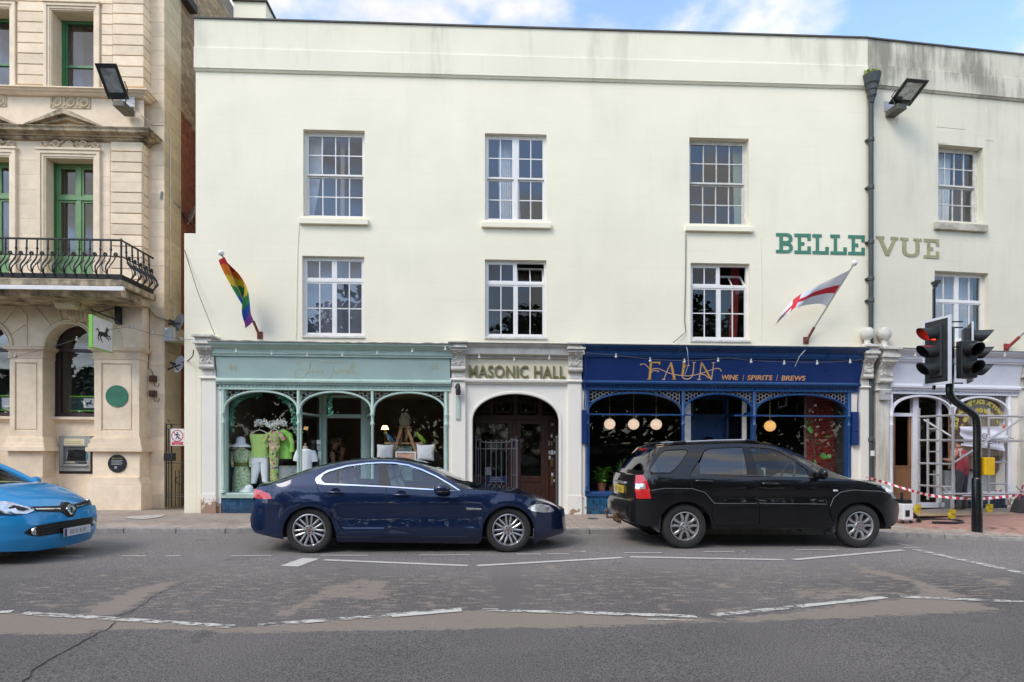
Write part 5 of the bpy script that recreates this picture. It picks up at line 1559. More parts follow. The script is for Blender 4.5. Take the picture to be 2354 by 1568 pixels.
def green_window(op,k,kind):
 u0,u1,z0,z1=op[0]-k*PITCH,op[1]-k*PITCH,op[2],op[3]
 w=WB-.30
 q=M(FAC);f=.07
 q.box(u0,u0+f,w-.08,w,z0,z1);q.box(u1-f,u1,w-.08,w,z0,z1);q.box(u0+f,u1-f,w-.08,w-.001,z1-f,z1)
 panes=[]
 if kind=='sash':
  zm_=lerp(z0,z1,.42)
  q.box(u0+f,u1-f,w-.06,w-.01,zm_-.03,zm_+.03);q.box(u0+f,u1-f,w-.08,w+.01,z0,z0+.06)
  q.box(u0+f,u0+f+.05,w-.06,w-.02,z0+.06,z1-f);q.box(u1-f-.05,u1-f,w-.06,w-.02,z0+.06,z1-f)
  panes=[(u0+f+.05,u1-f-.05,z0+.06,zm_-.03),(u0+f+.05,u1-f-.05,zm_+.03,z1-f)]
  mm=m_grn
 else:
  um=lerp(u0,u1,.5);ztr=lerp(z0,z1,.70)
  q.box(um-.05,um+.05,w-.07,w+.012,z0,z1-f);q.box(u0+f,u1-f,w-.07,w+.02,ztr-.05,ztr+.04)
  for s0,s1 in((u0+f,um-.05),(um+.05,u1-f)):
   for a,b in((z0,ztr-.05),(ztr+.04,z1-f)):
    q.box(s0,s0+.045,w-.06,w-.01,a,b);q.box(s1-.045,s1,w-.06,w-.01,a,b)
    lo=.55 if a==z0 else .05
    q.box(s0+.045,s1-.045,w-.06,w-.012,a,a+lo);q.box(s0+.045,s1-.045,w-.06,w-.012,b-.05,b)
    panes.append((s0+.045,s1-.045,a+lo,b-.05))
  mm=m_grnl
 o=q.build("window",mm,bank,bevel=.004)
 if kind!='sash':
  qq=M(FAC);qq.box(u0-.001,u0+.03,w-.05,w+.05,z0,z1-.01);qq.build("frame_lining",m_grn,o)
 for a,b,c,d in panes:
  qq=M(FAC);qq.poly([(a,w-.04,c),(b,w-.04,c),(b,w-.04,d),(a,w-.04,d)]);qq.build("pane",g_pane,o,fix=False)
 room(bank,FAC,(u0,u1,z0,z1),m_room,w=w-.09,deep=2.0)
 qq=M(FAC);qq.box(lerp(u0,u1,.12),lerp(u0,u1,.42),w-.16,w-.15,z0,z1);qq.build("shutter",mat("brown_shutter",(.09,.07,.06),.8),o)
for k in range(2):
 architrave(382,848,46,0,k,zA,zb=zSill);green_window(op_up,k,'sash')
 architrave(328,852,1278,0,k,zA,zb=ZB(900));green_window(op_mid,k,'french')
def course(name,prof,u0,m,ret=True):
 q=M(FAC)
 n=len(prof)
 A=[q.P((u0,WQ+p,z))for p,z in prof];B=[q.P((uCor+p,WQ+p,z))for p,z in prof];C_=[q.P((uCor+p,WR-.02,z))for p,z in prof]
 for i in range(n-1):
  q.face((A[i],A[i+1],B[i+1],B[i]));q.face((B[i],B[i+1],C_[i+1],C_[i]))
 q.face(C_)
 t=[q.P((u0,WR,prof[-1][1])),q.P((uCor,WR,prof[-1][1]))]
 q.face((A[-1],B[-1],C_[-1],t[1],t[0]))
 b=[q.P((u0,WR,prof[0][1])),q.P((uCor,WR,prof[0][1]))]
 q.face((A[0],B[0],C_[0],b[1],b[0]))
 return q.build(name,m,bank)
h=zSill-zSill0
course("string_course",[(0,zSill0),(.03,zSill0+.02),(.05,zSill0+h*.35),(.10,zSill0+h*.5),(.12,zSill0+h*.75),(.16,zSill0+h*.8),(.16,zSill)],uLeft,m_st2)
h=zCn1-zCn0
course("main_cornice",[(.0,zCn0),(.04,zCn0+h*.1),(.04,zCn0+h*.3),(.10,zCn0+h*.35),(.12,zCn0+h*.5),(.22,zCn0+h*.55),(.23,zCn0+h*.78),(.27,zCn0+h*.95),(.27,zCn1)],uLeft,m_stw)
q=M(FAC);u=uCor+.03
while u>-12.2:
 q.box(u-.022,u+.0,WQ+.04,WQ+.095,zCn0+h*.32,zCn0+h*.5);u-=.045
q.build("dentils",m_st2,bank,kind="stuff")
m_crv=stone_material("carved_stone",(0.68,0.55,0.385),dirt=(0.16,0.13,0.09),damt=.6,dscale=9)
for k in range(2):
 u0,u1,z0,z1=UA(425)-k*PITCH,UA(762)-k*PITCH,ZA(916),ZA(812)
 q=M(FAC);q.box(u0,u1,WB-.03,WB+.02,z0,z1);pn=q.build("carved_panel",m_crv,bank)
 q=M(FAC)
 for i in range(3):
  c=lerp(u0,u1,(i+.5)/3);zc=(z0+z1)/2;r=(z1-z0)*.4
  q.tube([(c+r*math.cos(t),WB+.028,zc+r*math.sin(t))for t in[2*PI*j/20 for j in range(20)]],.014,6,closed=True)
  q.ball((c,WB+.025,zc),.03,8);q.tube([(c+.45*r*math.cos(t),WB+.026,zc+.45*r*math.sin(t))for t in[2*PI*j/12 for j in range(12)]],.009,5,closed=True)
  for s in(-1,1):
   for dz_ in(-1,1):q.tube([(c+s*r*.9,WB+.025,zc+dz_*r*.5),(c+s*r*1.2,WB+.025,zc+dz_*r*1.0)],.01,5)
 q.build("carving",m_crv,pn,smooth=50,kind="stuff")
 ua,ub,uc_=UA(205,-.1)-k*PITCH,UA(860,-.1)-k*PITCH,UA(520,-.1)-k*PITCH
 zb0,zap=zCn1-.02,ZA(915,-.1)
 q=M(FAC)
 uc_=(ua+ub)/2
 th=.12
 for(s0,s1)in((ua,uc_),(ub,uc_)):
  q.prism([(s0,zb0),(s1,zap-th),(s1,zap),(s0,zb0+.035)],WQ+.02,WQ+.27)
  q.prism([(lerp(s0,s1,.1),zb0),(s1,zap-th*1.7),(s1,zap-th),(s0,zb0)],WQ+.02,WQ+.17)
 q.build("pediment",m_stw,bank)
 q=M(FAC);q.prism([(ua+.1,zb0),(ub-.1,zb0),(uc_,zap-th)],WB,WQ+.06);tp=q.build("tympanum",m_crv,bank)
 u0,u1,z0,z1=UA(340)-k*PITCH,UA(848)-k*PITCH,ZA(1268),ZA(1188)
 q=M(FAC);zc=(z0+z1)/2;hh=(z1-z0)/2;L_=u1-u0
 def spiral(c,zc,r,s,turns=1.6):
  q.tube([(c+s*r*(1-t)*math.cos(t*turns*2*PI),WB+.04,zc+r*(1-t)*math.sin(t*turns*2*PI))for t in[i/26 for i in range(26)]],[.024*(1-.5*i/26)for i in range(26)],6)
 for s in(-1,1):
  cc=(u0+u1)/2
  spiral(cc+s*L_*.22,zc,hh*.85,s);spiral(cc+s*L_*.43,zc-hh*.1,hh*.7,-s)
  q.tube([(cc+s*L_*(.1+.3*t),WB+.035,zc+hh*.7*math.cos(t*5))for t in[i/12 for i in range(13)]],.018,6)
  for i in range(7):q.ball((cc+s*L_*random.uniform(.12,.42),WB+.03,zc+random.uniform(-.8,.6)*hh),.024,6)
 for i in range(7):
  an=PI*i/6;q.tube([(cc,WB+.03,zc-hh*.7),(cc+.11*math.cos(an),WB+.05,zc-hh*.5+hh*1.3*math.sin(an))],[.012,.026],6)
 q.build("scroll_frieze",m_crv,bank,smooth=50,kind="stuff")
WP,WI=-.30,-.66
zCap1,zCap0=ZC(122),ZC(205)
def arch_bay(k):
 uc=(UC(313,WP)+UC(680,WP))/2-k*PITCH
 r=(UC(680,WP)-UC(313,WP))/2-.02
 return uc,r
zspr=zCap1+.0
q=M(FAC)
nA=28
edges=[]
uR=uCor
prev=uLeft
cent=[arch_bay(k)for k in(2,1,0)]
bounds=[cent[0][0]-cent[0][1]]
zTop_=zG1
for i,(uc,r)in enumerate(cent):
 pts=[(uc-r*math.cos(PI*j/nA),zspr+r*math.sin(PI*j/nA))for j in range(nA+1)]
 for(a,za),(b,zb2)in zip(pts,pts[1:]):
  q.poly([(a,WP-.03,za),(b,WP-.03,zb2),(b,WP-.03,zTop_),(a,WP-.03,zTop_)])
  q.poly([(a,WP-.03,za),(b,WP-.03,zb2),(b,WI,zb2),(a,WI,za)])
 l=uc-r
 rr_=cent[i+1][0]-cent[i+1][1]if i<2 else uCor-.02
 q.poly([(uc+r,WP-.03,zspr),(rr_,WP-.03,zspr),(rr_,WP-.03,zTop_),(uc+r,WP-.03,zTop_)])
q.poly([(uCor-.02,WP-.03,zspr),(uCor-.02,WR,zspr),(uCor-.02,WR,zTop_),(uCor-.02,WP-.03,zTop_)])
q.build("arcade_wall",m_st2,bank,smooth=30)
for i,(uc,r)in enumerate(cent[1:]):
 q=M(FAC)
 for d,wid in((.05,.07),(.0,.04)):
  strip_arch(q,FAC,[(uc-(r+d)*math.cos(PI*j/nA),zspr+(r+d)*math.sin(PI*j/nA))for j in range(nA+1)],WP-.05,WP+.03-d*.2,wid)
 q.build("archivolt",m_st2,bank,smooth=50)
 for j in range(7):
  a0,a1=PI*(j)/7+.02,PI*(j+1)/7-.02
  r0,r1=r+.1,r+.62
  def rp(a,rr):return(uc-rr*math.cos(a),min(zTop_-.01,zspr+rr*math.sin(a)))
  qq=M(FAC);pts=[rp(a0,r0),rp((a0+a1)/2,r0),rp(a1,r0),rp(a1,r1),rp((a0+a1)/2,r1),rp(a0,r1)]
  if min(p[0]for p in pts)<uc-PITCH/2+.03 and j in(0,):continue
  if i==1 and max(p[0]for p in pts)>uCor-.03:pts=[(min(p[0],uCor-.03),p[1])for p in pts]
  pts=[(max(uc-PITCH/2+.01,min(uc+PITCH/2-.01 if i==0 else 99,p[0])),p[1])for p in pts]
  qq.prism(pts,WP-.04,WP-.008);qq.build("voussoir",m_st,bank)
 sill_t,sill_b=ZC(622,WI),ZC(662,WI)
 q=M(FAC);q.box(uc-r-.1,uc+r+.1,WI-.3,WI,.02,sill_b);q.build("apron_wall",m_stp,bank)
 q=M(FAC);q.extr([(WI-.2,sill_b),(WI+.02,sill_b),(WI+.05,sill_b+.05),(WI+.12,sill_b+.07),(WI+.12,sill_t),(WI-.2,sill_t+.01)],uc-r-.04,uc+r+.04);q.build("window_sill",m_st2,bank)
 q=M(FAC);wf=WI-.05
 m_pl=mat("plum_frame",(.055,.030,.035),.4)
 q.box(uc-r-.02,uc-r+.07,wf-.08,wf,sill_t,zspr);q.box(uc+r-.07,uc+r+.02,wf-.08,wf,sill_t,zspr);q.box(uc-r,uc+r,wf-.08,wf+.01,sill_t,sill_t+.09);q.box(uc-r,uc+r,wf-.07,wf+.01,zspr-.05,zspr+.02)
 strip_arch(q,FAC,[(uc-(r-.03)*math.cos(PI*j/nA),zspr+(r-.03)*math.sin(PI*j/nA))for j in range(nA+1)],wf-.08,wf,.1)
 wn=q.build("window",m_pl,bank)
 q=M(FAC);q.poly([(uc-r+.07,wf-.04,sill_t+.09),(uc+r-.07,wf-.04,sill_t+.09),(uc+r-.07,wf-.04,zspr-.05),(uc-r+.07,wf-.04,zspr-.05)]);q.build("pane",g_pane,wn,fix=False)
 q=M(FAC);q.face([q.P((uc-(r-.07)*math.cos(PI*j/nA),wf-.04,zspr+.02+(r-.07)*math.sin(PI*j/nA)))for j in range(nA+1)]);q.build("pane",g_pane,wn,fix=False)
 room(bank,FAC,(uc-r,uc+r,sill_t,zspr+r),m_room,w=wf-.1,deep=1.6,side=.2,up=.1)
 q=M(FAC);a,b=uc-r+.12,uc+r-.08;z0,z1=sill_t+.14,sill_t+.50
 q.box(a+.1,b,wf-.09,wf-.08,z0,z1,0);q.box(a+.1,b,wf-.079,wf-.076,z1-.03,z1,1);q.box(a+.1,b,wf-.079,wf-.076,z0,z0+.025,1);q.box(lerp(a,b,.48),lerp(a,b,.75),wf-.079,wf-.075,z0+.08,z1-.06,2)
 q.build("window_display",[mat("bank_dark_green",(.012,.05,.04),.5),mat("bank_lime",(.20,.50,.03),.5),m_wpl],wn)
def pier(u0,u1,side,label=None):
 q=M(FAC)
 zpb1,zpb0=ZC(765),ZC(868)
 wS=WI if not side else WR
 q.box(u0,u1,wS,WP,zpb1,zCap0)
 pr=q.build("pier",m_stp,bank)
 q=M(FAC);e=(u1-u0)*.16;zp0,zp1=ZC(720),ZC(238)
 q.box(u0+.003,u0+e,WP,WP+.03,zpb1,zCap0);q.box(u1-e,u1-.003,WP,WP+.03,zpb1,zCap0);q.box(u0+e,u1-e,WP,WP+.0295,zp1,zCap0);q.box(u0+e,u1-e,WP,WP+.0295,zpb1,zp0)
 q.box(u0+e+.03,u1-e-.03,WP,WP+.015,zp0+.03,zp1-.03)
 q.build("panel_border",m_stp,pr,bevel=.008)
 h=zCap1-zCap0
 q=M(FAC)
 for f0,f1,p in((0,.1,.02),(.1,.62,.012),(.62,.75,.04),(.75,.92,.08),(.92,1,.1)):
  q.box(u0-p,u1+p,wS,WP+.03+p,zCap0+h*f0,zCap0+h*f1+.001)
 n=int((u1-u0)/.022)
 for i in range(n):
  u=lerp(u0,u1,(i+.5)/n);q.box(u-.007,u+.007,WP+.04,WP+.052,zCap0+h*.12,zCap0+h*.58)
 q.build("pier_capital",m_stp,pr)
 q=M(FAC);h=zpb1-zpb0
 for f0,f1,p in((.9,1.0,.03),(.55,.9,.055),(.3,.55,.085),(0,.3,.12)):
  q.box(u0-p,u1+p,wS,WP+.03+p,zpb0+h*f0,zpb0+h*f1+.001)
 q.build("pier_base",m_stp,pr,bevel=.008)
 zq1,zq0=ZC(1050),ZC(1102)
 q=M(FAC);q.box(u0-.02,u1+.02,wS,WP+.05,zq1,zpb0);q.prism([(u0-.02,zq1),(u1+.02,zq1),(u1+.09,zq0),(u0-.09,zq0)],wS,WP+.12);q.box(u0-.09,u1+.09,wS,WP+.125,.02,zq0);q.build("plinth",m_stp,pr,bevel=.01)
 return pr
pier(UC(680),UC(1005),True)
pier(UC(75),UC(313),False)
pier(UC(75)-PITCH,UC(313)-PITCH,False)
WBF=.85
bal=bank
uBc=FAC.px(*zB(1025,900),WBF)[0]
zs1,zs0=ZB(908,WBF,500),ZB(962,WBF,500)
q=M(FAC);q.box(uLeft,uBc,WB-.05,WBF,zs0,zs1);q.extr([(WB,zs0-.18),(WBF-.18,zs0-.18),(WBF-.05,zs0),(WB,zs0)],uLeft,uBc-.1)
slab=q.build("balcony_slab",m_stw,bank,bevel=.015)
q=M(FAC);q.box(uLeft,uBc+.05,WBF-.02,WBF+.035,ZB(1003,WBF,500),ZB(968,WBF,500));q.build("white_board",m_white,slab,bevel=.005)
uc=U(*zB(560,1150),.2);zc1,zc0=ZB(1040,.2,540),ZB(1270,WP,560)
q=M(FAC)
prof=[(WP,zc0)]+[(WP+.06+(zc1-zc0)*.9*t**1.6+.05*math.sin(t*9),lerp(zc0,zc1,t))for t in[i/14 for i in range(15)]]+[(WP,zc1)]
q.extr(prof,uc-.2,uc+.2)
for s_ in(-1,1):
 q.tube([(uc+s_*.21,WP+.46+.15*(1-t)*math.cos(t*11),zc1-.17+.15*(1-t)*math.sin(t*11))for t in[i/24 for i in range(25)]],.022,6)
 q.tube([(uc+s_*.21,WP+.08+.1*(1-t)*math.cos(t*10),zc0+.14+.1*(1-t)*math.sin(t*10))for t in[i/20 for i in range(21)]],.018,6)
for i in range(5):
 q.tube([(uc-.16+.08*i,WP+.07+(zc1-zc0)*.9*t**1.6+.05*math.sin(t*9),lerp(zc0,zc1,t))for t in[j/14 for j in range(15)]],.018,6)
q.tube([(uc-.21,WP+.46,zc1-.17),(uc+.21,WP+.46,zc1-.17)],.14,16)
q.box(uc-.26,uc+.26,WP,WP+.85,zc1,zc1+.06)
q.build("corbel",m_crv,bank,smooth=35)
m_rail=mat("black_iron",(0.018,0.019,0.02),.5,metal=.2,var=.3)
zr1=ZB(567,WBF+.02,500);zr0=zs1+.02
zr2=ZB(706,WBF,500)
wf=WBF-.04;ue=uBc-.04
rail=M(FAC)
rail.tube([(uLeft,wf,zr1),(ue,wf,zr1),(ue,WB,zr1)],.022,8);ro=rail.build("railing",m_rail,slab,smooth=40)
q=M(FAC);q.box(uLeft,ue,wf-.012,wf+.012,zr2-.008,zr2+.008);q.box(ue-.012,ue+.012,WB,wf,zr2-.008,zr2+.008);q.box(uLeft,ue,wf-.03,wf+.012,zr0,zr0+.1);q.box(ue-.03,ue+.012,WB,wf,zr0,zr0+.1);q.build("railing_band",m_rail,slab)
def belly(o,t):
 return .03+.17*math.exp(-((t-.22)/.2)**2)-.02*t
hz=zr1-zr0
def baluster(pu,pw,ou,ow):
 q=M(FAC)
 pts=[(pu+ou*belly(0,t),pw+ow*belly(0,t),zr0+hz*t)for t in[i/12 for i in range(13)]]
 q.tube(pts,.017,6)
 q.ball(tuple(pts[9]),.028,6);q.ball(tuple(pts[7]),.024,6)
 du,dw=(ow,0)if ow else(0,-1)
 b=[(pu+ou*belly(0,t)+du*.09*s,pw+ow*belly(0,t)+dw*.09*s,zr0+hz*t)for t,s in((.1,0),(.2,.5),(.35,.95),(.5,1.05),(.62,1.1))]
 q.tube(b,.012,5)
 c=b[-1]
 for i in range(6):
  an=i*PI/3;q.ball((c[0]+(.03*math.cos(an)if ow else 0),c[1]+(0 if ow else .03*math.cos(an)),c[2]+.03*math.sin(an)),.021,6)
 b=[(pu+ou*belly(0,t)-du*.1*s,pw+ow*belly(0,t)-dw*.1*s,zr0+hz*t)for t,s in((.08,0),(.16,.6),(.3,1.0),(.45,.8))]
 q.tube(b,.009,5)
 q.build("baluster",m_rail,slab,smooth=50)
u=ue-.2
stepu=U(*zB(950,700),wf)-U(*zB(862,700),wf)
while u>-12.4:
 baluster(u,wf,0,1);u-=stepu
for i in range(5):
 baluster(ue,lerp(wf,WB,(i+.7)/5.6),1,0)
q=M(FAC);q.tube([(ue,wf,zr0),(ue,wf,zr1+.03)],.02,8);q.build("corner_post",m_rail,slab)
m_mort=mat("brick_mortar",(0.26,0.22,0.17),.95,var=.2)
m_brk=mat("red_brick",(0.30,0.10,0.055),.9,var=.3,vscale=7,rnd=.3,bump=.4)
m_brk2=mat("buff_brick",(0.40,0.29,0.175),.9,var=.3,vscale=7,rnd=.25,bump=.4)
gab=thing("brick_gable","brick side wall rising between the stone bank and the white terrace","wall",FAC(uMar,-1.4,.1))
ug=uMar-.02
q=M(FAC);q.box(ug-.4,ug-.012,-9,-1.4,.02,14.5);q.build("brickwork_core",m_mort,gab)
shapes={}
cand=[]
course_h,bl=.076,.228
for j in range(int(14/course_h)):
 for i in range(34):
  w1=-1.402-i*bl+(bl/2 if j%2 else 0)
  w0=w1-bl
  if w1>-1.402:w1=-1.402
  z0=.1+j*course_h
  if w1-w0<.05:continue
  dep=-w1
  X=FAC(ug,w1,0)
  sx=CX+FPX*X[0]/X[1];sy=HY-FPX*(z0-H)/X[1]
  if sx>560:continue
  cand.append((sx,sy,w0,w1,z0))
vis=[c for c in cand if(c[0]<449 or(c[0]<540 and c[1]<60))and c[1]>-30]
big=set(id(c)for c in sorted(vis,key=lambda c:abs(c[1]-150))[:290])
def brick_mesh(mm):
 q=M(IDF);q.fr=lambda a,b,c:FAC(a,b,c)
 return q
rest=M(FAC)
for c in cand:
 sx,sy,w0,w1,z0=c
 buff=z0>9.6+.35*noise.noise((w0*2,0,0))
 qq=M(FAC)if id(c)in big else rest
 d=random.uniform(0,.004)
 qq.box(ug-.05,ug+d,w0+.005,w1-.005,z0+.005,z0+course_h-.005,1 if buff else 0)
 if qq is not rest:qq.build("brick",[m_brk,m_brk2],gab,fix=False)
rest.build("bricks_beyond",[m_brk,m_brk2],gab,kind="stuff",fix=False)
q=M(FAC);ze_=FAC.px(425,6,-1.5)[1];q.box(ug-.35,ug+.18,-1.9,-1.25,ze_,ze_+.2);q.build("eaves",mat("eaves_dark",(.06,.05,.045),.8),gab)
# cars
def paint(name,c,metal=.35,rough=.32):
 return mat(name,c,rough,metal=metal,var=.03,vscale=40,coat=1.0,rvar=.02,crough=.015,spec=.2)
m_tyre=mat("tyre_rubber",(0.022,0.021,0.020),.82,var=.25,vscale=14,bump=.25,bscale=60)
m_alloy=mat("alloy",(0.50,0.50,0.52),.3,metal=.85,var=.08)
m_alloyd=mat("dusty_alloy",(0.40,0.39,0.40),.4,metal=.75,var=.12)
m_blk=mat("black_trim",(0.012,0.012,0.013),.45,var=.15)
m_void=mat("underbody_black",(0.008,0.008,0.008),.95)
m_chr=mat("chrome",(0.82,0.83,0.85),.12,metal=1.0,var=.03)
m_redl=mat("red_lens",(0.55,0.012,0.015),.15,var=.12,vscale=30,coat=1.0)
m_clr=mat("clear_lens",(0.62,0.64,0.68),.10,metal=.6,var=.35,vscale=25,coat=1.0)
m_seat=mat("grey_leather",(0.48,0.50,0.48),.6,var=.1)
m_seatd=mat("dark_upholstery",(0.04,0.04,0.042),.8,var=.1)
g_car=glass("car_glass",(0.74,0.83,0.80),1.9)
g_carbk=glass("car_privacy_glass",(0.07,0.075,0.08),2.0)
m_disc=mat("brake_disc",(.16,.155,.15),.5,metal=.7)
def interp(tab,x):
 if x<=tab[0][0]:return tab[0][1]
 for(a,b),(c,d)in zip(tab,tab[1:]):
  if x<=c:return lerp(b,d,(x-a)/(c-a+1e-12))
 return tab[-1][1]
class Side:
 def __init__(s,fr,root,surf,inv,centre):
  s.fr,s.root,s.surf,s.inv,s.wc=fr,root,surf,inv,centre
  s.far={}
 def outline(s,pts,smooth=False,n=6,closed_curve=False):
  uz=[s.inv(*p)for p in pts]
  if smooth:
   k=uz+[uz[0]]
   uz=curve(k,n)[:-1]
  return uz
 def patch(s,uz,step=.05,off=0.0):
  P=[]
  n=len(uz)
  for i in range(n):
   a,b=Vector(uz[i]),Vector(uz[(i+1)%n])
   k=max(1,int((b-a).length/step))
   for j in range(k):
    P.append(a.lerp(b,j/k))
  nb=len(P)
  us=[p[0]for p in P];zs=[p[1]for p in P]
  poly=[(p[0],p[1])for p in P]
  x=min(us)+step*.5
  inner=[]
  while x<max(us):
   z=min(zs)+step*.5
   while z<max(zs):
    if seg_sd(x,z,poly)>step*.45:
     inner.append(Vector((x,z)))
    z+=step
   x+=step
  V,E,F,*_=delaunay_2d_cdt(P+inner,[(i,(i+1)%nb)for i in range(nb)],[],1,1e-6)
  F=[f for f in F if seg_sd(sum(V[k][0]for k in f)/len(f),sum(V[k][1]for k in f)/len(f),poly)>0]
  return[(v[0],v[1])for v in V],F,poly
 def normal(s,a,b,off):
  e=.004
  p0=Vector(s.fr(*s.surf(a-e,b,off)));p1=Vector(s.fr(*s.surf(a+e,b,off)))
  q0=Vector(s.fr(*s.surf(a,b-e,off)));q1=Vector(s.fr(*s.surf(a,b+e,off)))
  n=(p1-p0).cross(q1-q0)
  return n.normalized()
 def panel(s,name,uz,m,parent=None,off=0.0,step=.05,skirt=.02,mirror=True,far_key="far_side"):
  V,F,poly=s.patch(uz,step,off)
  parent=parent or s.root
  for side in((0,1)if mirror else(0,)):
   q=M(s.fr)if side==0 else s.far.setdefault((far_key,m.name),(M(s.fr),m))[0]
   def put(a,b,o):
    p=s.surf(a,b,o)
    if side:p=(p[0],2*s.wc-p[1],p[2])
    return q.P(p)
   i0=[put(a,b,off)for a,b in V]
   for f in F:
    q.face([i0[k]for k in(f if not side else f[::-1])])
   nv=len(i0)
   if skirt:
    A=[put(a,b,off-.0005)for a,b in poly];B=[put(a,b,off-skirt)for a,b in poly]
    for k in range(len(poly)):
     j=(k+1)%len(poly)
     q.face((A[k],A[j],B[j],B[k]))
   if side==0:
    o=q.build(name,m,parent,fix=False)
    me=o.data
    n0=s.normal(*V[len(V)//2],off)
    if me.polygons[0].normal.dot(n0)<0:
     me.flip_normals()
    me.polygons.foreach_set("use_smooth",[True]*len(me.polygons))
    nor=[s.normal(a,b,off)for a,b in V]
    if me.polygons[0].normal.dot(nor[0])<0:nor=[-x for x in nor]
    full=[tuple(x)for x in nor]+[(0,0,0)]*(len(me.vertices)-nv)
    me.normals_split_custom_set_from_vertices(full)
    ret=o
  return ret
 def flush_far(s):
  for(k,mn),(q,m)in s.far.items():
   q.build(k,m,s.root,smooth=40)
def wheel(root,fr,u,z,w,R,rim,n,m_al,twin=.045,wide=.21,cap=(.4,.05,.05),wc=None,mirror=True,style=0):
 for side in((1,-1)if mirror else(1,)):
  w0=w if side==1 else 2*wc-w
  s=side
  q=M(fr)
  pr=[(rim,-.03),(rim+.012,-.012),(rim+.03,-.004),(R-.055,.0),(R-.02,-.012),(R-.004,-.035),(R,-.06),(R,-wide+.06),(R-.01,-wide+.025),(R-.05,-wide),(rim,-wide+.02)]
  q.lathe((u,w0,z),[(r,s*h)for r,h in pr],ax=(0,1,0),n=48)
  t=q.build("wheel",m_tyre,root,smooth=35)
  q=M(fr)
  q.lathe((u,w0,z),[(r,s*h)for r,h in[(rim+.002,-.028),(rim+.006,-.008),(rim-.006,-.004),(rim-.018,-.02),(rim-.03,-.10),(rim-.03,-.17)]],ax=(0,1,0),n=48)
  for k in range(n):
   a0=2*PI*k/n+PI/2
   for d in(-1,1):
    ca,sa=math.cos(a0),math.sin(a0)
    if style==0:
     p=[(.055,d*.010),(.055,d*.034),(rim-.012,d*(twin+.018)),(rim-.012,d*(twin-.010))]
    else:
     p=[(.045,d*.004),(.045,d*.05),(rim*.5,d*.047),(rim-.010,d*(twin+.034)),(rim-.010,d*(twin-.012)),(rim*.62,d*.013)]
    pts=[(u+r*ca-l*sa,z+r*sa+l*ca)for r,l in p]
    m_=len(pts)
    fa=[]
    for(x_,z_),(r,l)in zip(pts,p):
     fa.append((q.P((x_,w0+s*(-.030+.012*(r/rim)),z_)),q.P((x_,w0+s*(-.065),z_))))
    cxx=sum(a for a,b in pts)/m_;czz=sum(b for a,b in pts)/m_
    top=q.P((cxx,w0+s*-.014,czz))
    for i in range(m_):
     j=(i+1)%m_
     q.face((fa[i][0],fa[j][0],top));q.face((fa[i][0],fa[i][1],fa[j][1],fa[j][0]))
  q.lathe((u,w0,z),[(.0,s*-.018),(.06,s*-.02),(.075,s*-.035),(.08,s*-.08)],ax=(0,1,0),n=24)
  rm=q.build("rim",m_al,t,smooth=30)
  q=M(fr)
  for k in range(5):
   a=2*PI*(k+.5)/5+PI/2;q.lathe((u+.047*math.cos(a),w0,z+.047*math.sin(a)),[(.009,s*-.03),(.009,s*-.016),(0,s*-.016)],ax=(0,1,0),n=8)
  q.build("wheel_nut",m_blk,t,kind="stuff")
  q=M(fr);q.lathe((u,w0,z),[(0,s*-.014),(.022,s*-.015),(.026,s*-.022)],ax=(0,1,0),n=20);q.build("hub_cap",mat("hub_%d_%d"%(int(cap[0]*100),int(cap[1]*100)),cap,.3),t,smooth=40)
  q=M(fr);q.lathe((u,w0,z),[(0,s*-.09),(rim*.78,s*-.09),(rim*.78,s*-.11),(0,s*-.11)],ax=(0,1,0),n=32);q.build("brake_disc",m_disc,t,smooth=40)
  q=M(fr);q.lathe((u,w0,z),[(0,s*-.125),(rim-.02,s*-.125),(rim-.02,s*-.14),(0,s*-.14)],ax=(0,1,0),n=32);q.build("wheel_back",m_void,t)
def invert(fr,fn,side):
 def inv(x,y):
  w=0.0
  for _ in range(6):
   u,z=fr.px(*fn(x,y),w)
   w=side(u,z)
  return(u,z)
 return inv
def top_loft(root,fr,S,T,C,wc,parts,nu=110,nv=20,edge_pow=2.4):
 T=sorted(T);C=sorted(C)
 u0,u1=T[0][0],T[-1][0]
 P=[]
 for i in range(nu+1):
  u=lerp(u0,u1,i/nu)
  ze=interp(T,u);zc=interp(C,u)
  we=S(u,ze)
  row=[]
  for j in range(nv+1):
   s=2*j/nv-1
   s=math.copysign(abs(s)**.85,s)
   row.append((u,wc+(we-wc)*-s,ze+(zc-ze)*(1-abs(s)**edge_pow)))
  P.append(row)
 W=[[Vector(fr(*p))for p in r]for r in P]
 N=[[None]*(nv+1)for _ in range(nu+1)]
 for i in range(nu+1):
  for j in range(nv+1):
   a=W[min(nu,i+1)][j]-W[max(0,i-1)][j];b=W[i][min(nv,j+1)]-W[i][max(0,j-1)]
   n=a.cross(b);n.normalize()
   N[i][j]=n if n.z>0 else-n
 for name,a0,a1,v0,v1,m in parts:
  q=M(fr);idx={};nor=[]
  def vid(i,j):
   if(i,j)not in idx:
    idx[(i,j)]=q.P(P[i][j]);nor.append(tuple(N[i][j]))
   return idx[(i,j)]
  for i in range(nu):
   um=(P[i][0][0]+P[i+1][0][0])/2
   if not(a0<=um<a1):continue
   for j in range(nv):
    if not(v0<=min(j,nv-1-j)<v1):continue
    q.face((vid(i,j),vid(i+1,j),vid(i+1,j+1),vid(i,j+1)))
  if not q.f:continue
  if "pillar" in name:
   split_build(q,name,m,root,smooth=60);continue
  o=q.build(name,m,root,fix=False)
  if o.data.polygons[0].normal.z<0:o.data.flip_normals()
  o.data.polygons.foreach_set("use_smooth",[True]*len(o.data.polygons))
  o.data.normals_split_custom_set_from_vertices(nor)
 return P
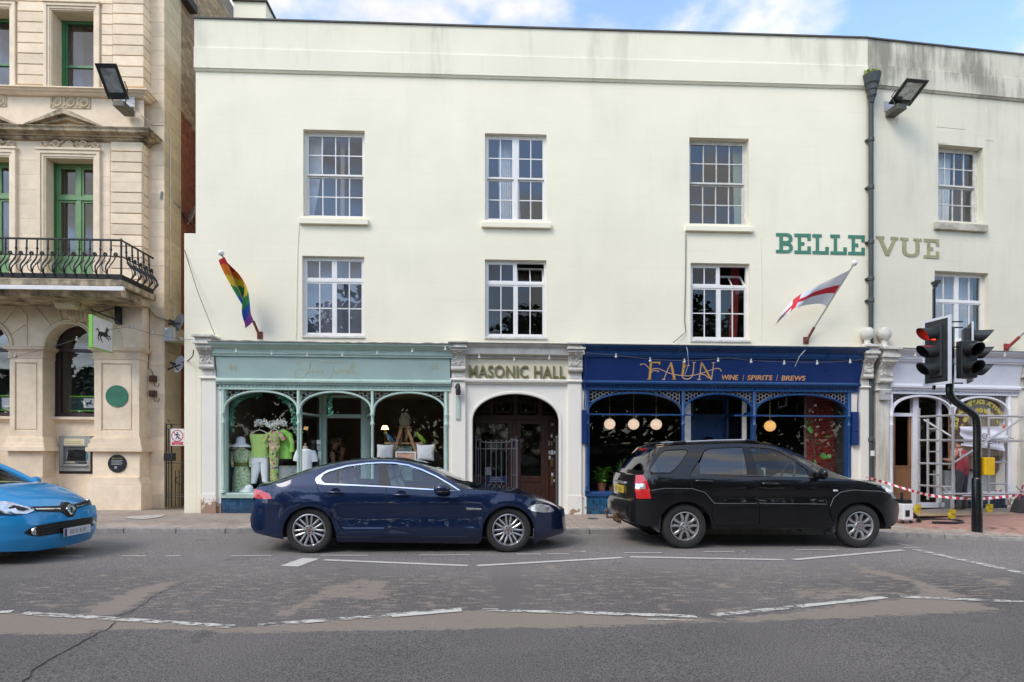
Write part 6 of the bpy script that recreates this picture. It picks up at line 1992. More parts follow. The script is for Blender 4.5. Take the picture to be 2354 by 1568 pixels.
def end_cap(root,fr,S,B,wc,bulge,parts,nv=14):
 for name,z0,z1,m,vm in parts:
  q=M(fr);rows=[]
  for(u,z)in B:
   w=S(u,z)
   rows.append([q.P((u+bulge*(1-(2*j/nv-1)**2),wc+(w-wc)*(1-2*j/nv),z))for j in range(nv+1)])
  f=0
  for r0,r1,(b0,b1)in zip(rows,rows[1:],zip(B,B[1:])):
   zmid=(b0[1]+b1[1])/2
   if not(z0<=zmid<z1):continue
   for j in range(nv):
    mj=min(j,nv-1-j)
    if(vm>=0 and mj<vm)or(vm<0 and mj>=-vm):continue
    q.face((r0[j],r0[j+1],r1[j+1],r1[j]));f+=1
  if f:split_build(q,name,m,root,smooth=40)
def densify(B,step=.02):
 out=[]
 for a,b in zip(B,B[1:]):
  k=max(1,int(math.hypot(b[0]-a[0],b[1]-a[1])/step))
  out+=[(lerp(a[0],b[0],i/k),lerp(a[1],b[1],i/k))for i in range(k)]
 return out+[B[-1]]
def seam(sd,pts,r=.0035,m=None,name="seam",parent=None,off=.0005):
 uz=densify([sd.inv(*p)for p in pts],.04)
 q=M(sd.fr);q.tube([sd.surf(u,z,off)for u,z in uz],r,5);q.build(name,m or m_void,parent or sd.root)
def arch_pts(c,r,a0,a1,n=18):
 return[(c[0]+r*math.cos(math.radians(lerp(a0,a1,i/n))),c[1]-r*math.sin(math.radians(lerp(a0,a1,i/n))))for i in range(n+1)]
def seat_shape(q,u,w,z,h=.62,wd=.46,rake=.18):
 pts=[(0,0),(.12,-.02),(.14,.1),(.02-rake*.5,h*.6),(-rake,h),(-rake-.09,h),(-.1-rake*.4,h*.5),(-.12,.05)]
 q.prism([(u+a,z+b)for a,b in pts],w-wd/2,w+wd/2)
 q.prism([(u-rake-.02,z+h+.02),(u-rake-.0,z+h+.12),(u-rake-.03,z+h+.2),(u-rake-.1,z+h+.2),(u-rake-.11,z+h+.04)],w-.13,w+.13)
 q.box(u-.05,u+.5,w-wd/2,w+wd/2,z-.12,z+.04)
 # dark blue saloon
m_blue=paint("metallic_navy_paint",(0.005,0.015,0.055),metal=.35,rough=.3)
JF=Frame(-1.5,9.05,math.atan(0.0627))
jag=thing("saloon_car","dark blue metallic saloon car parked facing the black car","car",JF(0,-.92,0))
JWC=-.90
ju0=JF.px(*zJ(70,560),-.4)[0];ju1=JF.px(*zJ(2302,590),-.5)[0]
jwr=JF.px(*zJ(490,603),0);jwf=JF.px(*zJ(1911,597),0)
jwr=(jwr[0],.337);jwf=(jwf[0],.337)
def jside(u,z):
 w=.035
 if z<.32:w-=.07*((.32-z)/.16)**2
 if z>.68:w-=.07*((min(z,1.0)-.68)/.32)**2
 if z>1.0:w-=(z-1.0)*.50+.35*(z-1.0)**2
 mid=smooth01((u-jwr[0]-.25)/.3)*smooth01((jwf[0]-.25-u)/.3)
 w-=.016*math.exp(-((z-.54)/.12)**2)*mid
 w+=.010*math.exp(-((z-.352)/.022)**2)*mid
 for c in(jwr,jwf):
  r=math.hypot(u-c[0],z-c[1])
  w+=.018*math.exp(-((r-.40)/.08)**2)*smooth01((z-.2)/.2)
 d=u-ju0
 if d<.75:w-=.36*(1-max(0,d)/.75)**2.3
 d=ju1-u
 if d<.95:w-=.52*(1-max(0,d)/.95)**2.3
 return w
jinv=invert(JF,zJ,jside)
JS=Side(JF,jag,lambda u,z,o:(u,jside(u,z)+o,z),jinv,JWC)
Tpx=[(108,300),(118,284),(200,266),(300,249),(420,203),(560,150),(700,112),(850,92),(1000,85),(1150,91),(1290,124),(1420,184),(1520,240),(1585,286),(1640,293),(1800,303),(1950,326),(2080,357),(2180,388),(2255,418),(2284,448)]
Cpx=[(104,288),(118,258),(200,240),(300,226),(420,180),(560,131),(700,96),(850,73),(1000,64),(1150,68),(1310,97),(1420,145),(1540,205),(1640,248),(1700,264),(1760,264),(1880,278),(2000,302),(2120,338),(2210,380),(2258,418),(2280,455)]
T=[jinv(*p)for p in Tpx]
C=[JF.px(*zJ(*p),JWC)for p in Cpx]
ub=lambda x:JF.px(*zJ(x,200),-.6)[0]
top_loft(jag,JF,jside,T,C,JWC,[("boot_lid",-99,ub(300),0,99,m_blue),("rear_window",ub(300),ub(700),2,99,mat("dark_screen",(.01,.011,.012),.08,coat=1)),("roof_pillar",ub(300),ub(700),0,2,m_blue),("roof",ub(700),ub(1300),0,99,m_blue),("windscreen",ub(1300),ub(1690),2,99,g_car),("screen_pillar",ub(1300),ub(1690),0,2,m_blue),("bonnet",ub(1690),99,0,99,m_blue)],edge_pow=3.6)
aR=arch_pts((490,603),186,205,-28);aF=arch_pts((1911,597),184,203,-24)
seamR=[(545,250),(556,300),(592,372),(640,440)]
P=lambda name,pts,m=m_blue,**k:JS.panel(name,JS.outline(pts),m,**k)
body=P("rear_quarter",[(112,298)]+Tpx[1:5]+[(545,160),(540,205),(535,228)]+seamR+[(655,520)]+arch_pts((490,603),186,30,175)+[(240,520),(205,465),(188,420),(108,395)])
P("rear_bumper",[(108,395),(188,420),(205,465),(240,520),(303,585)]+arch_pts((490,603),186,178,194,3)+[(308,650),(200,628),(105,603),(78,560),(72,500),(90,430)])
P("roof_rail",[(420,203),(560,150),(700,112),(850,92),(1000,85),(1150,91),(1290,124),(1420,184),(1520,240),(1585,286),(1568,300),(1500,256),(1400,197),(1300,150),(1200,117),(1100,102),(1005,99),(900,105),(760,123),(620,159),(560,196),(540,212)])
d1=P("rear_door",[(545,250),(700,256),(1040,268),(1047,400),(1050,632),(790,630),(745,610),(700,545),(655,470),(640,440),(592,372),(556,300)])
d2=P("front_door",[(1040,268),(1300,283),(1572,300),(1592,325),(1606,420),(1604,540),(1598,642),(1050,632),(1047,400)])
P("front_wing",[(1572,300),(1585,287)]+Tpx[14:18]+[(2120,370),(2060,408),(2045,430),(2085,452),(2075,500)]+arch_pts((1911,597),184,22,180)+[(1720,650),(1600,645),(1604,540),(1606,420),(1592,325)])
P("front_bumper",[(2120,370)]+Tpx[18:]+[(2292,480),(2301,590),(2296,608),(2180,642),(2098,682),(2092,640)]+arch_pts((1911,597),184,-4,22,4)+[(2075,500),(2085,452),(2045,430),(2060,408)])
P("sill",[(655,520),(655,470),(700,545),(745,610),(790,630),(1050,632),(1598,642),(1600,645),(1720,650)]+[(1702,682),(1200,676),(690,668),(682,600)])
for s in(seamR+[(655,470),(700,545),(745,610)],[(1040,268),(1047,400),(1050,632)],[(1572,300),(1592,325),(1606,420),(1604,540),(1598,642)],[(188,300),(205,420),(205,465),(240,520),(310,522)],[(790,630),(1050,632),(1598,642)],[(2120,370),(2060,408)],[(1640,293),(1800,303),(1950,326),(2080,357)]):
 seam(JS,s)
JS.panel("window",JS.outline([(577,214),(600,187),(640,166),(690,149),(690,252),(605,247),(582,230)]),g_car,off=-.012,skirt=0)
JS.panel("window",JS.outline([(702,146),(800,124),(900,113),(985,110),(990,263),(702,254)]),g_car,off=-.012,skirt=0)
JS.panel("window",JS.outline([(1036,111),(1120,114),(1200,128),(1300,164),(1400,211),(1490,262),(1548,298),(1300,284),(1074,270)]),g_car,off=-.012,skirt=0)
JS.panel("pillar_trim",JS.outline([(985,104),(1036,104),(1076,270),(990,266)]),m_blk,off=-.006)
JS.panel("pillar_trim",JS.outline([(688,145),(704,143),(704,257),(688,254)]),m_blk,off=-.006)
JS.panel("chrome_surround",JS.outline([(540,212),(560,196),(620,159),(760,123),(900,105),(1005,99),(1100,102),(1200,117),(1300,150),(1400,197),(1500,256),(1570,302),(1552,300),(1492,262),(1396,206),(1296,160),(1198,126),(1100,111),(1005,108),(900,114),(765,132),(640,166),(598,186),(576,214),(583,233),(606,250),(800,259),(1040,271),(1300,287),(1560,305),(1300,296),(1040,279),(800,268),(600,262),(548,254),(536,230)]),m_chr,off=.006,step=.04)
JS.panel("tail_light",JS.outline([(104,292),(145,299),(205,324),(229,354),(220,363),(160,364),(96,352),(98,318)]),m_redl,off=.008)
JS.panel("headlight",JS.outline([(2045,430),(2078,407),(2140,397),(2200,409),(2238,441),(2228,456),(2150,459),(2085,450)]),m_clr,off=.008)
q=M(JF);u,z=jinv(2180,432);q.lathe((u,jside(u,z),z),[(0,.02),(.035,.018),(.045,.0)],ax=(0,1,0),n=16);q.build("lamp_projector",m_chr,jag,smooth=40)
u,z=jinv(332,357);q=M(JF);q.tube([(u+.095*math.cos(t),jside(u+.095*math.cos(t),z+.09*math.sin(t))+.001,z+.09*math.sin(t))for t in[2*PI*i/32 for i in range(32)]],.003,5,closed=True);q.build("fuel_flap_gap",m_void,jag)
for par,(x,y)in((d1,(680,318)),(d2,(1150,335))):
 u,z=jinv(x,y);w=jside(u,z)
 q=M(JF);q.lathe((u,w,z),[(.075,-.005),(.07,.004),(.03,.003),(0,.002)],ax=(0,1,0),n=20);q.tube([(u-.105,w+.012,z),(u-.08,w+.034,z+.004),(u+.08,w+.036,z+.006),(u+.105,w+.012,z+.004)],[.012,.017,.017,.012],8);q.build("handle",m_blue,par,smooth=45)
q=M(JF);u,z=jinv(1440,285);w=jside(u,z)
q.ball((u,w+.13,z+.0),.125,16,sq=(1.0,.75,.56));q.tube([(u+.05,w-.02,z-.05),(u+.03,w+.08,z-.05)],.04,8);mo=q.build("door_mirror",m_blue,d2,smooth=50)
q=M(JF);q.ball((u+.01,w+.135,z-.045),.108,14,sq=(1,.74,.34));q.build("mirror_base",m_blk,d2,smooth=50)
a=jinv(1608,425);b=jinv(1722,442);q=M(JF);q.prism([(a[0],a[1]),(b[0],a[1]-.012),(b[0]-.01,b[1]),(a[0]+.01,b[1])],jside(*a)-.02,jside(*a)+.012);q.build("vent_bar",m_chr,jag,bevel=.003)
add=M(JF);add_text(add,"JAGUAR",(a[0]+b[0])/2,jside(*a)+.013,b[1]+.012,height=.014,extrude=.001);add.build("vent_lettering",m_blk,jag)
seam(JS,[(1640,452),(1634,520),(1625,560)],.005);seam(JS,[(1700,452),(1680,520),(1665,565)],.005)
Bf=densify([jinv(2284,448),jinv(2292,480),jinv(2301,590),jinv(2296,608)]);end_cap(jag,JF,jside,Bf,JWC,.10,[("nose",-9,9,m_blue,0)])
q=M(JF);un=max(p[0]for p in Bf);q.box(un-.05,un+.05,JWC-.2,JWC+.2,.40,.60);q.build("grille",m_blk,jag,bevel=.02)
Br=densify([jinv(112,298),jinv(96,352),jinv(108,395),jinv(90,430),jinv(72,500),jinv(78,560),jinv(105,603)]);end_cap(jag,JF,jside,Br,JWC,-.08,[("tailgate",.62,9,m_blue,0),("rear_valance",-9,.62,m_blue,0)])
q=M(JF);q.box(ju0+.5,ju1-.5,2*JWC-jside(0,.3)+.12,-.28,.20,.55);q.box(jwr[0]+.45,jwf[0]-.45,2*JWC+.06,-.06,.19,.42);q.build("underbody_light_block",m_void,jag)  # dark box added between the wheels to block light and blacken the wells
q=M(JF);q.box(ub(640),ub(1600),2*JWC+.12,-.12,.40,.62);q.build("cabin_floor",m_seatd,jag)
for(x,wo,nm)in((1180,-.5,0),(1180,-1.3,0),(830,-.5,1),(830,-1.3,1)):
 q=M(JF);seat_shape(q,ub(x),wo,.50,h=.55);q.build("seat",m_seat,jag,bevel=.03)
q=M(JF);q.prism([(ub(1460),.62),(ub(1640),.62),(ub(1640),.95),(ub(1560),1.0),(ub(1480),.93)],2*JWC+.15,-.15);q.build("dashboard",m_seatd,jag,bevel=.03)
wheel(jag,JF,*jwr,0.0,.337,.232,7,m_alloy,twin=.036,cap=(.22,.08,.08),wc=JWC)
wheel(jag,JF,*jwf,0.0,.337,.232,7,m_alloy,twin=.036,cap=(.22,.08,.08),wc=JWC)
JS.flush_far()
# black off-roader
m_black=paint("black_paint",(0.004,0.004,0.005),metal=0,rough=.3)
m_clad=mat("black_satin_cladding",(0.006,0.006,0.007),.4,var=.1,coat=.6,crough=.05,spec=.15)
SF=Frame(4.1,9.70,math.atan(0.066))
suv=thing("off_road_car","black off road estate car with tow bar parked before the navy shop","car",SF(0,-.92,0))
SWC=-.90
swr=(SF.px(*zS(597,745),0)[0],.352);swf=(SF.px(*zS(1952,738),0)[0],.352)
su0=SF.px(*zS(150,600),-.35)[0];su1=SF.px(*zS(2255,600),-.5)[0]
def sside(u,z):
 w=.03
 if z<.42:w-=.06*((.42-z)/.16)**2
 if z>.86:w-=.055*((min(z,1.16)-.86)/.30)**2
 if z>1.16:w-=(z-1.16)*.30+.25*(z-1.16)**2
 mid=smooth01((u-swr[0]-.3)/.3)*smooth01((swf[0]-.3-u)/.3)
 w-=.012*math.exp(-((z-.82)/.10)**2)*mid
 d=u-su0
 if d<.42:w-=.26*(1-max(0,d)/.42)**2.2
 d=su1-u
 if d<.75:w-=.46*(1-max(0,d)/.75)**2.2
 return w
sinv=invert(SF,zS,sside)
SS=Side(SF,suv,lambda u,z,o:(u,sside(u,z)+o,z),sinv,SWC)
Tpx=[(405,118),(430,110),(600,99),(800,92),(1060,90),(1200,99),(1300,122),(1400,170),(1500,236),(1600,302),(1690,346),(1790,364),(1850,368),(2000,390),(2110,416),(2180,460),(2230,525)]
Cpx=[(330,118),(380,100),(430,92),(600,80),(800,75),(1060,74),(1180,80),(1300,112),(1400,158),(1500,218),(1600,280),(1680,325),(1760,346),(1850,352),(1980,370),(2090,400),(2170,445),(2225,510)]
T=[sinv(*p)for p in Tpx];C=[SF.px(*zS(*p),SWC)for p in Cpx]
ub=lambda x:SF.px(*zS(x,250),-.6)[0]
top_loft(suv,SF,sside,T,C,SWC,[("roof",-99,ub(1230),0,99,m_black),("windscreen",ub(1230),ub(1690),2,99,g_car),("screen_pillar",ub(1230),ub(1690),0,2,m_black),("bonnet",ub(1690),99,0,99,m_black)])
P=lambda name,pts,m=m_black,**k:SS.panel(name,SS.outline(pts),m,**k)
aR=lambda a0,a1,n=16:arch_pts((597,745),208,a0,a1,n)
aF=lambda a0,a1,n=16:arch_pts((1952,738),200,a0,a1,n)
P("rear_pillar",[(405,118),(345,195),(285,300),(272,333),(335,333),(322,300),(330,275),(400,172),(445,139)])
P("roof_rail",[(405,118),(430,110),(600,99),(800,92),(1060,90),(1200,99),(1300,122),(1400,170),(1500,236),(1600,302),(1690,346),(1640,350),(1570,332),(1540,292),(1450,222),(1330,153),(1250,128),(1095,117),(1040,116),(800,125),(745,142),(640,138),(600,133),(445,139)])
P("rear_pillar",[(600,133),(640,138),(745,142),(705,215),(650,300),(635,335),(335,333),(345,319),(485,319),(545,268),(595,198),(620,150)])
P("rear_quarter",[(272,333),(635,335),(640,380),(655,440)]+aR(78,182)+[(340,520),(333,515),(320,440),(300,380)])
d1=P("rear_door",[(635,335),(1130,346),(1150,450),(1165,560),(1165,705),(830,712),(800,690)]+aR(12,70,10)+[(655,440),(640,380)])
d2=P("front_door",[(1130,346),(1580,352),(1680,362),(1715,470),(1718,600),(1690,705),(1165,705),(1165,560),(1150,450)])
P("front_wing",[(1690,346)]+Tpx[11:15]+[(2130,440),(2170,470),(2215,525),(2065,527),(2150,590)]+aF(10,178)+[(1735,705),(1690,705),(1718,600),(1715,470),(1680,362)])
P("front_bumper",[(2065,527),(2215,525),(2250,545),(2258,600),(2245,680),(2210,725),(2150,745),(2148,700)]+aF(-2,34,6))
P("rear_bumper",[(215,520),(340,520),(500,522),(470,560)]+aR(135,172,6)+[(395,640),(370,715),(300,735),(230,720),(170,690),(140,640),(140,575),(165,535)],m_clad)
P("sill",[(800,690),(830,712),(1165,705),(1690,705),(1735,705),(1735,752),(1600,757),(810,757)],m_clad)
for nm,pts in(("wheel_flare",[(332,452),(430,436),(650,438),(750,470),(822,552),(822,560),(800,600)]+aR(38,150)+[(345,520)]),("door_moulding",[(822,552),(1150,552),(1150,712),(830,716),(800,640)]),("door_moulding",[(1172,552),(1690,558),(1712,575),(1705,640),(1690,712),(1172,712)]),("wheel_flare",[(1715,575),(1742,510),(1795,466),(1900,448),(2100,460),(2185,482),(2160,540)]+aF(60,170)+[(1740,690),(1722,640)])):
 SS.panel(nm,SS.outline(pts),m_clad,off=.018,skirt=.03,step=.05)
for s in([(635,335),(640,380),(655,440),(720,520),(790,600),(800,690)],[(1130,346),(1150,450),(1165,560),(1165,705)],[(1680,362),(1715,470),(1718,600)],[(1790,364),(2000,392),(2110,418)]):
 seam(SS,s)
for pts,g in(([(326,298),(335,272),(402,176),(447,143),(598,138),(614,152),(590,197),(541,264),(483,314),(346,314)],g_carbk),([(712,326),(706,250),(748,150),(802,130),(1038,122),(1082,332)],g_carbk),([(1098,122),(1250,133),(1328,158),(1448,227),(1535,296),(1566,345),(1165,336)],glass("car_glass_green",(.55,.66,.63),1.6))):
 SS.panel("window",SS.outline(pts),g,off=-.008,skirt=0)
SS.panel("pillar_trim",SS.outline([(1038,116),(1098,117),(1165,338),(1082,335)]),m_clad,off=-.003)
SS.panel("pillar_trim",SS.outline([(640,330),(700,232),(712,328)]),mat("grey_trim",(.03,.034,.037),.4),off=-.003)
SS.panel("pillar_trim",SS.outline([(1535,280),(1590,310),(1600,352),(1560,348)]),m_clad,off=.002)
seam(SS,[(320,300),(330,275),(400,172),(445,140),(600,134),(620,150),(595,198),(545,268),(485,319),(345,319),(320,300)],.007,m_blk,"glass_seal")
seam(SS,[(640,333),(1082,336),(1580,350)],.006,mat("belt_trim",(.12,.12,.125),.35),"belt_trim")
m_highlight=mat("moulding_highlight",(.16,.165,.17),.3)  # highlight along the cladding edges, put into paler grey tubes
for s in([(332,452),(430,436),(650,438),(750,470),(822,552)],[(822,552),(1150,552)],[(1172,552),(1690,558)],[(1715,575),(1742,510),(1795,466),(1900,448),(2100,460),(2185,482)]):
 seam(SS,s,.0045,m_highlight,"moulding_highlight",off=.0195)
tl=SS.panel("tail_light",SS.outline([(215,335),(268,331),(300,380),(320,440),(332,515),(218,516),(206,440),(208,380)]),m_redl,off=.012)
SS.panel("reversing_lens",SS.outline([(210,400),(285,398),(290,440),(208,438)]),m_clr,off=.016,parent=tl)
SS.panel("headlight",SS.outline([(2112,414),(2160,432),(2200,466),(2228,520),(2205,505),(2150,458)]),m_clr,off=.01)
u,z=sinv(1762,455);q=M(SF);q.ball((u,sside(u,z)+.004,z),.042,12,sq=(1,.3,.5));q.build("side_repeater",m_clr,suv,smooth=50)
for par,(x,y)in((d1,(740,385)),(d2,(1255,405))):
 u,z=sinv(x,y);w=sside(u,z)
 q=M(SF);q.lathe((u+.01,w,z-.01),[(.062,-.004),(.058,.004),(.03,.003),(0,.002)],ax=(0,1,0),n=20);q.tube([(u-.13,w+.012,z+.012),(u-.1,w+.035,z+.014),(u+.1,w+.035,z+.008),(u+.13,w+.012,z+.004)],[.011,.016,.016,.011],8);q.build("handle",m_black,par,smooth=45)
u,z=sinv(1628,320);w=sside(u,z);q=M(SF);q.ball((u,w+.14,z),.11,14,sq=(.55,.95,.85));q.tube([(u-.03,w-.02,z-.06),(u,w+.08,z-.05)],.035,8);q.build("door_mirror",m_clad,d2,smooth=50)
u,z=sinv(1650,533);q=M(SF);add_text(q,"4WD",u,sside(u,z)+.001,z-.012,height=.026,extrude=.002,slant=.2);q.build("badge_lettering",m_chr,suv)
for s_,ww in((1,-.25),(-1,2*SWC+.25)):
 q=M(SF);a=SF.px(*zS(430,102),-.25);b=SF.px(*zS(600,78),-.25);c=SF.px(*zS(1060,62),-.25);d=SF.px(*zS(1205,95),-.25)
 q.tube([(a[0],ww,a[1]-.03),(lerp(a[0],b[0],.5),ww,lerp(a[1],b[1],.6)),(b[0],ww,b[1]-.012),],[.014,.03,.03],8);q.tube([(c[0],ww,c[1]-.012),(lerp(c[0],d[0],.5),ww,lerp(c[1],d[1],.35)),(d[0],ww,d[1]-.02)],[.03,.028,.012],8);rr=q.build("roof_bar_foot",m_clad,suv,smooth=40)
 q=M(SF);zr_=lambda x:SF.px(*zS(x,112),-.25)[1]
 q.prism([(a[0],a[1]-.06),(d[0],d[1]-.08),(d[0]-.02,d[1]-.02),(lerp(c[0],d[0],.45),lerp(c[1],d[1],.3)),(c[0],c[1]-.012),(b[0],b[1]-.012),(lerp(a[0],b[0],.5),lerp(a[1],b[1],.55)),(a[0]+.02,a[1]-.02)],ww-.018,ww+.018);q.build("roof_bar_fairing",m_clad,suv,bevel=.01)
 q=M(SF);q.tube([(b[0]-.03,ww,b[1]),(lerp(b[0],c[0],.5),ww,lerp(b[1],c[1],.5)+.006),(c[0]+.02,ww,c[1])],.017,10);q.build("roof_bar",m_alloy,suv,smooth=40)
Bpx=[(405,118),(345,195),(285,300),(272,333),(225,336),(207,380),(205,440),(212,515)]
B=densify([sinv(*p)for p in Bpx])
zwin0=sinv(290,300)[1];ztop=sinv(395,135)[1]
end_cap(suv,SF,sside,B,SWC,-.05,[("tailgate",-9,zwin0,m_black,0),("rear_window",zwin0,ztop,g_carbk,1),("rear_window_frame",zwin0,ztop,m_black,-1),("spoiler",ztop,9,m_black,0)])
B2=densify([sinv(*p)for p in((212,515),(165,535),(140,575),(140,640),(170,690),(230,720))]);end_cap(suv,SF,sside,B2,SWC,-.04,[("rear_bumper_face",-9,9,m_clad,0)])
ur=min(p[0]for p in B);
zpl=SF.px(*zS(145,442),-.7)[1]
q=M(SF);q.box(ur-.075,ur-.045,SWC-.26,SWC+.26,zpl-.06,zpl+.06);pl_=q.build("number_plate",mat("yellow_plate",(.62,.46,.06),.4),suv)
q=M(SF)
for i in range(7):
 w=lerp(SWC+.2,SWC-.2,i/6)
 if i==4:continue
 q.box(ur-.0775,ur-.0755,w-.018,w+.018,zpl-.035,zpl+.035)
q.build("plate_characters",mat("blurred_plate_print",(.25,.19,.05),.5),pl_)
q=M(SF);q.box(ur-.06,ur-.02,SWC-.35,SWC+.35,zpl+.09,zpl+.13);q.build("plate_trim",m_clr,suv,bevel=.01)
zh=sinv(400,150)[1];q=M(SF);q.box(sinv(400,125)[0]-.10,sinv(400,125)[0]-.02,SWC-.12,SWC+.12,zh+.02,zh+.05);q.build("brake_light",m_redl,suv)
q=M(SF);zt_=.42;q.box(ur-.16,ur+.2,SWC-.05,SWC+.05,zt_-.05,zt_+.02);q.tube([(ur-.16,SWC,zt_-.02),(ur-.27,SWC,zt_-.02),(ur-.28,SWC,zt_+.06)],.022,8);q.ball((ur-.28,SWC,zt_+.085),.034,12);q.box(ur-.12,ur-.08,SWC-.22,SWC+.22,zt_-.1,zt_-.03);q.tube([(ur-.1,SWC+.2,zt_-.06),(ur-.16,SWC+.2,zt_-.04)],.03,8);q.build("tow_bar",mat("rusty_steel",(.13,.075,.045),.85,var=.4,vscale=20),suv,smooth=40)
for(pts)in(([(405,620),(418,625),(400,780),(385,775),(345,735),(372,680)]),([(1770,640),(1778,650),(1760,780),(1740,775),(1700,735),(1730,690)])):
 uz=[SF.px(*zS(*p),-.03)for p in pts]
 for ww in(-.03,2*SWC+.03+.2):
  q=M(SF);q.prism(uz,ww-.2,ww);q.build("mud_flap",mat("grey_rubber",(.05,.052,.055),.8),suv)
Bf=densify([sinv(*p)for p in((2230,525),(2250,545),(2258,600),(2245,680),(2210,725))]);end_cap(suv,SF,sside,Bf,SWC,.08,[("nose",-9,9,m_black,0)])
q=M(SF);q.box(su0+.2,su1-.3,2*SWC+.25,-.28,.27,.7);q.box(swr[0]+.47,swf[0]-.47,2*SWC+.08,-.08,.30,.5);q.build("underbody_light_block",m_void,suv)  # dark box added under the cabin to block light
q=M(SF);q.box(ub(450),ub(1650),2*SWC+.12,-.12,.55,.72);q.build("cabin_floor",m_seatd,suv)
for(x,wo)in((1190,-.5),(1190,-1.3),(880,-.5),(880,-1.3)):
 q=M(SF);seat_shape(q,ub(x),wo,.70);q.build("seat",m_seatd,suv,bevel=.03)
q=M(SF);q.prism([(ub(1490),.7),(ub(1640),.7),(ub(1640),1.08),(ub(1560),1.14),(ub(1500),1.08)],2*SWC+.15,-.15);q.build("dashboard",mat("grey_dash",(.16,.17,.17),.7),suv,bevel=.03)
u,z=SF.px(*zS(1395,312),-.45);q=M(SF);q.tube([(u+.055*math.cos(t),-.45+.19*math.sin(t),z-.02+.17*math.cos(t))for t in[2*PI*i/28 for i in range(28)]],.017,8,closed=True);q.build("steering_wheel",mat("wood_rim",(.22,.09,.03),.4),suv,smooth=50)
u,z=SF.px(*zS(1190,320),-.35);q=M(SF);q.box(u-.06,u+.07,-.38,-.36,z-.08,z+.09,0);q.box(u-.03,u+.04,-.359,-.357,z-.04,z+.06,1);q.build("paper_carton",[m_wpl,mat("green_print",(.12,.35,.15),.6)],suv)
u,z=SF.px(*zS(1270,185),-.9);q=M(SF);q.ball((u,-.9,z),.1,12,sq=(.4,1.2,.45));q.build("interior_mirror",m_blk,suv,smooth=50)
for w_ in(0,):
 wheel(suv,SF,*swr,0.0,.352,.222,5,m_alloyd,twin=.052,cap=(.3,.3,.3),wc=SWC,style=1)
 wheel(suv,SF,*swf,0.0,.352,.222,5,m_alloyd,twin=.052,cap=(.25,.12,.12),wc=SWC,style=1)
SS.flush_far()
# blue hatchback in the lane
m_sky=paint("bright_blue_paint",(0.022,0.29,0.62),metal=.1,rough=.3)
clio=thing("hatchback_car","bright blue hatchback car with blanked number plate entering beside the bank","car",WF(-7.9,8.6,0))
KY,KX=8.6,-6.08
def kfront(yl,z):
 a=abs(yl)
 x=KX-.10*(a/.6)**2-2.2*max(0,a-.55)**2-3.0*max(0,a-.74)**2
 if z>.58:x-=.16*(z-.58)+1.4*(z-.58)**2
 if z<.34:x-=.6*(.34-z)**1.5+.25*(.34-z)
 x+=.012*math.exp(-((z-.50)/.06)**2)
 return x
def kinv(x,y):
 px,py=zK(x,y)
 dx,dz=(px-CX)/FPX,(HY-py)/FPX
 d=8.6
 for _ in range(25):
  X=dx*d
  z=H+dz*d+SLOPE*X
  yl=max(-.89,min(.89,d-KY))
  d=lerp(d,kfront(yl,z)/dx,.7)
 X=dx*d
 return(max(-.88,min(.88,d-KY)),H+dz*d+SLOPE*X)
KS=Side(WF,clio,lambda yl,z,o:(kfront(yl,z)+o,KY+yl,z),kinv,0)
kp=lambda name,uz,m,**k:KS.panel(name,uz,m,mirror=False,**k)
zE_=.745
bump=[(-.86,.20),(-.5,.16),(0,.155),(.5,.16),(.86,.20),(.87,.45),(.86,.62),(.6,.665),(.3,.685),(0,.69),(-.3,.685),(-.6,.665),(-.86,.62),(-.87,.45)]
kp("front_bumper",bump,m_sky,step=.045)
q=M(WF)
NB=26
def bon(s,t):
 yl=s*lerp(.84,.70,t)
 x0=kfront(yl,.69)
 x1=-6.98-.10*s*s+.06
 z0,z1=.668-.05*s*s,1.02-.05*s*s
 e=1-(1-t)**1.9
 return(lerp(x0,x1,t),KY+yl,lerp(z0,z1,e)+.012*math.exp(-((abs(s)-.62)/.1)**2)*t)
q.grid(lambda a,b:bon(a*2-1,b),NB,16);q.build("bonnet",m_sky,clio,smooth=60)
for s in(-1,1):
 q=M(WF)
 def fl(a,b):
  p=bon(s,a);x,y,z=p
  yy=KY+s*lerp(abs(p[1]-KY),.868,b**.6)
  return(lerp(x,lerp(kfront(s*.86,.45),-7.4,a),b),yy,lerp(z,.45 if a<.99 else .45,b))
 q.grid(fl,14,8);q.build("front_wing",m_sky,clio,smooth=60)
def kk(name,pts,m,off,step=.03,smooth=False,parent=None):
 uz=[kinv(*p)for p in pts]
 if smooth:uz=curve(uz+[uz[0]],5)[:-1]
 return KS.panel(name,uz,m,mirror=False,off=off,step=step,skirt=.03,parent=parent)
gr=kk("upper_grille",[(430,830),(540,822),(940,812),(965,760),(1040,752),(1125,800),(1250,760),(1355,718),(1395,770),(1290,815),(1180,850),(1150,930),(1110,985),(1050,990),(990,940),(930,905),(800,905),(600,895),(545,880),(470,860)],m_blk,.012)
kk("chrome_bar",[(540,850),(915,846),(915,864),(545,868)],m_chr,.02,parent=gr);kk("chrome_bar",[(1175,815),(1360,760),(1362,775),(1180,828)],m_chr,.02,parent=gr)
dm=kk("badge",[(1052,785),(1135,838),(1140,870),(1092,945),(1060,950),(1004,880),(1004,845)],m_chr,.03,step=.02)
kk("badge_hole",[(1066,825),(1098,866),(1072,905),(1050,862)],m_blk,.034,parent=dm,step=.02)
kk("headlight",[(-120,700),(0,728),(150,748),(330,805),(500,850),(540,865),(480,905),(350,940),(180,945),(0,945),(-120,935)],m_clr,.012)
kk("headlight_trim",[(-60,905),(120,905),(200,850),(230,860),(260,915),(380,915),(490,870),(500,885),(390,935),(250,940),(0,945)],m_chr,.018)
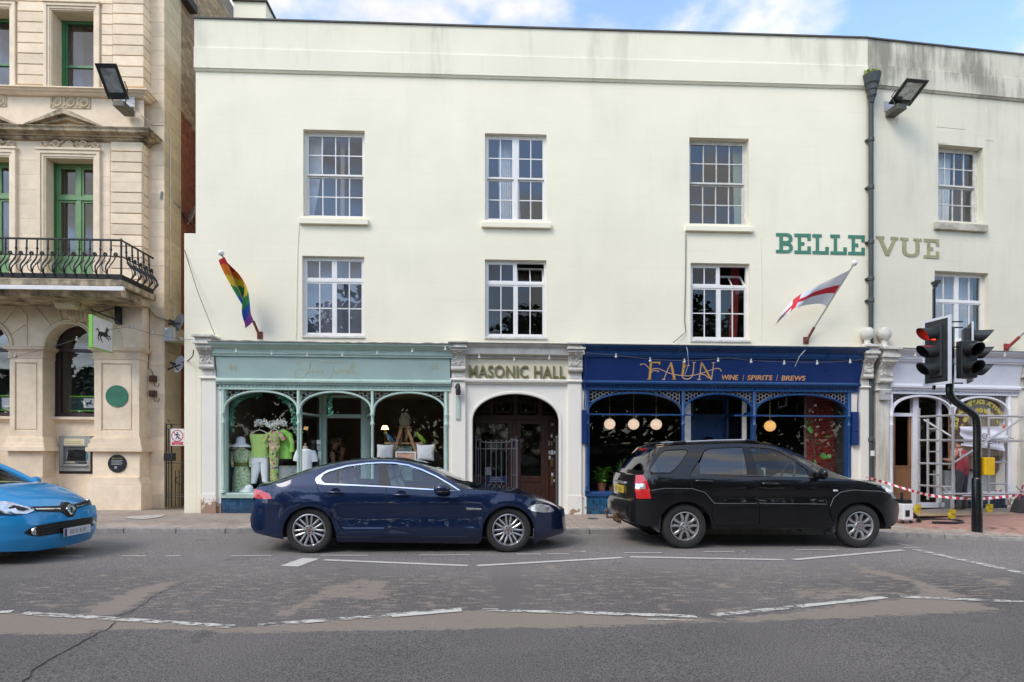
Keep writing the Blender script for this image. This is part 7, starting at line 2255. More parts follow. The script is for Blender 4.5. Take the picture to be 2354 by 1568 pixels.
kk("headlight_mask",[(130,840),(200,800),(330,830),(440,860),(340,895),(260,880),(220,840),(160,880)],m_blk,.016)
kk("headlight",[(1340,690),(1368,700),(1400,760),(1415,800),(1395,790),(1362,735)],m_clr,.01)
lg=kk("lower_grille",[(362,1235),(430,1180),(560,1120),(900,1060),(1300,1000),(1465,985),(1472,1060),(1440,1120),(1300,1160),(900,1240),(600,1290),(480,1280)],m_blk,.006)
for k in range(3):
 y0=1150+45*k
 q=M(WF);uz=densify([kinv(620,y0+12),kinv(1000,y0-58),kinv(1380,y0-110)],.05);q.tube([(kfront(*p)+.012,KY+p[0],p[1])for p in uz],.007,5);q.build("grille_slat",m_blk,lg)
for(x,y,r)in((535,1205,.055),(1443,1042,.055)):
 a=kinv(x,y);q=M(WF);xx=kfront(*a)
 q.lathe((xx+.0,KY+a[0],a[1]),[(r,.0),(r,.018),(r*.82,.022),(r*.8,.01)],ax=(1,0,0),n=24);fo=q.build("fog_lamp",m_chr,clio,smooth=35)
 q=M(WF);q.lathe((xx,KY+a[0],a[1]),[(r*.8,.008),(0,.014)],ax=(1,0,0),n=20);q.build("lens",m_clr,fo,smooth=40)
a=kinv(1090,1205);q=M(WF);xx=kfront(0,a[1])+.02
q.box(xx,xx+.02,KY-.26,KY+.26,a[1]-.056,a[1]+.056);pl_=q.build("number_plate",mat("white_plate",(.62,.62,.64),.35),clio,bevel=.004)
q=M(WF);q.box(xx+.0202,xx+.0215,KY-.259,KY-.215,a[1]-.054,a[1]+.054);q.build("plate_band",mat("plate_purple",(.10,.02,.16),.4),pl_)
q=M(WF)
for i,(y0,y1,g)in enumerate(((-.16,-.07,0),(-.05,.0,1),(.03,.08,1),(.1,.16,1))):
 q.box(xx+.0203,xx+.0212,KY+y0,KY+y1,a[1]-.03,a[1]+.03)
q.build("plate_smudge",mat("plate_smudge",(.36,.37,.40),.5,var=.3,vscale=30),pl_)
q=M(WF);q.box(KX-1.0,KX-.30,KY-.70,KY+.70,.12,.24);q.build("front_lip",m_void,clio,bevel=.04)
def scr(s,t):
 yl=s*lerp(.70,.52,t)
 return(lerp(-7.04-.10*s*s,-7.95-.06*s*s,t),KY+yl,lerp(1.0-.04*s*s,1.43-.03*s*s,t)+.05*math.sin(PI*t)*.5)
q=M(WF);q.grid(lambda a,b:scr((a*2-1)*.93,b),20,10);q.build("windscreen",glass("screen_glass",(.55,.66,.52),1.6),clio,smooth=60)
for s in(-1,1):
 q=M(WF);q.tube([scr(s,t)for t in[i/10 for i in range(11)]],.045,8);q.build("screen_pillar",m_sky,clio,smooth=50)
 q=M(WF);p=scr(s,.18);q.ball((p[0]-.05,KY+s*.92,1.0),.1,12,sq=(.7,1.0,.7));q.build("door_mirror",m_sky,clio,smooth=50)
q=M(WF);q.tube([scr(s,0.0)[:2]+(scr(s,0)[2]-.01,)for s in[-1+.1*i for i in range(21)]],.035,6);q.build("scuttle",m_blk,clio,smooth=50)
q=M(WF);q.grid(lambda a,b:(lerp(-7.95,-9.6,b),KY+(a*2-1)*.53,1.43+.03*math.sin(PI*a)-.10*b*b),10,10);q.build("roof",m_sky,clio,smooth=60)
KF=Frame(-8.1,KY-.865,0)
kwf,kwr=(1.02,.30),(-1.57,.30)
def ks(u,z):
 w=0.0
 if z<.32:w-=.06*((.32-z)/.16)**2
 if z>.95:w-=(z-.95)*.62
 if u>1.25:w-=.10*((u-1.25)/.4)**2
 if u<-1.7:w-=.2*((-1.7-u)/.4)**2
 return w
KD=Side(KF,clio,lambda u,z,o:(u,ks(u,z)+o,z),lambda a,b:(a,b),-.865)
ar=lambda c,r,a0,a1:[(c[0]+r*math.cos(math.radians(lerp(a0,a1,i/14))),c[1]+r*math.sin(math.radians(lerp(a0,a1,i/14))))for i in range(15)]
KD.panel("body_side",[(1.62,.32),(1.66,.5),(1.6,.62),(1.1,.82),(.75,.98),(-1.5,1.02),(-1.98,.95),(-2.05,.5),(-1.98,.28)]+ar(kwr,.36,175,5)+[(-1.1,.2),(.55,.2)]+ar(kwf,.36,175,5),m_sky)
KD.panel("side_window",[(.66,.99),(.1,1.38),(-.4,1.40),(-1.1,1.3),(-1.4,1.05)],g_carbk,skirt=0)
KD.panel("roof_side",[(.75,.98),(.12,1.42),(-.4,1.45),(-1.3,1.38),(-1.9,1.0),(-1.5,1.02),(-1.4,1.05),(-1.1,1.3),(-.4,1.40),(.1,1.38),(.66,.99)],m_sky)
wheel(clio,KF,*kwf,-.0,.30,.2,5,m_alloyd,wc=-.865,cap=(.3,.3,.3));wheel(clio,KF,*kwr,-.0,.30,.2,5,m_alloyd,wc=-.865,cap=(.3,.3,.3))
KD.flush_far()
q=M(WF);q.box(-9.9,-6.5,KY-.62,KY+.62,.17,.6);q.box(-9.9,-7.3,KY-.7,KY+.7,.55,.75);q.build("underbody_light_block",m_void,clio)  # added dark filling that keeps light out of the underside
q=M(WF);q.prism([(0,0)],0,0)if False else q.box(-7.5,-7.1,KY-.65,KY+.65,.75,.96);q.build("dashboard",m_seatd,clio,bevel=.04)
for yl in(-.35,.35):
 q=M(Frame(-8.4,KY+yl,0));seat_shape(q,0,0,.55,h=.52);q.build("seat",m_seatd,clio,bevel=.03)
 # traffic signal
m_sig=mat("signal_grey_black",(0.022,0.027,0.029),.5,var=.12)
m_pole=mat("black_pole_paint",(0.004,0.005,0.005),.25,var=.15,coat=.3)
m_brd=mat("signal_white_border",(0.66,0.68,0.72),.4)
px_,py_=gp(2246,1221.5,.09)
TY=py_
TF=Frame(px_,TY,0)
tz=lambda x,y,w=0:TF.px(*zG(x,y),w)
ts=thing("traffic_signal","black cranked traffic signal pole with three signal heads beside the kerb","traffic light",TF(0,0,.07))
a=tz(792,1045)
q=M(TF);q.lathe((0,0,0),[(.086,.05),(.086,a[1]-.02),(.08,a[1]),(.072,a[1]+.01)],n=24);q.build("pole_sleeve",m_pole,ts,smooth=40)
crank=curve([tz(792,1045),tz(792,900),tz(792,740),tz(785,665),tz(757,628),tz(690,582),tz(640,545),tz(618,500),tz(617,450),tz(618,300),tz(620,85)],6)
q=M(TF);q.tube([(u,0,z)for u,z in crank],.066,16);q.build("pole",m_pole,ts,smooth=60)
u0,z0=tz(575,470,.1);u1,z1=FAC.px(2168,655)
t0=TF.px(2168,893,.12);t1=TF.px(2168,655,.12)
q=M(TF);q.tube([(t0[0],-.12,t0[1]),(t0[0],-.12,t1[1])],.028,10);q.build("detector_pole",m_pole,ts,smooth=40)
d=TF.px(2170,648,.12);q=M(TF);q.tube([(d[0]-.06,-.02,d[1]-.02),(d[0]+.07,-.22,d[1]+.02)],.045,12);q.box(d[0]-.02,d[0]+.06,-.2,-.05,d[1]+.03,d[1]+.08);q.build("detector",m_sig,ts,smooth=40)
def signal_head(cx,cz,cw,yaw,hh,board,n_as,lit=None,dep=.16,hood=.33,pitch=.30,r=.112):
 sy,cy=math.sin(yaw),math.cos(yaw)
 base=TF
 def fr(a,b,c):
  return base(cx+a*cy-b*sy,cw+a*sy+b*cy,cz+c)
 q=M(fr);bw=.145
 q.box(-bw,bw,-dep,0,-hh,hh);hd=q.build("signal_head",m_sig,ts,bevel=.02)
 if board:
  bx,bz=board
  q=M(fr);q.box(-bx,bx,-.055,-.035,-bz,bz);q.build("backing_board",m_sig,hd)
  q=M(fr);e=.045
  for(a0,a1,c0,c1)in((-bx,-bx+e,-bz,bz),(bx-e,bx,-bz,bz),(-bx+e,bx-e,bz-e,bz),(-bx+e,bx-e,-bz,-bz+e)):q.box(a0,a1,-.0345,-.030,c0,c1)
  q.box(-bx-.006,-bx,-.06,-.029,-bz,bz);q.box(bx,bx+.006,-.06,-.029,-bz,bz)
  q.build("white_border",m_brd,hd)
 for k in range(n_as):
  zc=(k-(n_as-1)/2)*-pitch
  q=M(fr)
  n=28;rows=[]
  for i in range(n+1):
   an=math.radians(lerp(-62,242,i/n))
   ln=hood*(.42+.58*max(0,math.sin(an)*.5+.5)**.8)
   rows.append((q.P((r*math.cos(an),0,zc+r*math.sin(an))),q.P((r*.97*math.cos(an),ln,zc+r*.97*math.sin(an)-.012)),q.P((r*.93*math.cos(an),ln,zc+r*.93*math.sin(an)-.012)),q.P((r*.95*math.cos(an),0,zc+r*.95*math.sin(an)))))
  for a_,b_ in zip(rows,rows[1:]):
   for t in range(3):q.face((a_[t],b_[t],b_[t+1],a_[t+1]))
  q.build("hood",m_sig,hd,smooth=50)
  q=M(fr);q.lathe((0,.002,zc),[(r*.95,0),(r*.7,.02),(0,.032)],ax=(0,1,0),n=20)
  lm=glow("red_signal_light",(1.0,.03,.02),2.2)if lit==k else mat("signal_lens_off_%d"%k,((.10,.01,.008),(.10,.05,.005),(.008,.05,.03))[min(k,2)],.25,coat=.5)
  q.build("lens",lm,hd,smooth=50)
 return hd
zt=lambda x,y,w=0:TF.px(*zT(x,y),w)
c=zt(770,660,.14)
b0=zt(920,165,.25);b1=zt(920,1135,.25)
signal_head(c[0]+.02,c[1],.10,math.radians(82),.47,(.30,(b0[1]-b1[1])/2-.01),3,lit=0,pitch=.315)
c=zt(1225,800,.05)
signal_head(c[0],c[1]+.03,.10,math.radians(6),.34,None,2,pitch=.315,hood=.32)
c=zt(1255,680,-.25)
signal_head(c[0]+.10,c[1]-.0,-.30,math.radians(-62),.47,(.26,.55),3,pitch=.315,hood=.32)
for y in(250,330,605,1110):
 a=zt(985,y);b=zt(1150,y)
 q=M(TF);q.tube([(a[0],0,a[1]),(b[0],.02,a[1])],.014,6);q.tube([(a[0],0,a[1]),(a[0]-.18,.1,a[1])],.014,6);q.build("bracket",m_pole,ts)
a=tz(822,912);b=tz(872,1026)
q=M(TF);q.box(.075,.075+.19,-.09,.09,b[1],a[1],0);q.build("push_button_box",mat("signal_yellow",(.72,.42,.01),.4),ts,bevel=.015)
q=M(TF);q.box(.265,.275,-.07,.07,b[1]+.02,a[1]-.02);q.lathe((.275,0,lerp(b[1],a[1],.3)),[(.025,0),(.025,.01),(0,.012)],ax=(1,0,0),n=14);q.build("button_plate",m_blk,ts)
# flags
def flag_pole(name,label,foot,tip,wf0,wt,plate=True):
 a=FAC.px(*foot,wf0);b=FAC.px(*tip,wt)
 root=thing(name,label,"flag",FAC(a[0],0,a[1]))
 A,B=Vector((a[0],wf0,a[1])),Vector((b[0],wt,b[1]))
 q=M(FAC);q.tube([tuple(A.lerp(B,.16)),tuple(B)],.017,10);q.build("pole",mat("brushed_pole",(.45,.45,.46),.35,metal=.8),root,smooth=50)
 q=M(FAC);q.ball(tuple(B+(B-A).normalized()*.04),.062,14);q.build("finial",m_white,root,smooth=50)
 q=M(FAC);q.box(a[0]-.06,a[0]+.06,-.01,.02,a[1]-.09,a[1]+.07);q.tube([(a[0],.01,a[1]-.04),tuple(A.lerp(B,.18))],.03,10);q.build("bracket",mat("rusty_bracket",(.20,.055,.04),.8,var=.4,vscale=18),root,smooth=40)
 return root,A,B
def cloth_mat(name,c):
 return mat(name,c,.75,var=.06,vscale=8)
root,A,B=flag_pole("rainbow_flag","rainbow striped flag hanging limp from a slanted pole",zFL(708,1050),zFL(408,415),.02,.75)
stripes=[(.60,.015,.02),(.78,.20,.01),(.80,.56,.02),(.02,.25,.06),(.01,.09,.42),(.23,.05,.28)]
ms=[cloth_mat("flag_stripe_%d"%i,c)for i,c in enumerate(stripes)]
ax=(B-A).normalized()
side=Vector((1,0,0))-ax*ax.x;side.normalize()
fro=ax.cross(side)
if fro.y<0:fro=-fro
q=M(FAC)
nu_,nv_=48,36
def cl(s,t):
 p=B.lerp(A,.03+.73*t)
 ang=s*5.2+t*3.4
 rad=.024+.07*s+.12*math.sin(PI*min(1,t*1.1))*s+.012*math.sin(9*t+4*s)
 dn=Vector((0,0,-1))*(.16*s*s+.20*s*t)
 return tuple(p+(side*math.cos(ang)*rad*1.25+fro*math.sin(ang)*rad)+dn*.6+side*(-.02*s))
ids_=[[q.P(cl(i/nu_,j/nv_))for j in range(nv_+1)]for i in range(nu_+1)]
for i in range(nu_):
 for j in range(nv_):
  q.face((ids_[i][j],ids_[i+1][j],ids_[i+1][j+1],ids_[i][j+1]),min(5,int(6*(j+.5)/nv_+.55*math.sin(i/nu_*4))))
q.build("cloth",ms,root,smooth=80,fix=False)
root,A,B=flag_pole("cross_flag","white flag with a red cross flying from a slanted pole",zFR(488,1415),zFR(1090,455),.02,.8)
mw,mr=cloth_mat("flag_white",(.72,.71,.73)),cloth_mat("flag_red",(.55,.02,.035))
q=M(FAC)
hoist0,hoist1=A.lerp(B,.94),A.lerp(B,.46)
def fp3(x,y,w):
 u,z=FAC.px(*zFR(x,y),w);return Vector((u,w,z))
top_e=[hoist0,fp3(900,590,.70),fp3(740,665,.62),fp3(560,755,.60),fp3(420,830,.62),fp3(290,930,.58),fp3(150,1100,.5),fp3(98,1215,.48)]
bot_e=[hoist1,fp3(650,950,.40),fp3(450,975,.48),fp3(400,1000,.66),fp3(330,1010,.70),fp3(262,1082,.62),fp3(200,1125,.56),fp3(102,1222,.49)]
def cr(pts,t):
 n=len(pts)-1;x=t*n;i=min(n-1,int(x));f=x-i
 p0,p1,p2,p3=pts[max(0,i-1)],pts[i],pts[i+1],pts[min(n,i+2)]
 return 0.5*((2*p1)+(p2-p0)*f+(2*p0-5*p1+4*p2-p3)*f*f+(-p0+3*p1-3*p2+p3)*f**3)
nu_,nv_=60,30
ids_=[]
for i in range(nu_+1):
 s=i/nu_
 a_,b_=cr(top_e,s),cr(bot_e,s)
 r_=[]
 for j in range(nv_+1):
  t=j/nv_
  p=a_.lerp(b_,t)
  p.y+=.05*math.sin(s*9+t*3)*s
  r_.append(q.P(tuple(p)))
 ids_.append(r_)
for i in range(nu_):
 for j in range(nv_):
  s,t=(i+.5)/nu_,(j+.5)/nv_
  red=(.40<t<.62 and s<.98)or(.55<s<.68)
  q.face((ids_[i][j],ids_[i+1][j],ids_[i+1][j+1],ids_[i][j+1]),1 if red else 0)
q.build("cloth",[mw,mr],root,smooth=80,fix=False)
pf=thing("flag_pole","bare flag pole in a red rusty bracket on the weathered building","flag pole",FAC2(3.5,0,3.9))
a=FAC2.px(*zG(975,205));b=FAC2.px(*zG(1200,0),.5)
q=M(FAC2);q.box(a[0]-.06,a[0]+.06,-.01,.02,a[1]-.1,a[1]+.07);A=Vector((a[0],.01,a[1]-.05));B=Vector((b[0],.6,b[1]));q.tube([tuple(A),tuple(A.lerp(B,.35))],.035,10);q.build("bracket",mat("red_bracket",(.27,.03,.03),.7,var=.3),pf,smooth=40)
q=M(FAC2);q.tube([tuple(A.lerp(B,.3)),tuple(B)],.018,10);q.build("pole",MATS["brushed_pole"],pf)
# drainpipe
m_cast=mat("cast_iron_pipe",(0.055,0.065,0.066),.6,var=.25,vscale=6,metal=.2)
dp=thing("drainpipe","grey cast iron drainpipe with a weedy hopper between the two cream buildings","drainpipe",FAC(U(2003,1000,.1),.1,.1))
up=U(2003,600,.11);zh1,zh0=Zf(2003,172,.15),Zf(2003,225,.15)
q=M(FAC);q.tube([(up,.10,pav_z(8,0)-.02),(up,.10,zh0)],.052,14);q.build("pipe",m_cast,dp,smooth=50)
for y in(320,430,556,640,690,870,1010):
 z=Zf(2003,y,.1);q=M(FAC);q.lathe((up,.10,z),[(.052,-.05),(.068,-.045),(.068,.03),(.06,.045),(.052,.05)],n=14);q.box(up-.09,up+.09,0,.06,z-.02,z+.02);q.build("collar",m_cast,dp,smooth=40)
q=M(FAC);hh=zh1-zh0;q.lathe((up,.13,zh0),[(.05,-.1),(.07,0),(.10,hh*.1),(.10,hh*.3),(.12,hh*.35),(.13,hh*.55),(.16,hh*.62),(.19,hh*.9),(.2,hh),(.17,hh)],n=8);q.build("hopper",m_cast,dp)
wd_=M(FAC);rnd=random.Random(5)
for i in range(170):
 an=rnd.uniform(0,2*PI);r=rnd.uniform(0,.17);c_=Vector((up+r*math.cos(an),.13+r*math.sin(an),zh1-.02));t_=c_+Vector((rnd.uniform(-.06,.06),rnd.uniform(-.06,.06),rnd.uniform(.03,.13)))
 n_=Vector((rnd.uniform(-.02,.02),rnd.uniform(-.02,.02),0));wd_.poly([tuple(c_-n_),tuple(c_+n_),tuple(t_+n_*1.6),tuple(t_-n_*1.2)],i%2)
o=wd_.build("weeds",[mat("moss_green",(.13,.22,.03),.9,var=.3),mat("weed_yellow",(.35,.36,.05),.9,var=.3)],kind="stuff",base=FAC(up,.13,zh1));o["label"]="green weeds growing out of the drainpipe hopper";o["category"]="weeds"
a=Zf(2003,1042,.15);q=M(FAC);q.box(up-.045,up+.045,.150,.156,a-.06,a+.06);q.build("white_sticker",m_wpl,dp)
# floodlights
def floodlight(label,fr,box,arm,lamp,plate):
 root=thing("floodlight",label,"floodlight",fr(*plate))
 q=M(fr);q.box(plate[0]-.09,plate[0]+.09,plate[1]-.0,plate[1]+.02,plate[2]-.13,plate[2]+.13);q.build("wall_plate",mat("galvanised",(.42,.43,.45),.5,metal=.5),root)
 return root
def flood(label,fr,wall_w,plate_px,arm_pts,lamp_c,lamp_n,lamp_up,size):
 root=thing("floodlight",label,"floodlight",fr(plate_px[0],wall_w,plate_px[1]))
 q=M(fr);q.box(plate_px[0]-.14,plate_px[0]+.14,wall_w,wall_w+.012,plate_px[1]-.13,plate_px[1]+.1);q.build("wall_plate",mat("galvanised",(.45,.46,.48),.5,metal=.3),root)
 q=M(fr);bx=arm_pts
 q.box(bx[0]-.12,bx[0]+.12,wall_w+.01,bx[1],bx[2]-.09,bx[2]+.03);q.build("gear_box",mat("flood_bronze",(.10,.095,.07),.5,var=.2),root,bevel=.01)
 C_=Vector(lamp_c);n=Vector(lamp_n).normalized();up_=Vector(lamp_up);up_=(up_-n*up_.dot(n)).normalized();sd=n.cross(up_)
 sx,sz,dp_=size
 def L(a,b,c):return tuple(C_+sd*a+up_*b+n*c)
 q=M(fr)
 def lb(a0,a1,b0,b1,c0,c1,tp=1.0):
  i=[q.P(L(a*(tp if c==c0 else 1),b*(tp if c==c0 else 1),c))for c in(c0,c1)for a,b in((a0,b0),(a1,b0),(a1,b1),(a0,b1))]
  for f in((0,1,2,3),(4,7,6,5),(0,4,5,1),(1,5,6,2),(2,6,7,3),(3,7,4,0)):q.face([i[k]for k in f])
 lb(-sx,sx,-sz,sz,-dp_,-.012,.7);
 for(a0,a1,b0,b1)in((-sx,sx,-sz,-sz*.62),(-sx,sx,sz*.75,sz),(-sx,-sx*.72,-sz*.62,sz*.75),(sx*.72,sx,-sz*.62,sz*.75)):lb(a0,a1,b0,b1,-.012,.01)
 q.build("lamp_housing",mat("flood_black",(.02,.021,.022),.45),root)
 q=M(fr);q.poly([L(-sx*.72,-sz*.62,.0),L(sx*.72,-sz*.62,.0),L(sx*.72,sz*.75,.0),L(-sx*.72,sz*.75,.0)]);q.build("lamp_glass",mat("flood_glass",(.34,.36,.36),.08,metal=.5,var=.6,vscale=7,coat=1),root)
 q=M(fr)
 for s in(-1,1):
  q.tube([(bx[0]+s*.12,bx[1]-.06,bx[2]),L(s*sx*1.06,-sz*.5,-.05),L(s*sx*1.06,0,-.05)],.012,6)
 q.build("arm",MATS["flood_bronze"],root)
 q=M(fr);q.tube([L(sx*.4,-sz,-.05),(bx[0]+.16,wall_w+.12,bx[2]+.15),(bx[0]+.14,wall_w+.08,bx[2]-.15),(bx[0]+.16,wall_w+.03,bx[2]-.22)],.009,6);q.build("cable",m_oldwhite,root,smooth=50)
 return root
pp=FAC.px(*zA(1080,850),WQ);lc=FAC.px(*zA(955,705),.25)
flood("black floodlight on a bracket fixed to the stone bank",FAC,WQ,pp,(FAC.px(*zA(1020,875),.0)[0],.12,FAC.px(*zA(1020,880),.0)[1]),(lc[0],.30,lc[1]+.02),(.05,.72,-.69),(0,.7,.72),(.22,.34,.14))
pp=FAC2.px(*zH(318,430));lc=FAC2.px(*zH(415,360),.5)
flood("grey floodlight on a bracket beside the drainpipe hopper",FAC2,0,pp,(FAC2.px(*zH(352,445),.2)[0],.38,FAC2.px(*zH(352,445),.2)[1]),(lc[0],.50,lc[1]),(0,.42,-.9),(0,1,0),(.27,.30,.12))
# fittings on the bank and in the alley
def dish(label,fr,c,aim,r,lnb=True,wallpt=None,m=None):
 root=thing("satellite_dish",label,"satellite dish",fr(*c))
 C_=Vector(c);n=Vector(aim).normalized()
 q=M(fr)
 q.lathe(c,[(0,-r*.22),(r*.4,-r*.19),(r*.75,-r*.1),(r,0),(r*1.01,.006),(r*.74,-r*.08),(0,-r*.2)],ax=n,n=28)
 q.build("reflector",m or mat("dish_grey",(.17,.18,.20),.5,var=.1),root,smooth=50)
 q=M(fr);t=C_+n*r*1.0+Vector((0,0,-r*.15));q.tube([tuple(C_-n*r*.1+Vector((0,0,-r*.8))),tuple(t)],.012,6);q.tube([tuple(t),tuple(t-n*.12)],.028,8);q.build("receiver_arm",m_sig,root)
 if wallpt:
  q=M(fr);q.tube([tuple(C_-n*r*.2),tuple(wallpt)],.02,8);q.build("wall_arm",m_sig,root)
 return root
wA=-.58
a=FAC.px(*zAL(305,375),wA);dish("dark grey satellite dish above the meter box in the alley",FAC,(a[0],wA,a[1]),(-.55,.75,.25),.22,wallpt=(uMar,wA-.2,a[1]))
a=FAC.px(*zAL(312,905),wA);dish("pale grey satellite dish at the lower alley corner",FAC,(a[0],wA,a[1]),(-.55,.75,.2),.205,wallpt=(uMar,wA-.2,a[1]-.1),m=mat("dish_pale",(.42,.44,.47),.5))
a=FAC.px(*zB(1600,380),-1.6);dish("rusty beige satellite dish above the stepped white wall",FAC,(a[0],-1.6,a[1]),(-.7,.6,.3),.26,wallpt=(a[0]+.1,-1.8,a[1]-.3),m=mat("dish_beige",(.35,.29,.22),.7,var=.2))
a=FAC.px(*zAL(165,520),WR+.2);b=FAC.px(*zAL(220,610),WR+.2)
mb_=thing("meter_box","beige metal junction box on the bank corner beside the dishes","junction box",FAC(a[0],WR,b[1]))
q=M(FAC);z0,z1=FAC.px(*zAL(170,612),WR+.15)[1],FAC.px(*zAL(170,430),WR+.15)[1];u0,u1=FAC.px(*zAL(118,520),WR+.15)[0],FAC.px(*zAL(215,520),WR+.15)[0]
q.box(u0,u0+.26,WR-.5,WR+.15,z0,z1);q.build("box_body",mat("box_beige",(.50,.45,.33),.6,var=.1),mb_,bevel=.006)
q=M(FAC);q.box(u0+.01,u0+.19,WR+.15,WR+.16,z0+.02,z1-.02);q.build("box_front",mat("box_grey",(.45,.46,.48),.5),mb_)
q=M(FAC);q.ball((u0+.29,WR-.05,z0+.09),.05,10);q.tube([(u0+.1,WR+.16,z1-.1),(u0+.1,WR+.25,z1-.06)],.03,8);q.build("box_fittings",m_wpl,mb_,smooth=50)
cab=thing("conduit","pale conduit running down the bank corner to the junction box","conduit",FAC(uMar,WR,4))
zx=lambda fn,x,y,w:(lambda p:(p[0],w,p[1]))(FAC.px(*fn(x,y),w))
q=M(FAC);q.tube([zx(zA,1180,965,WQ+.02),zx(zA,1290,1050,WR+.02),zx(zA,1370,1050,WR+.02)],.012,6);q.build("conduit_run",m_oldwhite,cab)
wS=lambda x:-1.0
q=M(FAC);us_=uMar+.025
q.tube([(us_,-.75,FAC.px(*zA(1370,1050),WR)[1]),(us_,-.85,FAC.px(*zA(1405,1090),WR)[1]),(us_,-.85,FAC.px(*zB(1390,1080),-.85)[1]),(us_,-1.05,FAC.px(*zB(1455,1130),-1)[1]),(us_,-1.05,FAC.px(*zB(1460,1260),-1)[1])],.012,6);q.build("conduit_run",m_oldwhite,cab)
q=M(FAC);q.tube([zx(zB,1255,1090,WR+.05),zx(zB,1265,1160,WR+.05),zx(zB,1310,1215,WR+.05),zx(zB,1375,1240,WR+.06),(us_,-1.0,FAC.px(*zB(1470,1285),-1.0)[1])],.035,8);q.build("waste_pipe",MATS["box_beige"],cab,smooth=50)
q=M(FAC);q.tube([zx(zB,1252,1110,WR+.03),zx(zB,1252,1450,WR+.03),zx(zC,1070,150,WR+.03),zx(zC,1062,270,WR+.03),zx(zC,1090,290,WR+.03),zx(zC,1100,330,WR+.03)],.008,5);q.build("cable",m_blk,cab)
q=M(FAC);a=zx(zB,1360,195,WR+.02);q.tube([a,(uMar+.03,-1.3,a[2]-.05)],.018,6);q.tube([(a[0],a[1],a[2]+.05),(a[0]-.02,a[1],a[2]-.12)],.025,6);q.build("stay_bracket",mat("verdigris",(.2,.25,.23),.6),cab)
for y in(345,452):
 a=FAC.px(*zC(1098,y),WR+.05);r_=thing("alarm_sounder",("rust brown sounder box on the bank corner, upper of the pair" if y<400 else "rust brown sounder box on the bank corner, lower of the pair"),"sounder",FAC(a[0],WR,a[1]))
 q=M(FAC);q.box(a[0]-.07,a[0]+.07,WR,WR+.10,a[1]-.07,a[1]+.07);q.ball((a[0],WR+.1,a[1]),.055,10,sq=(1,.8,1));q.build("sounder_body",mat("rust_brown",(.10,.045,.03),.7,var=.3),r_,smooth=40)
 q=M(FAC);q.tube([(a[0],WR+.02,a[1]-.07),(a[0]+.02,WR+.02,a[1]-.17),(a[0]+.11,WR+.02,a[1]-.17),(a[0]+.12,WR+.02,a[1]-.1)],.006,5);q.build("cable",m_blk,r_)
HORSE=[(.02,.66),(.10,.72),(.20,.66),(.24,.56),(.40,.60),(.58,.60),(.66,.72),(.70,.86),(.76,.98),(.80,.90),(.90,.82),(.92,.76),(.84,.76),(.80,.70),(.80,.58),(.84,.50),(.96,.52),(1.0,.40),(1.0,.28),(.95,.28),(.93,.42),(.82,.42),(.72,.40),(.86,.34),(.90,.22),(.86,.20),(.80,.28),(.66,.34),(.50,.36),(.40,.36),(.36,.26),(.42,.12),(.48,.02),(.42,0),(.34,.12),(.28,.26),(.24,.36),(.20,.26),(.22,.14),(.26,.04),(.20,.02),(.15,.14),(.13,.30),(.18,.46),(.17,.56),(.10,.62),(.05,.58)]
wS0=WP+.05
plx=FAC.px(*zB(990,1200),wS0)
hs_=thing("hanging_sign","square hanging bank sign with a black horse and lime edge on a bracket","sign",FAC(plx[0],WP,plx[1]))
q=M(FAC);z1,z0=FAC.px(*zB(990,1113),wS0)[1],FAC.px(*zB(990,1288),wS0)[1];q.box(plx[0]-.055,plx[0]+.055,WP-.02,WP+.08,z0,z1);q.build("wall_plate",m_blk,hs_,bevel=.004)
uS=plx[0]-.0
tipw=.85
zt_=FAC.px(*zB(780,1190),tipw)[1];zr_=FAC.px(*zB(965,1250),WP+.1)[1]
uS=FAC.px(*zB(790,1300),tipw)[0]
uS=lerp(uS,plx[0],.5)
q=M(FAC);q.tube([(plx[0],WP+.08,z0+.08),(uS,tipw,z0+.08)],.016,8);q.tube([(plx[0],WP+.08,z1-.1),(lerp(plx[0],uS,.75),lerp(WP,tipw,.75),z0+.08)],.012,8);q.build("bracket_arm",m_blk,hs_)
sa,sb=WP+.34,tipw-.02
zs1,zs0=z0-.02,z0-.70
q=M(FAC);
def sp(t,off=0):return(lerp(plx[0],uS,(lerp(sa,sb,t)-WP)/(tipw-WP))+off,lerp(sa,sb,t))
def panel_box(t0,t1,o0,o1,za,zb,mi=0):
 i=[]
 for z in(za,zb):
  for t,o in((t0,o0),(t1,o0),(t1,o1),(t0,o1)):
   u,w=sp(t,o);i.append(q.P((u,w,z)))
 for f in((0,1,2,3),(4,7,6,5),(0,4,5,1),(1,5,6,2),(2,6,7,3),(3,7,4,0)):q.face([i[k]for k in f],mi)
panel_box(0,1,-.04,.04,zs0,zs1,0);sb_=q.build("sign_box",mat("bank_lime_edge",(.22,.55,.06),.4),hs_,bevel=.006)
q=M(FAC);panel_box(.03,.97,.0405,.044,zs0+.02,zs1-.02);q.build("sign_face",m_wpl,sb_)
q=M(FAC);ids1=[]
for x,y in HORSE:
 u,w=sp(lerp(.86,.14,x),.046);ids1.append(q.P((u,w,lerp(zs0+.16,zs1-.14,y))))
q.face(ids1);q.build("horse_emblem",m_blk,sb_,fix=False)
for t in(.2,.8):
 q=M(FAC);u,w=sp(t);q.tube([(u,w,zs1),(u,w,z0+.08)],.006,5);q.build("chain",m_blk,hs_)
uc,r=arch_bay(0);sill_t=ZC(622,WI);a_,b_=uc-r+.12,uc+r-.08
q=M(FAC);q.face([q.P((lerp(lerp(a_,b_,.51),lerp(a_,b_,.72),x),WI-.05-.0745,lerp(sill_t+.24,sill_t+.42,y)))for x,y in HORSE]);q.build("poster_horse",m_blk,bank,fix=False)
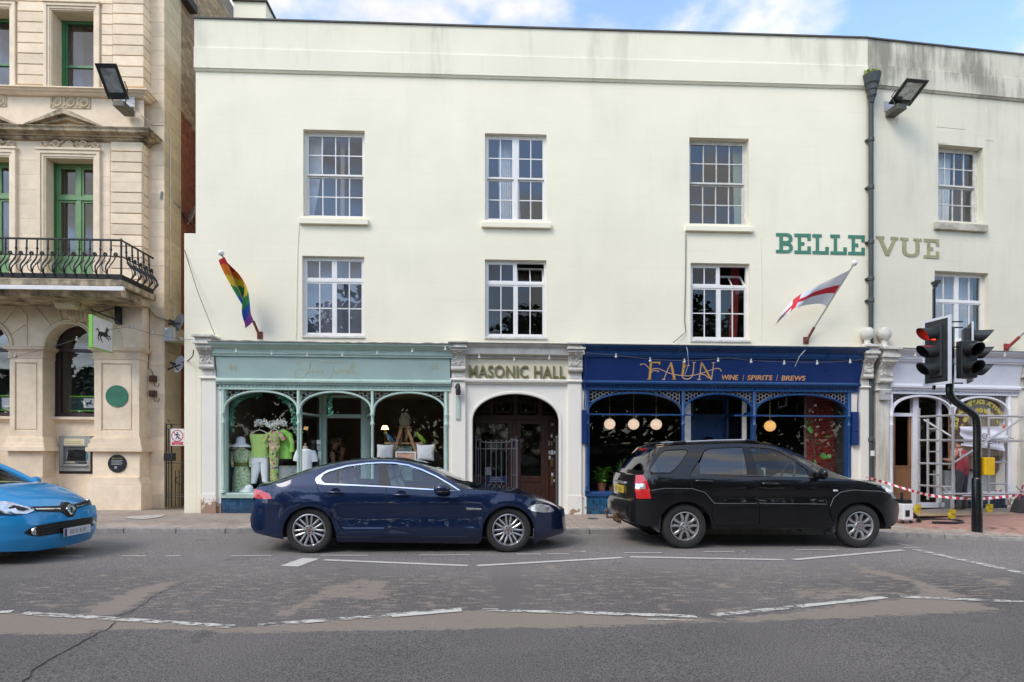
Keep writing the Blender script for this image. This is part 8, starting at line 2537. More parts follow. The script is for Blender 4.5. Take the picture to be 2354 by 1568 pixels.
def plaque(name,label,x,y,rpx,m,w,lines,fn=zC,tcol=None):
 a=FAC.px(*fn(x,y),w);r=rpx/3.119/(FPX/14.1)
 root=thing(name,label,"plaque",FAC(a[0],w,a[1]))
 q=M(FAC);q.lathe((a[0],w-.002,a[1]),[(0,.018),(r*.93,.018),(r*.95,.022),(r,.02),(r,0)],ax=(0,1,0),n=40);q.build("disc",m,root,smooth=30)
 q=M(FAC)
 for body,dy,h_ in lines:add_text(q,body,a[0],w+.018,a[1]+dy*r,height=h_*r,extrude=.001)
 q.build("lettering",tcol,root)
 return root,a,r
plaque("green_plaque","round green commemorative plaque on the bank pier panel",840,470,77,mat("plaque_green",(.035,.17,.10),.4,var=.08),WP+.016,[("IN THIS BUILDING",.28,.09),("WAS SET UP THE FIRST",.08,.09),("BANK OF THE TOWN",-.12,.09),("1890",-.7,.12)],tcol=mat("plaque_letter",(.12,.30,.2),.4))
rt,a,r=plaque("black_plaque","round black information plaque low on the bank pier",843,953,64,mat("plaque_black",(.015,.018,.022),.35),WP+.05,[("Belle Vue Trail",.5,.13)],tcol=mat("plaque_gold",(.55,.45,.12),.4))
q=M(FAC)
for i in range(4):q.box(a[0]-r*.62,a[0]+r*(.62-.15*(i%2)),WP+.068,WP+.069,a[1]+r*(.30-.14*i),a[1]+r*(.36-.14*i))
q.box(a[0]-r*.28,a[0]-r*.02,WP+.068,WP+.069,a[1]-r*.55,a[1]-r*.3);q.build("printed_lines",mat("plaque_grey",(.35,.36,.38),.5),rt)
wa=WI+.01
atm=thing("cash_machine","grey cash machine set in the bank wall beneath the arched window","cash machine",FAC(*(lambda p:(p[0],WI,p[1]))(FAC.px(*zC(550,1025),wa))))
ga=lambda x,y,w=wa:FAC.px(*zC(x,y),w)
u0,z1=ga(424,756);u1,z0=ga(690,1027)
q=M(FAC);q.box(u0,u1,WI-.2,wa,z0,z1);q.build("surround",mat("atm_dark",(.04,.022,.02),.5),atm)
m_atm=mat("atm_grey",(.34,.35,.33),.45,var=.06)
f0,g1=ga(436,758);f1,g0=ga(655,1008)
b0,c1=ga(460,830);b1,c0=ga(632,972)
q=M(FAC)
q.box(f0,b0,wa,wa+.05,g0,g1);q.box(b1,f1,wa,wa+.05,g0,g1);q.box(b0,b1,wa,wa+.05,c1,g1);q.box(b0,b1,wa,wa+.05,g0,c0)
q.extr([(wa,c0),(wa+.10,c0),(wa+.10,c0+.02),(wa,c0+.06)],b0-.04,b1+.03)
q.build("fascia",m_atm,atm,bevel=.006)
q=M(FAC);q.poly([(b0,wa+.002,c0),(b1,wa+.002,c0),(b1,wa+.002,c1),(b0,wa+.002,c1)]);q.build("recess_back",mat("atm_recess",(.16,.17,.18),.5),atm)
q=M(FAC);q.prism([(b0+.07,c0+.13),(b1-.06,c0+.13),(b1-.04,c1-.07),(b0+.11,c1-.07)],wa+.003,wa+.02);sc_=q.build("screen",mat("atm_screen",(.012,.012,.016),.1,coat=1),atm)
q=M(FAC)
for i in range(4):q.box(b0+.05+.008*i,b0+.065+.008*i,wa+.003,wa+.014,c0+.15+i*.045,c0+.175+i*.045)
q.build("screen_keys",m_wpl,atm,kind="stuff")
q=M(FAC);q.box(b0+.04,b0+.26,wa+.003,wa+.03,c0+.065,c0+.11);q.build("keypad",MATS["box_beige"],atm);q=M(FAC);q.box(b0+.32,b1-.02,wa+.003,wa+.03,c0+.06,c0+.09);q.build("cash_slot",m_blk,atm)
q=M(FAC);q.box(f1-.085,f1-.05,wa+.05,wa+.062,lerp(g0,g1,.35),lerp(g0,g1,.52));q.build("card_slot",mat("slot_teal",(.05,.25,.25),.4),atm)
n0,n1=ga(470,775),ga(615,822);q=M(FAC);q.box(n0[0],n1[0],wa+.05,wa+.054,n1[1],n0[1]);nt_=q.build("notice",mat("cream_notice",(.68,.62,.38),.5),atm)
q=M(FAC)
for i in range(2):q.box(n0[0]+.04,n1[0]-.04-.03*i,wa+.0542,wa+.055,n1[1]+.03+.04*i,n1[1]+.042+.04*i)
q.build("notice_print",mat("notice_ink",(.35,.28,.12),.6),nt_)
wG=-.60
GA=lambda x,y,w=wG:FAC.px(*zGT(x,y),w)
ag=thing("alley_gate","narrow black iron gate closing the alley beside the bank","gate",FAC(*(lambda p:(p[0],wG,.12))(GA(250,1200))))
zb_=.16
for x,y0 in((170,115),(207,190),(247,115),(305,800),(360,800),(400,790)):
 a=GA(x,y0);q=M(FAC);q.tube([(a[0],wG,zb_),(a[0],wG,a[1])],.016 if x in(170,247)else .010,8);q.build("gate_bar",m_rail,ag,smooth=50)
for y in(120,690,1155,1190):
 a,b=GA(160,y),GA(425,y);q=M(FAC);q.tube([(a[0],wG,a[1]),(b[0],wG,a[1])],.012,6);q.build("rail",m_rail,ag)
a=GA(207,155);q=M(FAC);q.tube([(a[0]+.06*math.cos(t),wG,a[1]+.06*math.sin(t))for t in[2*PI*i/20 for i in range(20)]],.009,6,closed=True);q.tube([(a[0]+.04*t*math.cos(6*t),wG,a[1]+.14+.04*t*math.sin(6*t))for t in[i/12 for i in range(13)]],.008,5);q.build("ring",m_rail,ag,smooth=50)
a=GA(370,945);q=M(FAC);q.tube([(a[0]+.09*math.cos(t),wG,a[1]+.09*math.sin(t))for t in[2*PI*i/20 for i in range(20)]],.009,6,closed=True);q.build("ring",m_rail,ag,smooth=50)
a,b=GA(148,540),GA(295,660);q=M(FAC);q.box(a[0],b[0],wG-.06,wG+.05,b[1],a[1]);q.build("lock_box",m_blk,ag,bevel=.01)
wN=-.10
a,b=FAC.px(*zGT(235,187),wN),FAC.px(*zGT(432,438),wN)
ns=thing("prohibition_sign","white and red no pedestrians sign at the alley mouth","sign",FAC(a[0],wN,b[1]))
q=M(FAC);q.box(a[0],b[0],wN-.008,wN,b[1],a[1]);q.build("sign_board",m_wpl,ns)
uc,hh,ww=(a[0]+b[0])/2,a[1]-b[1],b[0]-a[0];zc=a[1]-ww*.54;r=ww*.42
q=M(FAC);stroke(q,[(uc+r*math.cos(t),zc+r*math.sin(t))for t in[2*PI*i/36 for i in range(37)]],ww*.07,wN,.001);stroke(q,[(uc-r*.7,zc+r*.7),(uc+r*.7,zc-r*.7)],ww*.07,wN,.0012)
q.box(a[0]+ww*.08,b[0]-ww*.06,wN,wN+.001,b[1]+hh*.04,b[1]+hh*.24);q.build("red_print",mat("sign_red",(.55,.05,.06),.5),ns)
q=M(FAC);q.ball((uc,wN,zc+r*.62),r*.13,10,sq=(1,.05,1))
for st in([(0,.45),(-.05,.0)],[(-.05,.05),(-.1,-.3),(-.3,-.62)],[(-.05,.05),(.2,-.3),(.3,-.65)],[(0,.4),(-.25,.15),(-.5,.1)],[(0,.4),(.25,.2),(.42,-.02)]):stroke(q,[(uc+x*r,zc+y*r)for x,y in st],r*.16,wN,.0014)
q.build("walking_figure",m_blk,ns)
q=M(FAC);add_text(q,"No pedestrian",uc,wN+.0012,b[1]+hh*.155,width=ww*.7,height=hh*.05,extrude=.0004);add_text(q,"access",uc,wN+.0012,b[1]+hh*.07,width=ww*.4,height=hh*.05,extrude=.0004);q.build("lettering",m_wpl,ns)
a,b=FAC.px(*zGT(103,262),WR-.3),FAC.px(*zGT(245,450),WR-.3)
nb=thing("blue_notice","small dark blue notice behind the alley gate","sign",FAC(a[0],WR-.3,b[1]))
q=M(FAC);q.box(a[0],b[0],WR-.31,WR-.3,b[1],a[1]);q.build("notice_board",mat("notice_blue",(.01,.06,.16),.5),nb)
q=M(FAC)
for i in range(3):q.box(a[0]+.03,lerp(a[0],b[0],.9-.1*i),WR-.2998,WR-.299,b[1]+.05+.06*i,b[1]+.075+.06*i)
q.build("notice_lines",m_wpl,nb)
a=FAC.px(*zE(160,460),.12)
ws1=thing("wall_lamp","black bracket lamp on the pier between green shop and hall","lamp",FAC(a[0],.1,a[1]))
q=M(FAC);q.tube([(a[0]-.03,.12,a[1]+.12),(a[0]-.05,.2,a[1]+.05),(a[0],.26,a[1]-.02)],.018,8);q.lathe((a[0]+.01,.22,a[1]-.12),[(.05,0),(.06,.08),(.05,.2),(.02,.26),(0,.27)],n=12);q.build("lamp_body",m_blk,ws1,smooth=40)
a,b=FAC.px(*zE(140,500),.14),FAC.px(*zE(172,684),.14);q0=thing("narrow_sign","narrow pale green board fixed below the bracket lamp","sign",FAC(a[0],.12,b[1]))
q=M(FAC);q.box(a[0],b[0],.11,.14,b[1],a[1]);q.build("sign_board",m_oldwhite,q0);q=M(FAC);q.box(a[0]+.015,b[0]-.015,.14,.144,b[1]+.02,a[1]-.02);q.build("sign_panel",m_aqua,q0)
a,b=FAC2.px(*zG(168,486),.13),FAC2.px(*zG(226,548),.13);q0=thing("alarm_box","small grey alarm box numbered 215 beside the drainpipe","alarm box",FAC2(a[0],.12,b[1]))
q=M(FAC2);q.box(a[0],b[0],.10,.19,b[1],a[1]);q.build("box_body",mat("alarm_grey",(.42,.42,.40),.5),q0,bevel=.01);q=M(FAC2);add_text(q,"215",(a[0]+b[0])/2+.04,.191,b[1]+.12,height=.05,extrude=.001);q.build("lettering",m_blk,q0)
def cable(label,pts,r=.012,m=None,fr=None,jit=.0,cat="cable",name="cable"):
 P3=[]
 for a,b in zip(pts,pts[1:]):
  n=max(2,int((Vector(b)-Vector(a)).length/.12))
  for i in range(n):
   p=Vector(a).lerp(Vector(b),i/n)
   P3.append((p.x+random.uniform(-jit,jit),p.y+random.uniform(-jit,jit),p.z+random.uniform(-jit,jit)))
 P3.append(tuple(pts[-1]))
 q=M(fr or FAC);q.tube(P3,r,6)
 return tag(q.build(name,m or m_blk,smooth=60,base=(fr or FAC)(*pts[0])),label,cat)
def fx(x,y,w,fr=None):
 p=(fr or FAC).px(x,y,w);return(p[0],w,p[1])
m_cabl=mat("dusty_cable",(.13,.12,.11),.8,var=.3)
cable("bundle of dusty cables lying along the pale green cornice",[fx(452,781,.30),fx(490,784,.36),fx(620,786,.2),fx(800,789,.2),fx(1040,791,.2)],.022,m_cabl,jit=.010)
cable("bundle of dusty cables lying along the hall cornice",[fx(1072,790,.3),fx(1120,795,.2),fx(1188,792,.2),fx(1250,796,.2),fx(1300,797,.3)],.02,m_cabl,jit=.010)
cable("bundle of dusty cables lying along the navy cornice",[fx(1342,795,.36),fx(1500,799,.2),fx(1700,802,.2),fx(1900,805,.2),fx(1985,800,.25)],.022,m_cabl,jit=.011)
cable("dark cable strung from the stepped white wall to the pale green cornice",[fx(424,575,-.0),fx(455,672,.12),fx(494,770,.16)],.007,m_cabl)
cable("thin painted cable down the wall beside the rainbow flag window",[fx(*zW1(752,705),.01),fx(*zW1(742,860),.01),fx(*zW1(736,1120),.01),fx(*zW1(733,1440),.01),fx(*zW1(722,1480),.03)],.007,m_wall)
cable("dark cable hanging on the wall left of the open casement",[fx(*zW3(62,757),.02),fx(*zW3(60,1040),.02),fx(*zW3(52,1380),.02),fx(*zW3(60,1465),.03),fx(*zW3(-30,1540),.1)],.009,m_cabl)
cable("thin dark cable on the cream wall beside the cross flag",[fx(1748,545,.01),fx(1751,650,.01),fx(1750,780,.01)],.005,m_wall)
cable("black cable looping from the alley to the corner console",[fx(*zAL(350,885),-.6),fx(*zAL(430,860),.1),fx(*zAL(490,800),.28),fx(*zAL(500,720),.3)],.012,m_blk)
cable("loose pale wire dangling over the navy fascia by the name",[fx(*zF(885,8),.05),fx(*zF(880,60),.3),fx(*zF(905,160),.47),fx(*zF(912,260),.3),fx(*zF(885,340),.2)],.007,mat("pale_wire",(.45,.47,.5),.6))
cable("loose pale wire forked over the navy fascia under the cross flag",[fx(*zF(1815,150),.46),fx(*zF(1770,200),.45),fx(*zF(1735,280),.3)],.008,MATS["pale_wire"])
cable("dark cable running down the navy shop end pier",[fx(*zF(2262,240),.3),fx(*zF(2225,420),.16),fx(*zF(2220,640),.13)],.012,m_navyf)
cable("blue painted cable clipped down the near pier of the navy shop",[fx(*zF(150,183),.4),fx(*zF(118,190),.4),fx(*zF(112,420),.16),fx(*zF(104,610),.13)],.012,m_navyf)
def festoon(label,pts,bulbs,fr=None,r=.0045):
 root=thing("festoon_light",label,"string light",(fr or FAC)(*pts[0]))
 q=M(fr or FAC)
 C3=[]
 for a,b in zip(pts,pts[1:]):
  for i in range(10):
   t=i/10;p=Vector(a).lerp(Vector(b),t);p.z-=.10*t*(1-t)*4*.35*(Vector(a)-Vector(b)).length/2;C3.append(tuple(p))
 C3.append(pts[-1]);q.tube(C3,r,6);q.build("wire",m_cabl,root,smooth=60)
 for b in bulbs:
  q=M(fr or FAC);q.ball((b[0],b[1],b[2]),.031,12);q.tube([(b[0],b[1],b[2]+.03),(b[0],b[1],b[2]+.075)],.016,8);q.build("bulb",mat("frosted_bulb",(.5,.5,.48),.25,coat=.6),root,smooth=50)
wb_=.5
festoon("string of round bulbs drooping across the pale green fascia",[fx(*zD(205,112),wb_),fx(*zD(620,140),wb_),fx(*zD(1000,160),wb_),fx(*zD(1460,140),wb_),fx(*zD(1840,118),wb_)],[fx(*zD(x,y),wb_)for x,y in((376,148),(620,162),(861,173),(1102,173),(1341,160),(1580,146),(1806,130))])
festoon("string of round bulbs along the hall sign",[fx(*zE(60,140),.42),fx(*zE(330,195),.38),fx(*zE(600,215),.38),fx(*zE(870,200),.38),fx(*zE(1135,170),.44)],[fx(*zE(x,y),.4)for x,y in((60,150),(325,209),(596,231),(867,217),(1134,178))])
festoon("string of round bulbs drooping across the navy fascia",[fx(*zF(100,165),wb_),fx(*zF(350,190),wb_),fx(*zF(880,232),wb_),fx(*zF(1215,210),wb_),fx(*zF(1650,240),wb_),fx(*zF(2255,225),wb_)],[fx(*zF(x,y),wb_)for x,y in((351,203),(615,235),(880,243),(1141,235),(1396,244),(1652,256),(1907,256),(2162,246))])
festoon("string of bulbs sagging across the white shop cornice",[fx(*zG(215,275),.45,FAC2),fx(*zG(400,262),.45,FAC2),fx(*zG(960,262),.45,FAC2),fx(*zG(1100,280),.45,FAC2)],[fx(*zG(x,y),.45,FAC2)for x,y in((396,264),(968,264))],FAC2)
festoon("string of clear bulbs sagging across the bank arches to the alley",[fx(*zC(-60,250),.3),fx(*zC(110,185),.25),fx(*zC(330,125),.2),fx(*zC(550,60),.2),fx(*zC(680,0),.3),fx(*zB(1090,1310),.0),fx(*zB(1280,1370),-.2),fx(*zB(1620,1420),.1)],[fx(*zC(x,y),.2)for x,y in((112,187),(552,66))]+[fx(*zB(1097,1318),0),fx(*zB(1277,1372),-.2)])
# scaffold tower by the white shop
m_alu=mat("scaffold_aluminium",(.50,.48,.47),.4,metal=.55,var=.12)
m_plk=mat("scaffold_board",(.42,.40,.40),.7,var=.15)
wsc0,wsc1=.75,1.45
R2=lambda x,y,w:(lambda p:(p[0],w,p[1]))(FAC2.px(*zR2(x,y),w))
sc=thing("scaffold_tower","aluminium scaffold tower on yellow castors before the white shop","scaffold",FAC2(3.0,1.1,.17))
def tube2(name,pts,r=.024,m=None,parent=None):
 q=M(FAC2);q.tube(pts,r,10);return q.build(name,m or m_alu,parent or sc,smooth=50)
up1=R2(505,800,wsc1)[0];upL=R2(173,800,wsc0-.0)[0]
zt1,zb1=R2(505,275,wsc1)[2],R2(505,1270,wsc1)[2]
tube2("upright",[(up1,wsc1,zb1),(up1,wsc1,zt1)],.026)
AL,AR=Vector((upL,wsc0)),Vector((up1,wsc1))
def fpt(t,z):
 p=AL.lerp(AR,t);return(p.x,p.y,z)
zL=lambda y:R2(173,y,wsc0)[2]
tube2("upright",[fpt(0,zL(1215)),fpt(0,zL(288))])
for y in(375,605,830,1045,):tube2("ledger",[fpt(0,zL(y)),fpt(1,zL(y)+(R2(505,y,wsc1)[2]-zL(y))*.0)])
for t in(.27,.65):tube2("ladder_stile",[fpt(t,zL(1180)),fpt(t,zL(395))],.026)
for y in(495,605,715,825,935,1045,1150):tube2("rung",[fpt(.27,zL(y)),fpt(.65,zL(y))],.017)
tube2("diagonal_brace",[fpt(.15,zL(405)),fpt(1,R2(490,575,wsc1)[2])],.022)
xr=R2(1330,600,wsc1)[0]
for(y,w,x0)in((360,wsc1,525),(1130,wsc1,410),):a=R2(x0,y,w);tube2("ledger",[a,(xr,w,a[2])])
for(y,w,x0)in((387,wsc0,860),(820,wsc0,870),(1030,wsc0,860),(1148,wsc0,600)):a=R2(x0,y,w);tube2("ledger",[a,(xr,w,a[2])],.022)
ub_=R2(857,700,wsc0);tube2("upright",[(ub_[0],wsc0,R2(857,1215,wsc0)[2]),(ub_[0],wsc0,R2(857,292,wsc0)[2])])
tube2("diagonal_brace",[R2(515,822,wsc1),R2(1190,385,wsc1)],.022);tube2("diagonal_brace",[R2(410,1060,wsc1),R2(470,1150,wsc1)],.02);tube2("diagonal_brace",[R2(1130,1060,wsc1),R2(1200,1110,wsc1)],.02)
tube2("upright",[(xr,wsc1,zb1),(xr,wsc1,zt1)]);tube2("upright",[(xr,wsc0,zb1),(xr,wsc0,zt1)])
a=R2(515,598,wsc1);q=M(FAC2);q.box(a[0],xr,wsc0+.05,wsc1-.05,a[2]-.03,a[2]+.01);q.build("deck_board",m_plk,sc)
for(p,w)in(((490,1310),wsc1),((155,1255),wsc0),((857,1240),wsc0)):
 b=R2(*p,w);zg=pav_z(9.5,w)+.02
 q=M(FAC2);q.lathe((b[0],w-.02,zg+.075),[(.075,0),(.08,.01),(.08,.04),(.075,.05),(0,.05)],ax=(0,1,0),n=20);q.lathe((b[0],w-.02,zg+.075),[(0,-.001),(.075,0)],ax=(0,1,0),n=20);q.box(b[0]-.02,b[0]+.05,w-.05,w+.06,zg+.12,zg+.2);q.build("castor",mat("castor_yellow",(.55,.40,.02),.5,var=.25),sc,smooth=40)
 q=M(FAC2);q.tube([(b[0],w,zg+.15),(b[0],w,b[2]+.35)],.02,8);q.build("castor_stem",m_alu,sc)
dk=a[2]+.012
a1=R2(860,555,wsc1-.3);r0=thing("paint_roller","white paint roller lying on the scaffold deck","paint roller",FAC2(a1[0],a1[1],dk))
q=M(FAC2);q.tube([(a1[0],wsc1-.3,dk+.05),(a1[0]+.42,wsc1-.3,dk+.05)],.05,14);q.build("roller_sleeve",m_wpl,r0,smooth=40)
q=M(FAC2);q.tube([(a1[0]+.42,wsc1-.3,dk+.05),(a1[0]+.5,wsc1-.3,dk+.05),(a1[0]+.5,wsc1-.2,dk+.02)],.008,6);q.build("handle",m_rail,r0)
a1=R2(1005,550,wsc1-.3);r0=thing("sealant_bottle","small red topped white bottle standing on the scaffold deck","bottle",FAC2(a1[0],wsc1-.3,dk))
q=M(FAC2);q.lathe((a1[0],wsc1-.3,dk),[(0,0),(.045,0),(.045,.2),(.02,.25)],n=14);q.build("bottle_body",m_wpl,r0,smooth=40);q=M(FAC2);q.lathe((a1[0],wsc1-.3,dk),[(.022,.25),(.028,.25),(.022,.33),(0,.34)],n=12);q.build("cap",mat("cap_orange",(.6,.12,.05),.4),r0,smooth=40)
bn=thing("banner","creased white paper banner with ON lettering behind the scaffold","banner",FAC2(3.0,.1,1.6))
c0,c1,c2,c3=R2(567,470,.10),R2(1000,468,.10),R2(1020,710,.10),R2(575,650,.10)
q=M(FAC2)
def bf(s,t):
 p=Vector(c0).lerp(Vector(c1),s).lerp(Vector(c3).lerp(Vector(c2),s),t);p.y+=.025*math.sin(7*s+4*t)+.02*math.sin(13*t-5*s);return tuple(p)
q.grid(bf,24,14);q.build("banner_sheet",mat("banner_white",(.66,.65,.72),.6,var=.06),bn,smooth=70)
q=M(FAC2);a1=R2(815,590,.14);add_text(q,"O",a1[0],.145,a1[2],height=.13,extrude=.001);a1=R2(910,640,.14);add_text(q,"ON",a1[0],.145,a1[2],height=.13,extrude=.001);q.build("banner_lettering",mat("banner_ink",(.12,.12,.2),.6),bn)
q=M(FAC2);p0=R2(90,1300,1.0);q.box(p0[0],p0[0]+2.4,.55,1.15,pav_z(9.5,1)+.02,pav_z(9.5,1)+.04);tag(q.build("plywood_sheet",mat("plywood",(.42,.30,.18),.7,var=.15),base=FAC2(p0[0],.8,.15)),"pale plywood sheet lying on the pavement under the scaffold","plywood")
# barrier tape
m_tp=[mat("tape_red",(.55,.03,.04),.5),mat("tape_white",(.78,.76,.76),.5)]
tp=[(1992,1097,.9),(2030,1108,1.0),(2085,1125,1.3),(2130,1137,1.5),(2185,1144,1.62),(2245,1147,1.5),(2300,1143,1.5),(2354,1136,1.5),(2420,1125,1.5)]
P3=[Vector((lambda p:(p[0],w,p[1]))(FAC2.px(x,y,w)))for x,y,w in tp]
q=M(FAC2);n=0;prev=None;acc=0
for i in range(len(P3)-1):
 for k in range(14):
  c=cr(P3,(i+k/14)/(len(P3)-1));h_=.028
  tw=.6*math.sin(n*.21)
  p=(q.P((c.x,c.y+h_*math.sin(tw),c.z+h_*math.cos(tw))),q.P((c.x,c.y-h_*math.sin(tw),c.z-h_*math.cos(tw))))
  if prev:q.face((prev[0],p[0],p[1],prev[1]),(n//2)%2)
  prev=p;n+=1
tag(q.build("barrier_tape",m_tp,smooth=60,base=FAC2(0,1,.9),fix=False),"red and white barrier tape strung past the scaffold","barrier tape")
# vacuum cleaner with hose
vx=FAC2.px(2085,1190,1.6);zg=pav_z(8.6,1.8)
vac=thing("vacuum_cleaner","white drum vacuum cleaner behind the black car's bonnet","vacuum cleaner",FAC2(vx[0],1.6,zg))
q=M(FAC2);a1=FAC2.px(*zG(283,1285),1.6);b1=FAC2.px(*zG(350,1200),1.6)
q.box(a1[0],b1[0],1.45,1.75,zg+.06,zg+.40);q.build("tank",m_wpl,vac,bevel=.03);q=M(FAC2);q.box(a1[0]+.02,b1[0]-.02,1.47,1.73,zg+.40,zg+.48);q.tube([(lerp(a1[0],b1[0],.4),1.6,zg+.48),(lerp(a1[0],b1[0],.4),1.6,zg+.62)],.03,8);q.build("motor_head",m_blk,vac,bevel=.02)
q=M(FAC2);q.box(lerp(a1[0],b1[0],.2),lerp(a1[0],b1[0],.6),1.75,1.755,zg+.14,zg+.27);q.build("badge",m_blk,vac)
q=M(FAC2)
for s in(0.1,.9):q.ball((lerp(a1[0],b1[0],s),1.7,zg+.035),.035,10)
q.build("wheel",m_tyre,vac,kind="stuff")
hp=[(b1[0],1.6,zg+.25),(b1[0]+.2,1.62,zg+.12)]+[(b1[0]+.72+.45*math.cos(t),1.6+.3*math.sin(t),zg+.03)for t in[PI+i*.35 for i in range(17)]]
q=M(FAC2);q.tube(hp,.024,8);q.build("hose",m_blk,vac,smooth=50)
# small crate of tools at the picture edge
a1=FAC2.px(2349,1160,.9)
bg=thing("tool_bag","dark tool bag on the pavement at the picture's edge beyond the scaffold","bag",FAC2(a1[0],.9,pav_z(11,.9)))
q=M(FAC2);zg2_=pav_z(11,.9);q.prism([(a1[0]-.18,zg2_),(a1[0]+.35,zg2_),(a1[0]+.3,zg2_+.3),(a1[0]+.1,zg2_+.42),(a1[0]-.06,zg2_+.3)],.75,1.0);q.build("bag_body",m_seatd,bg,bevel=.03);q=M(FAC2);q.tube([(a1[0]-.05,.88,zg2_+.3),(a1[0]+.05,.88,zg2_+.62),(a1[0]+.25,.88,zg2_+.6),(a1[0]+.3,.88,zg2_+.3)],.02,8);q.build("handle",mat("bag_pink",(.3,.03,.08),.6),bg,smooth=50)
# shop window displays
L1=lambda x,y,w=-.5:(lambda p:(p[0],w,p[1]))(FAC.px(*zL1(x,y),w))
L2=lambda x,y,w=-.5:(lambda p:(p[0],w,p[1]))(FAC.px(*zL2(x,y),w))
def loft(q,rows,w,n=28,fold=0.0,nf=7,mi=0,fl=True,cap=True):
 rings=[]
 for k,r in enumerate(rows):
  u,a,b,z=r[:4];f=r[4]if len(r)>4 else fold
  rings.append([q.P((u+a*math.cos(t)*(1+f*math.sin(nf*t+k*.3)),w+b*math.sin(t)*(1+f*math.sin(nf*t+1+k*.3)),z))for t in[2*PI*i/n for i in range(n)]])
 for A,B in zip(rings,rings[1:]):
  for j in range(n):q.face((A[j],A[(j+1)%n],B[(j+1)%n],B[j]),mi)
 if cap:q.face(rings[0],mi);q.face(rings[-1][::-1],mi)
def garment(q,spec,fn,w,depth=.09,mi=0,fold=.05,nf=9,yp=None):
 rows=[]
 for y,x0,x1 in spec:
  a,b=fn(x0,y,w),fn(x1,y,w)
  rows.append(((a[0]+b[0])/2,(b[0]-a[0])/2,min(depth,(b[0]-a[0])/2),(a[2]+b[2])/2))
 out=[]
 for r0,r1 in zip(rows,rows[1:]):
  for k in range(4):out.append(tuple(lerp(r0[i],r1[i],k/4)for i in range(4)))
 out.append(rows[-1])
 loft(q,out,w,fold=fold,nf=nf,mi=mi)
def speck(name,base,spots,scale):
 m,t,b=_new(name)
 N,K=t.nodes.new,t.links.new
 tc=N("ShaderNodeTexCoord");v=N("ShaderNodeTexVoronoi");v.inputs["Scale"].default_value=scale;K(tc.outputs["Object"],v.inputs["Vector"])
 r=N("ShaderNodeValToRGB");r.color_ramp.interpolation='CONSTANT'
 sep=N("ShaderNodeSeparateColor");K(v.outputs["Color"],sep.inputs[0]);K(sep.outputs[0],r.inputs[0])
 els=r.color_ramp.elements
 els[0].position=0;els[0].color=(*base,1);els[1].position=.5;els[1].color=(*spots[0],1)
 for i,c in enumerate(spots[1:]):
  e=els.new(.5+.5*(i+1)/len(spots));e.color=(*c,1)
 K(r.outputs[0],b.inputs["Base Color"]);b.inputs["Roughness"].default_value=.85
 return m
m_flor=speck("green_floral_print",(.58,.70,.42),[(.28,.44,.16),(.78,.80,.62),(.42,.58,.26)],34)
m_flor2=speck("bright_floral_print",(.34,.50,.12),[(.45,.08,.14),(.60,.55,.25),(.08,.18,.10),(.5,.25,.4)],22)
m_lime=mat("lime_cotton",(.36,.74,.14),.9,var=.08);m_sage=mat("sage_cotton",(.44,.66,.20),.9,var=.08);m_wcot=mat("white_cotton",(.84,.87,.90),.9,var=.06)
zf_=zfl
wq=-.45
mn=thing("dressed_mannequin","mannequin in green floral dress and olive belt under a white sun hat","mannequin",FAC(*L1(300,1460,wq)[:2],zf_))
q=M(FAC);garment(q,[(845,280,330),(870,230,380),(900,190,420),(1000,200,405),(1060,228,385),(1105,225,388)],L1,wq,.11);garment(q,[(1105,222,392),(1180,205,415),(1300,192,425),(1460,182,432)],L1,wq,.16,fold=.07)
for s,x in((-1,190),(1,420)):q.tube([L1(x,900,wq),L1(x-s*-8,1000,wq),L1(x+s*4,1110,wq+.03)],[.05,.045,.035],10)
q.build("dress",m_flor,mn,smooth=60)
q=M(FAC);garment(q,[(1048,224,390),(1100,222,392)],L1,wq,.12,fold=0);q.build("belt",mat("olive_leather",(.20,.20,.03),.5),mn,smooth=60)
q=M(FAC);c=L1(296,820,wq);q.lathe((c[0],wq,c[2]),[(.235,-.04),(.20,.0),(.13,.035),(.105,.05),(.105,.13),(.08,.18),(.03,.20),(0,.2),],n=28);q.build("sun_hat",m_wcot,mn,smooth=60)
q=M(FAC);c=L1(300,850,wq);q.tube([(c[0],wq,c[2]-.03),(c[0],wq,c[2]+.1)],.045,12);q.build("neck",mat("mannequin_cream",(.5,.44,.36),.6),mn)
def hanger(parent,x,y,hw,w):
 q=M(FAC);c=L1(x,y,w);q.tube([(c[0]-hw,w,c[2]-.10),(c[0]-hw*.5,w,c[2]-.035),(c[0],w,c[2]),(c[0]+hw*.5,w,c[2]-.035),(c[0]+hw,w,c[2]-.10)],.011,8)
 q.tube([(c[0],w,c[2]),(c[0],w,c[2]+.06),(c[0]+.02,w,c[2]+.08)],.005,6);q.build("hanger",m_oldwhite,parent,smooth=50)
of=thing("hanging_outfit","sage green blouse over white trousers hanging in the shop window","outfit",FAC(*L1(545,1330,wq)[:2],L1(545,1330,wq)[2]))
q=M(FAC);garment(q,[(672,415,640),(700,425,660),(800,438,662),(930,440,662),(978,438,664)],L1,wq,.07,fold=.09,nf=13);q.build("blouse",m_sage,of,smooth=60)
q=M(FAC);garment(q,[(970,445,660),(1050,440,664)],L1,wq+.0,.06,fold=.05);garment(q,[(1040,438,560),(1150,434,550),(1330,434,500)],L1,wq,.055,fold=.05);garment(q,[(1040,556,666),(1180,566,664),(1310,585,664)],L1,wq,.055,fold=.05);q.build("trousers",m_wcot,of,smooth=60)
hanger(of,545,612,.20,wq)
w3=wq+.12
of=thing("hanging_dress","bright floral wrap dress with short sleeves hanging in the shop window","dress",FAC(*L1(745,1290,w3)[:2],L1(745,1290,w3)[2]))
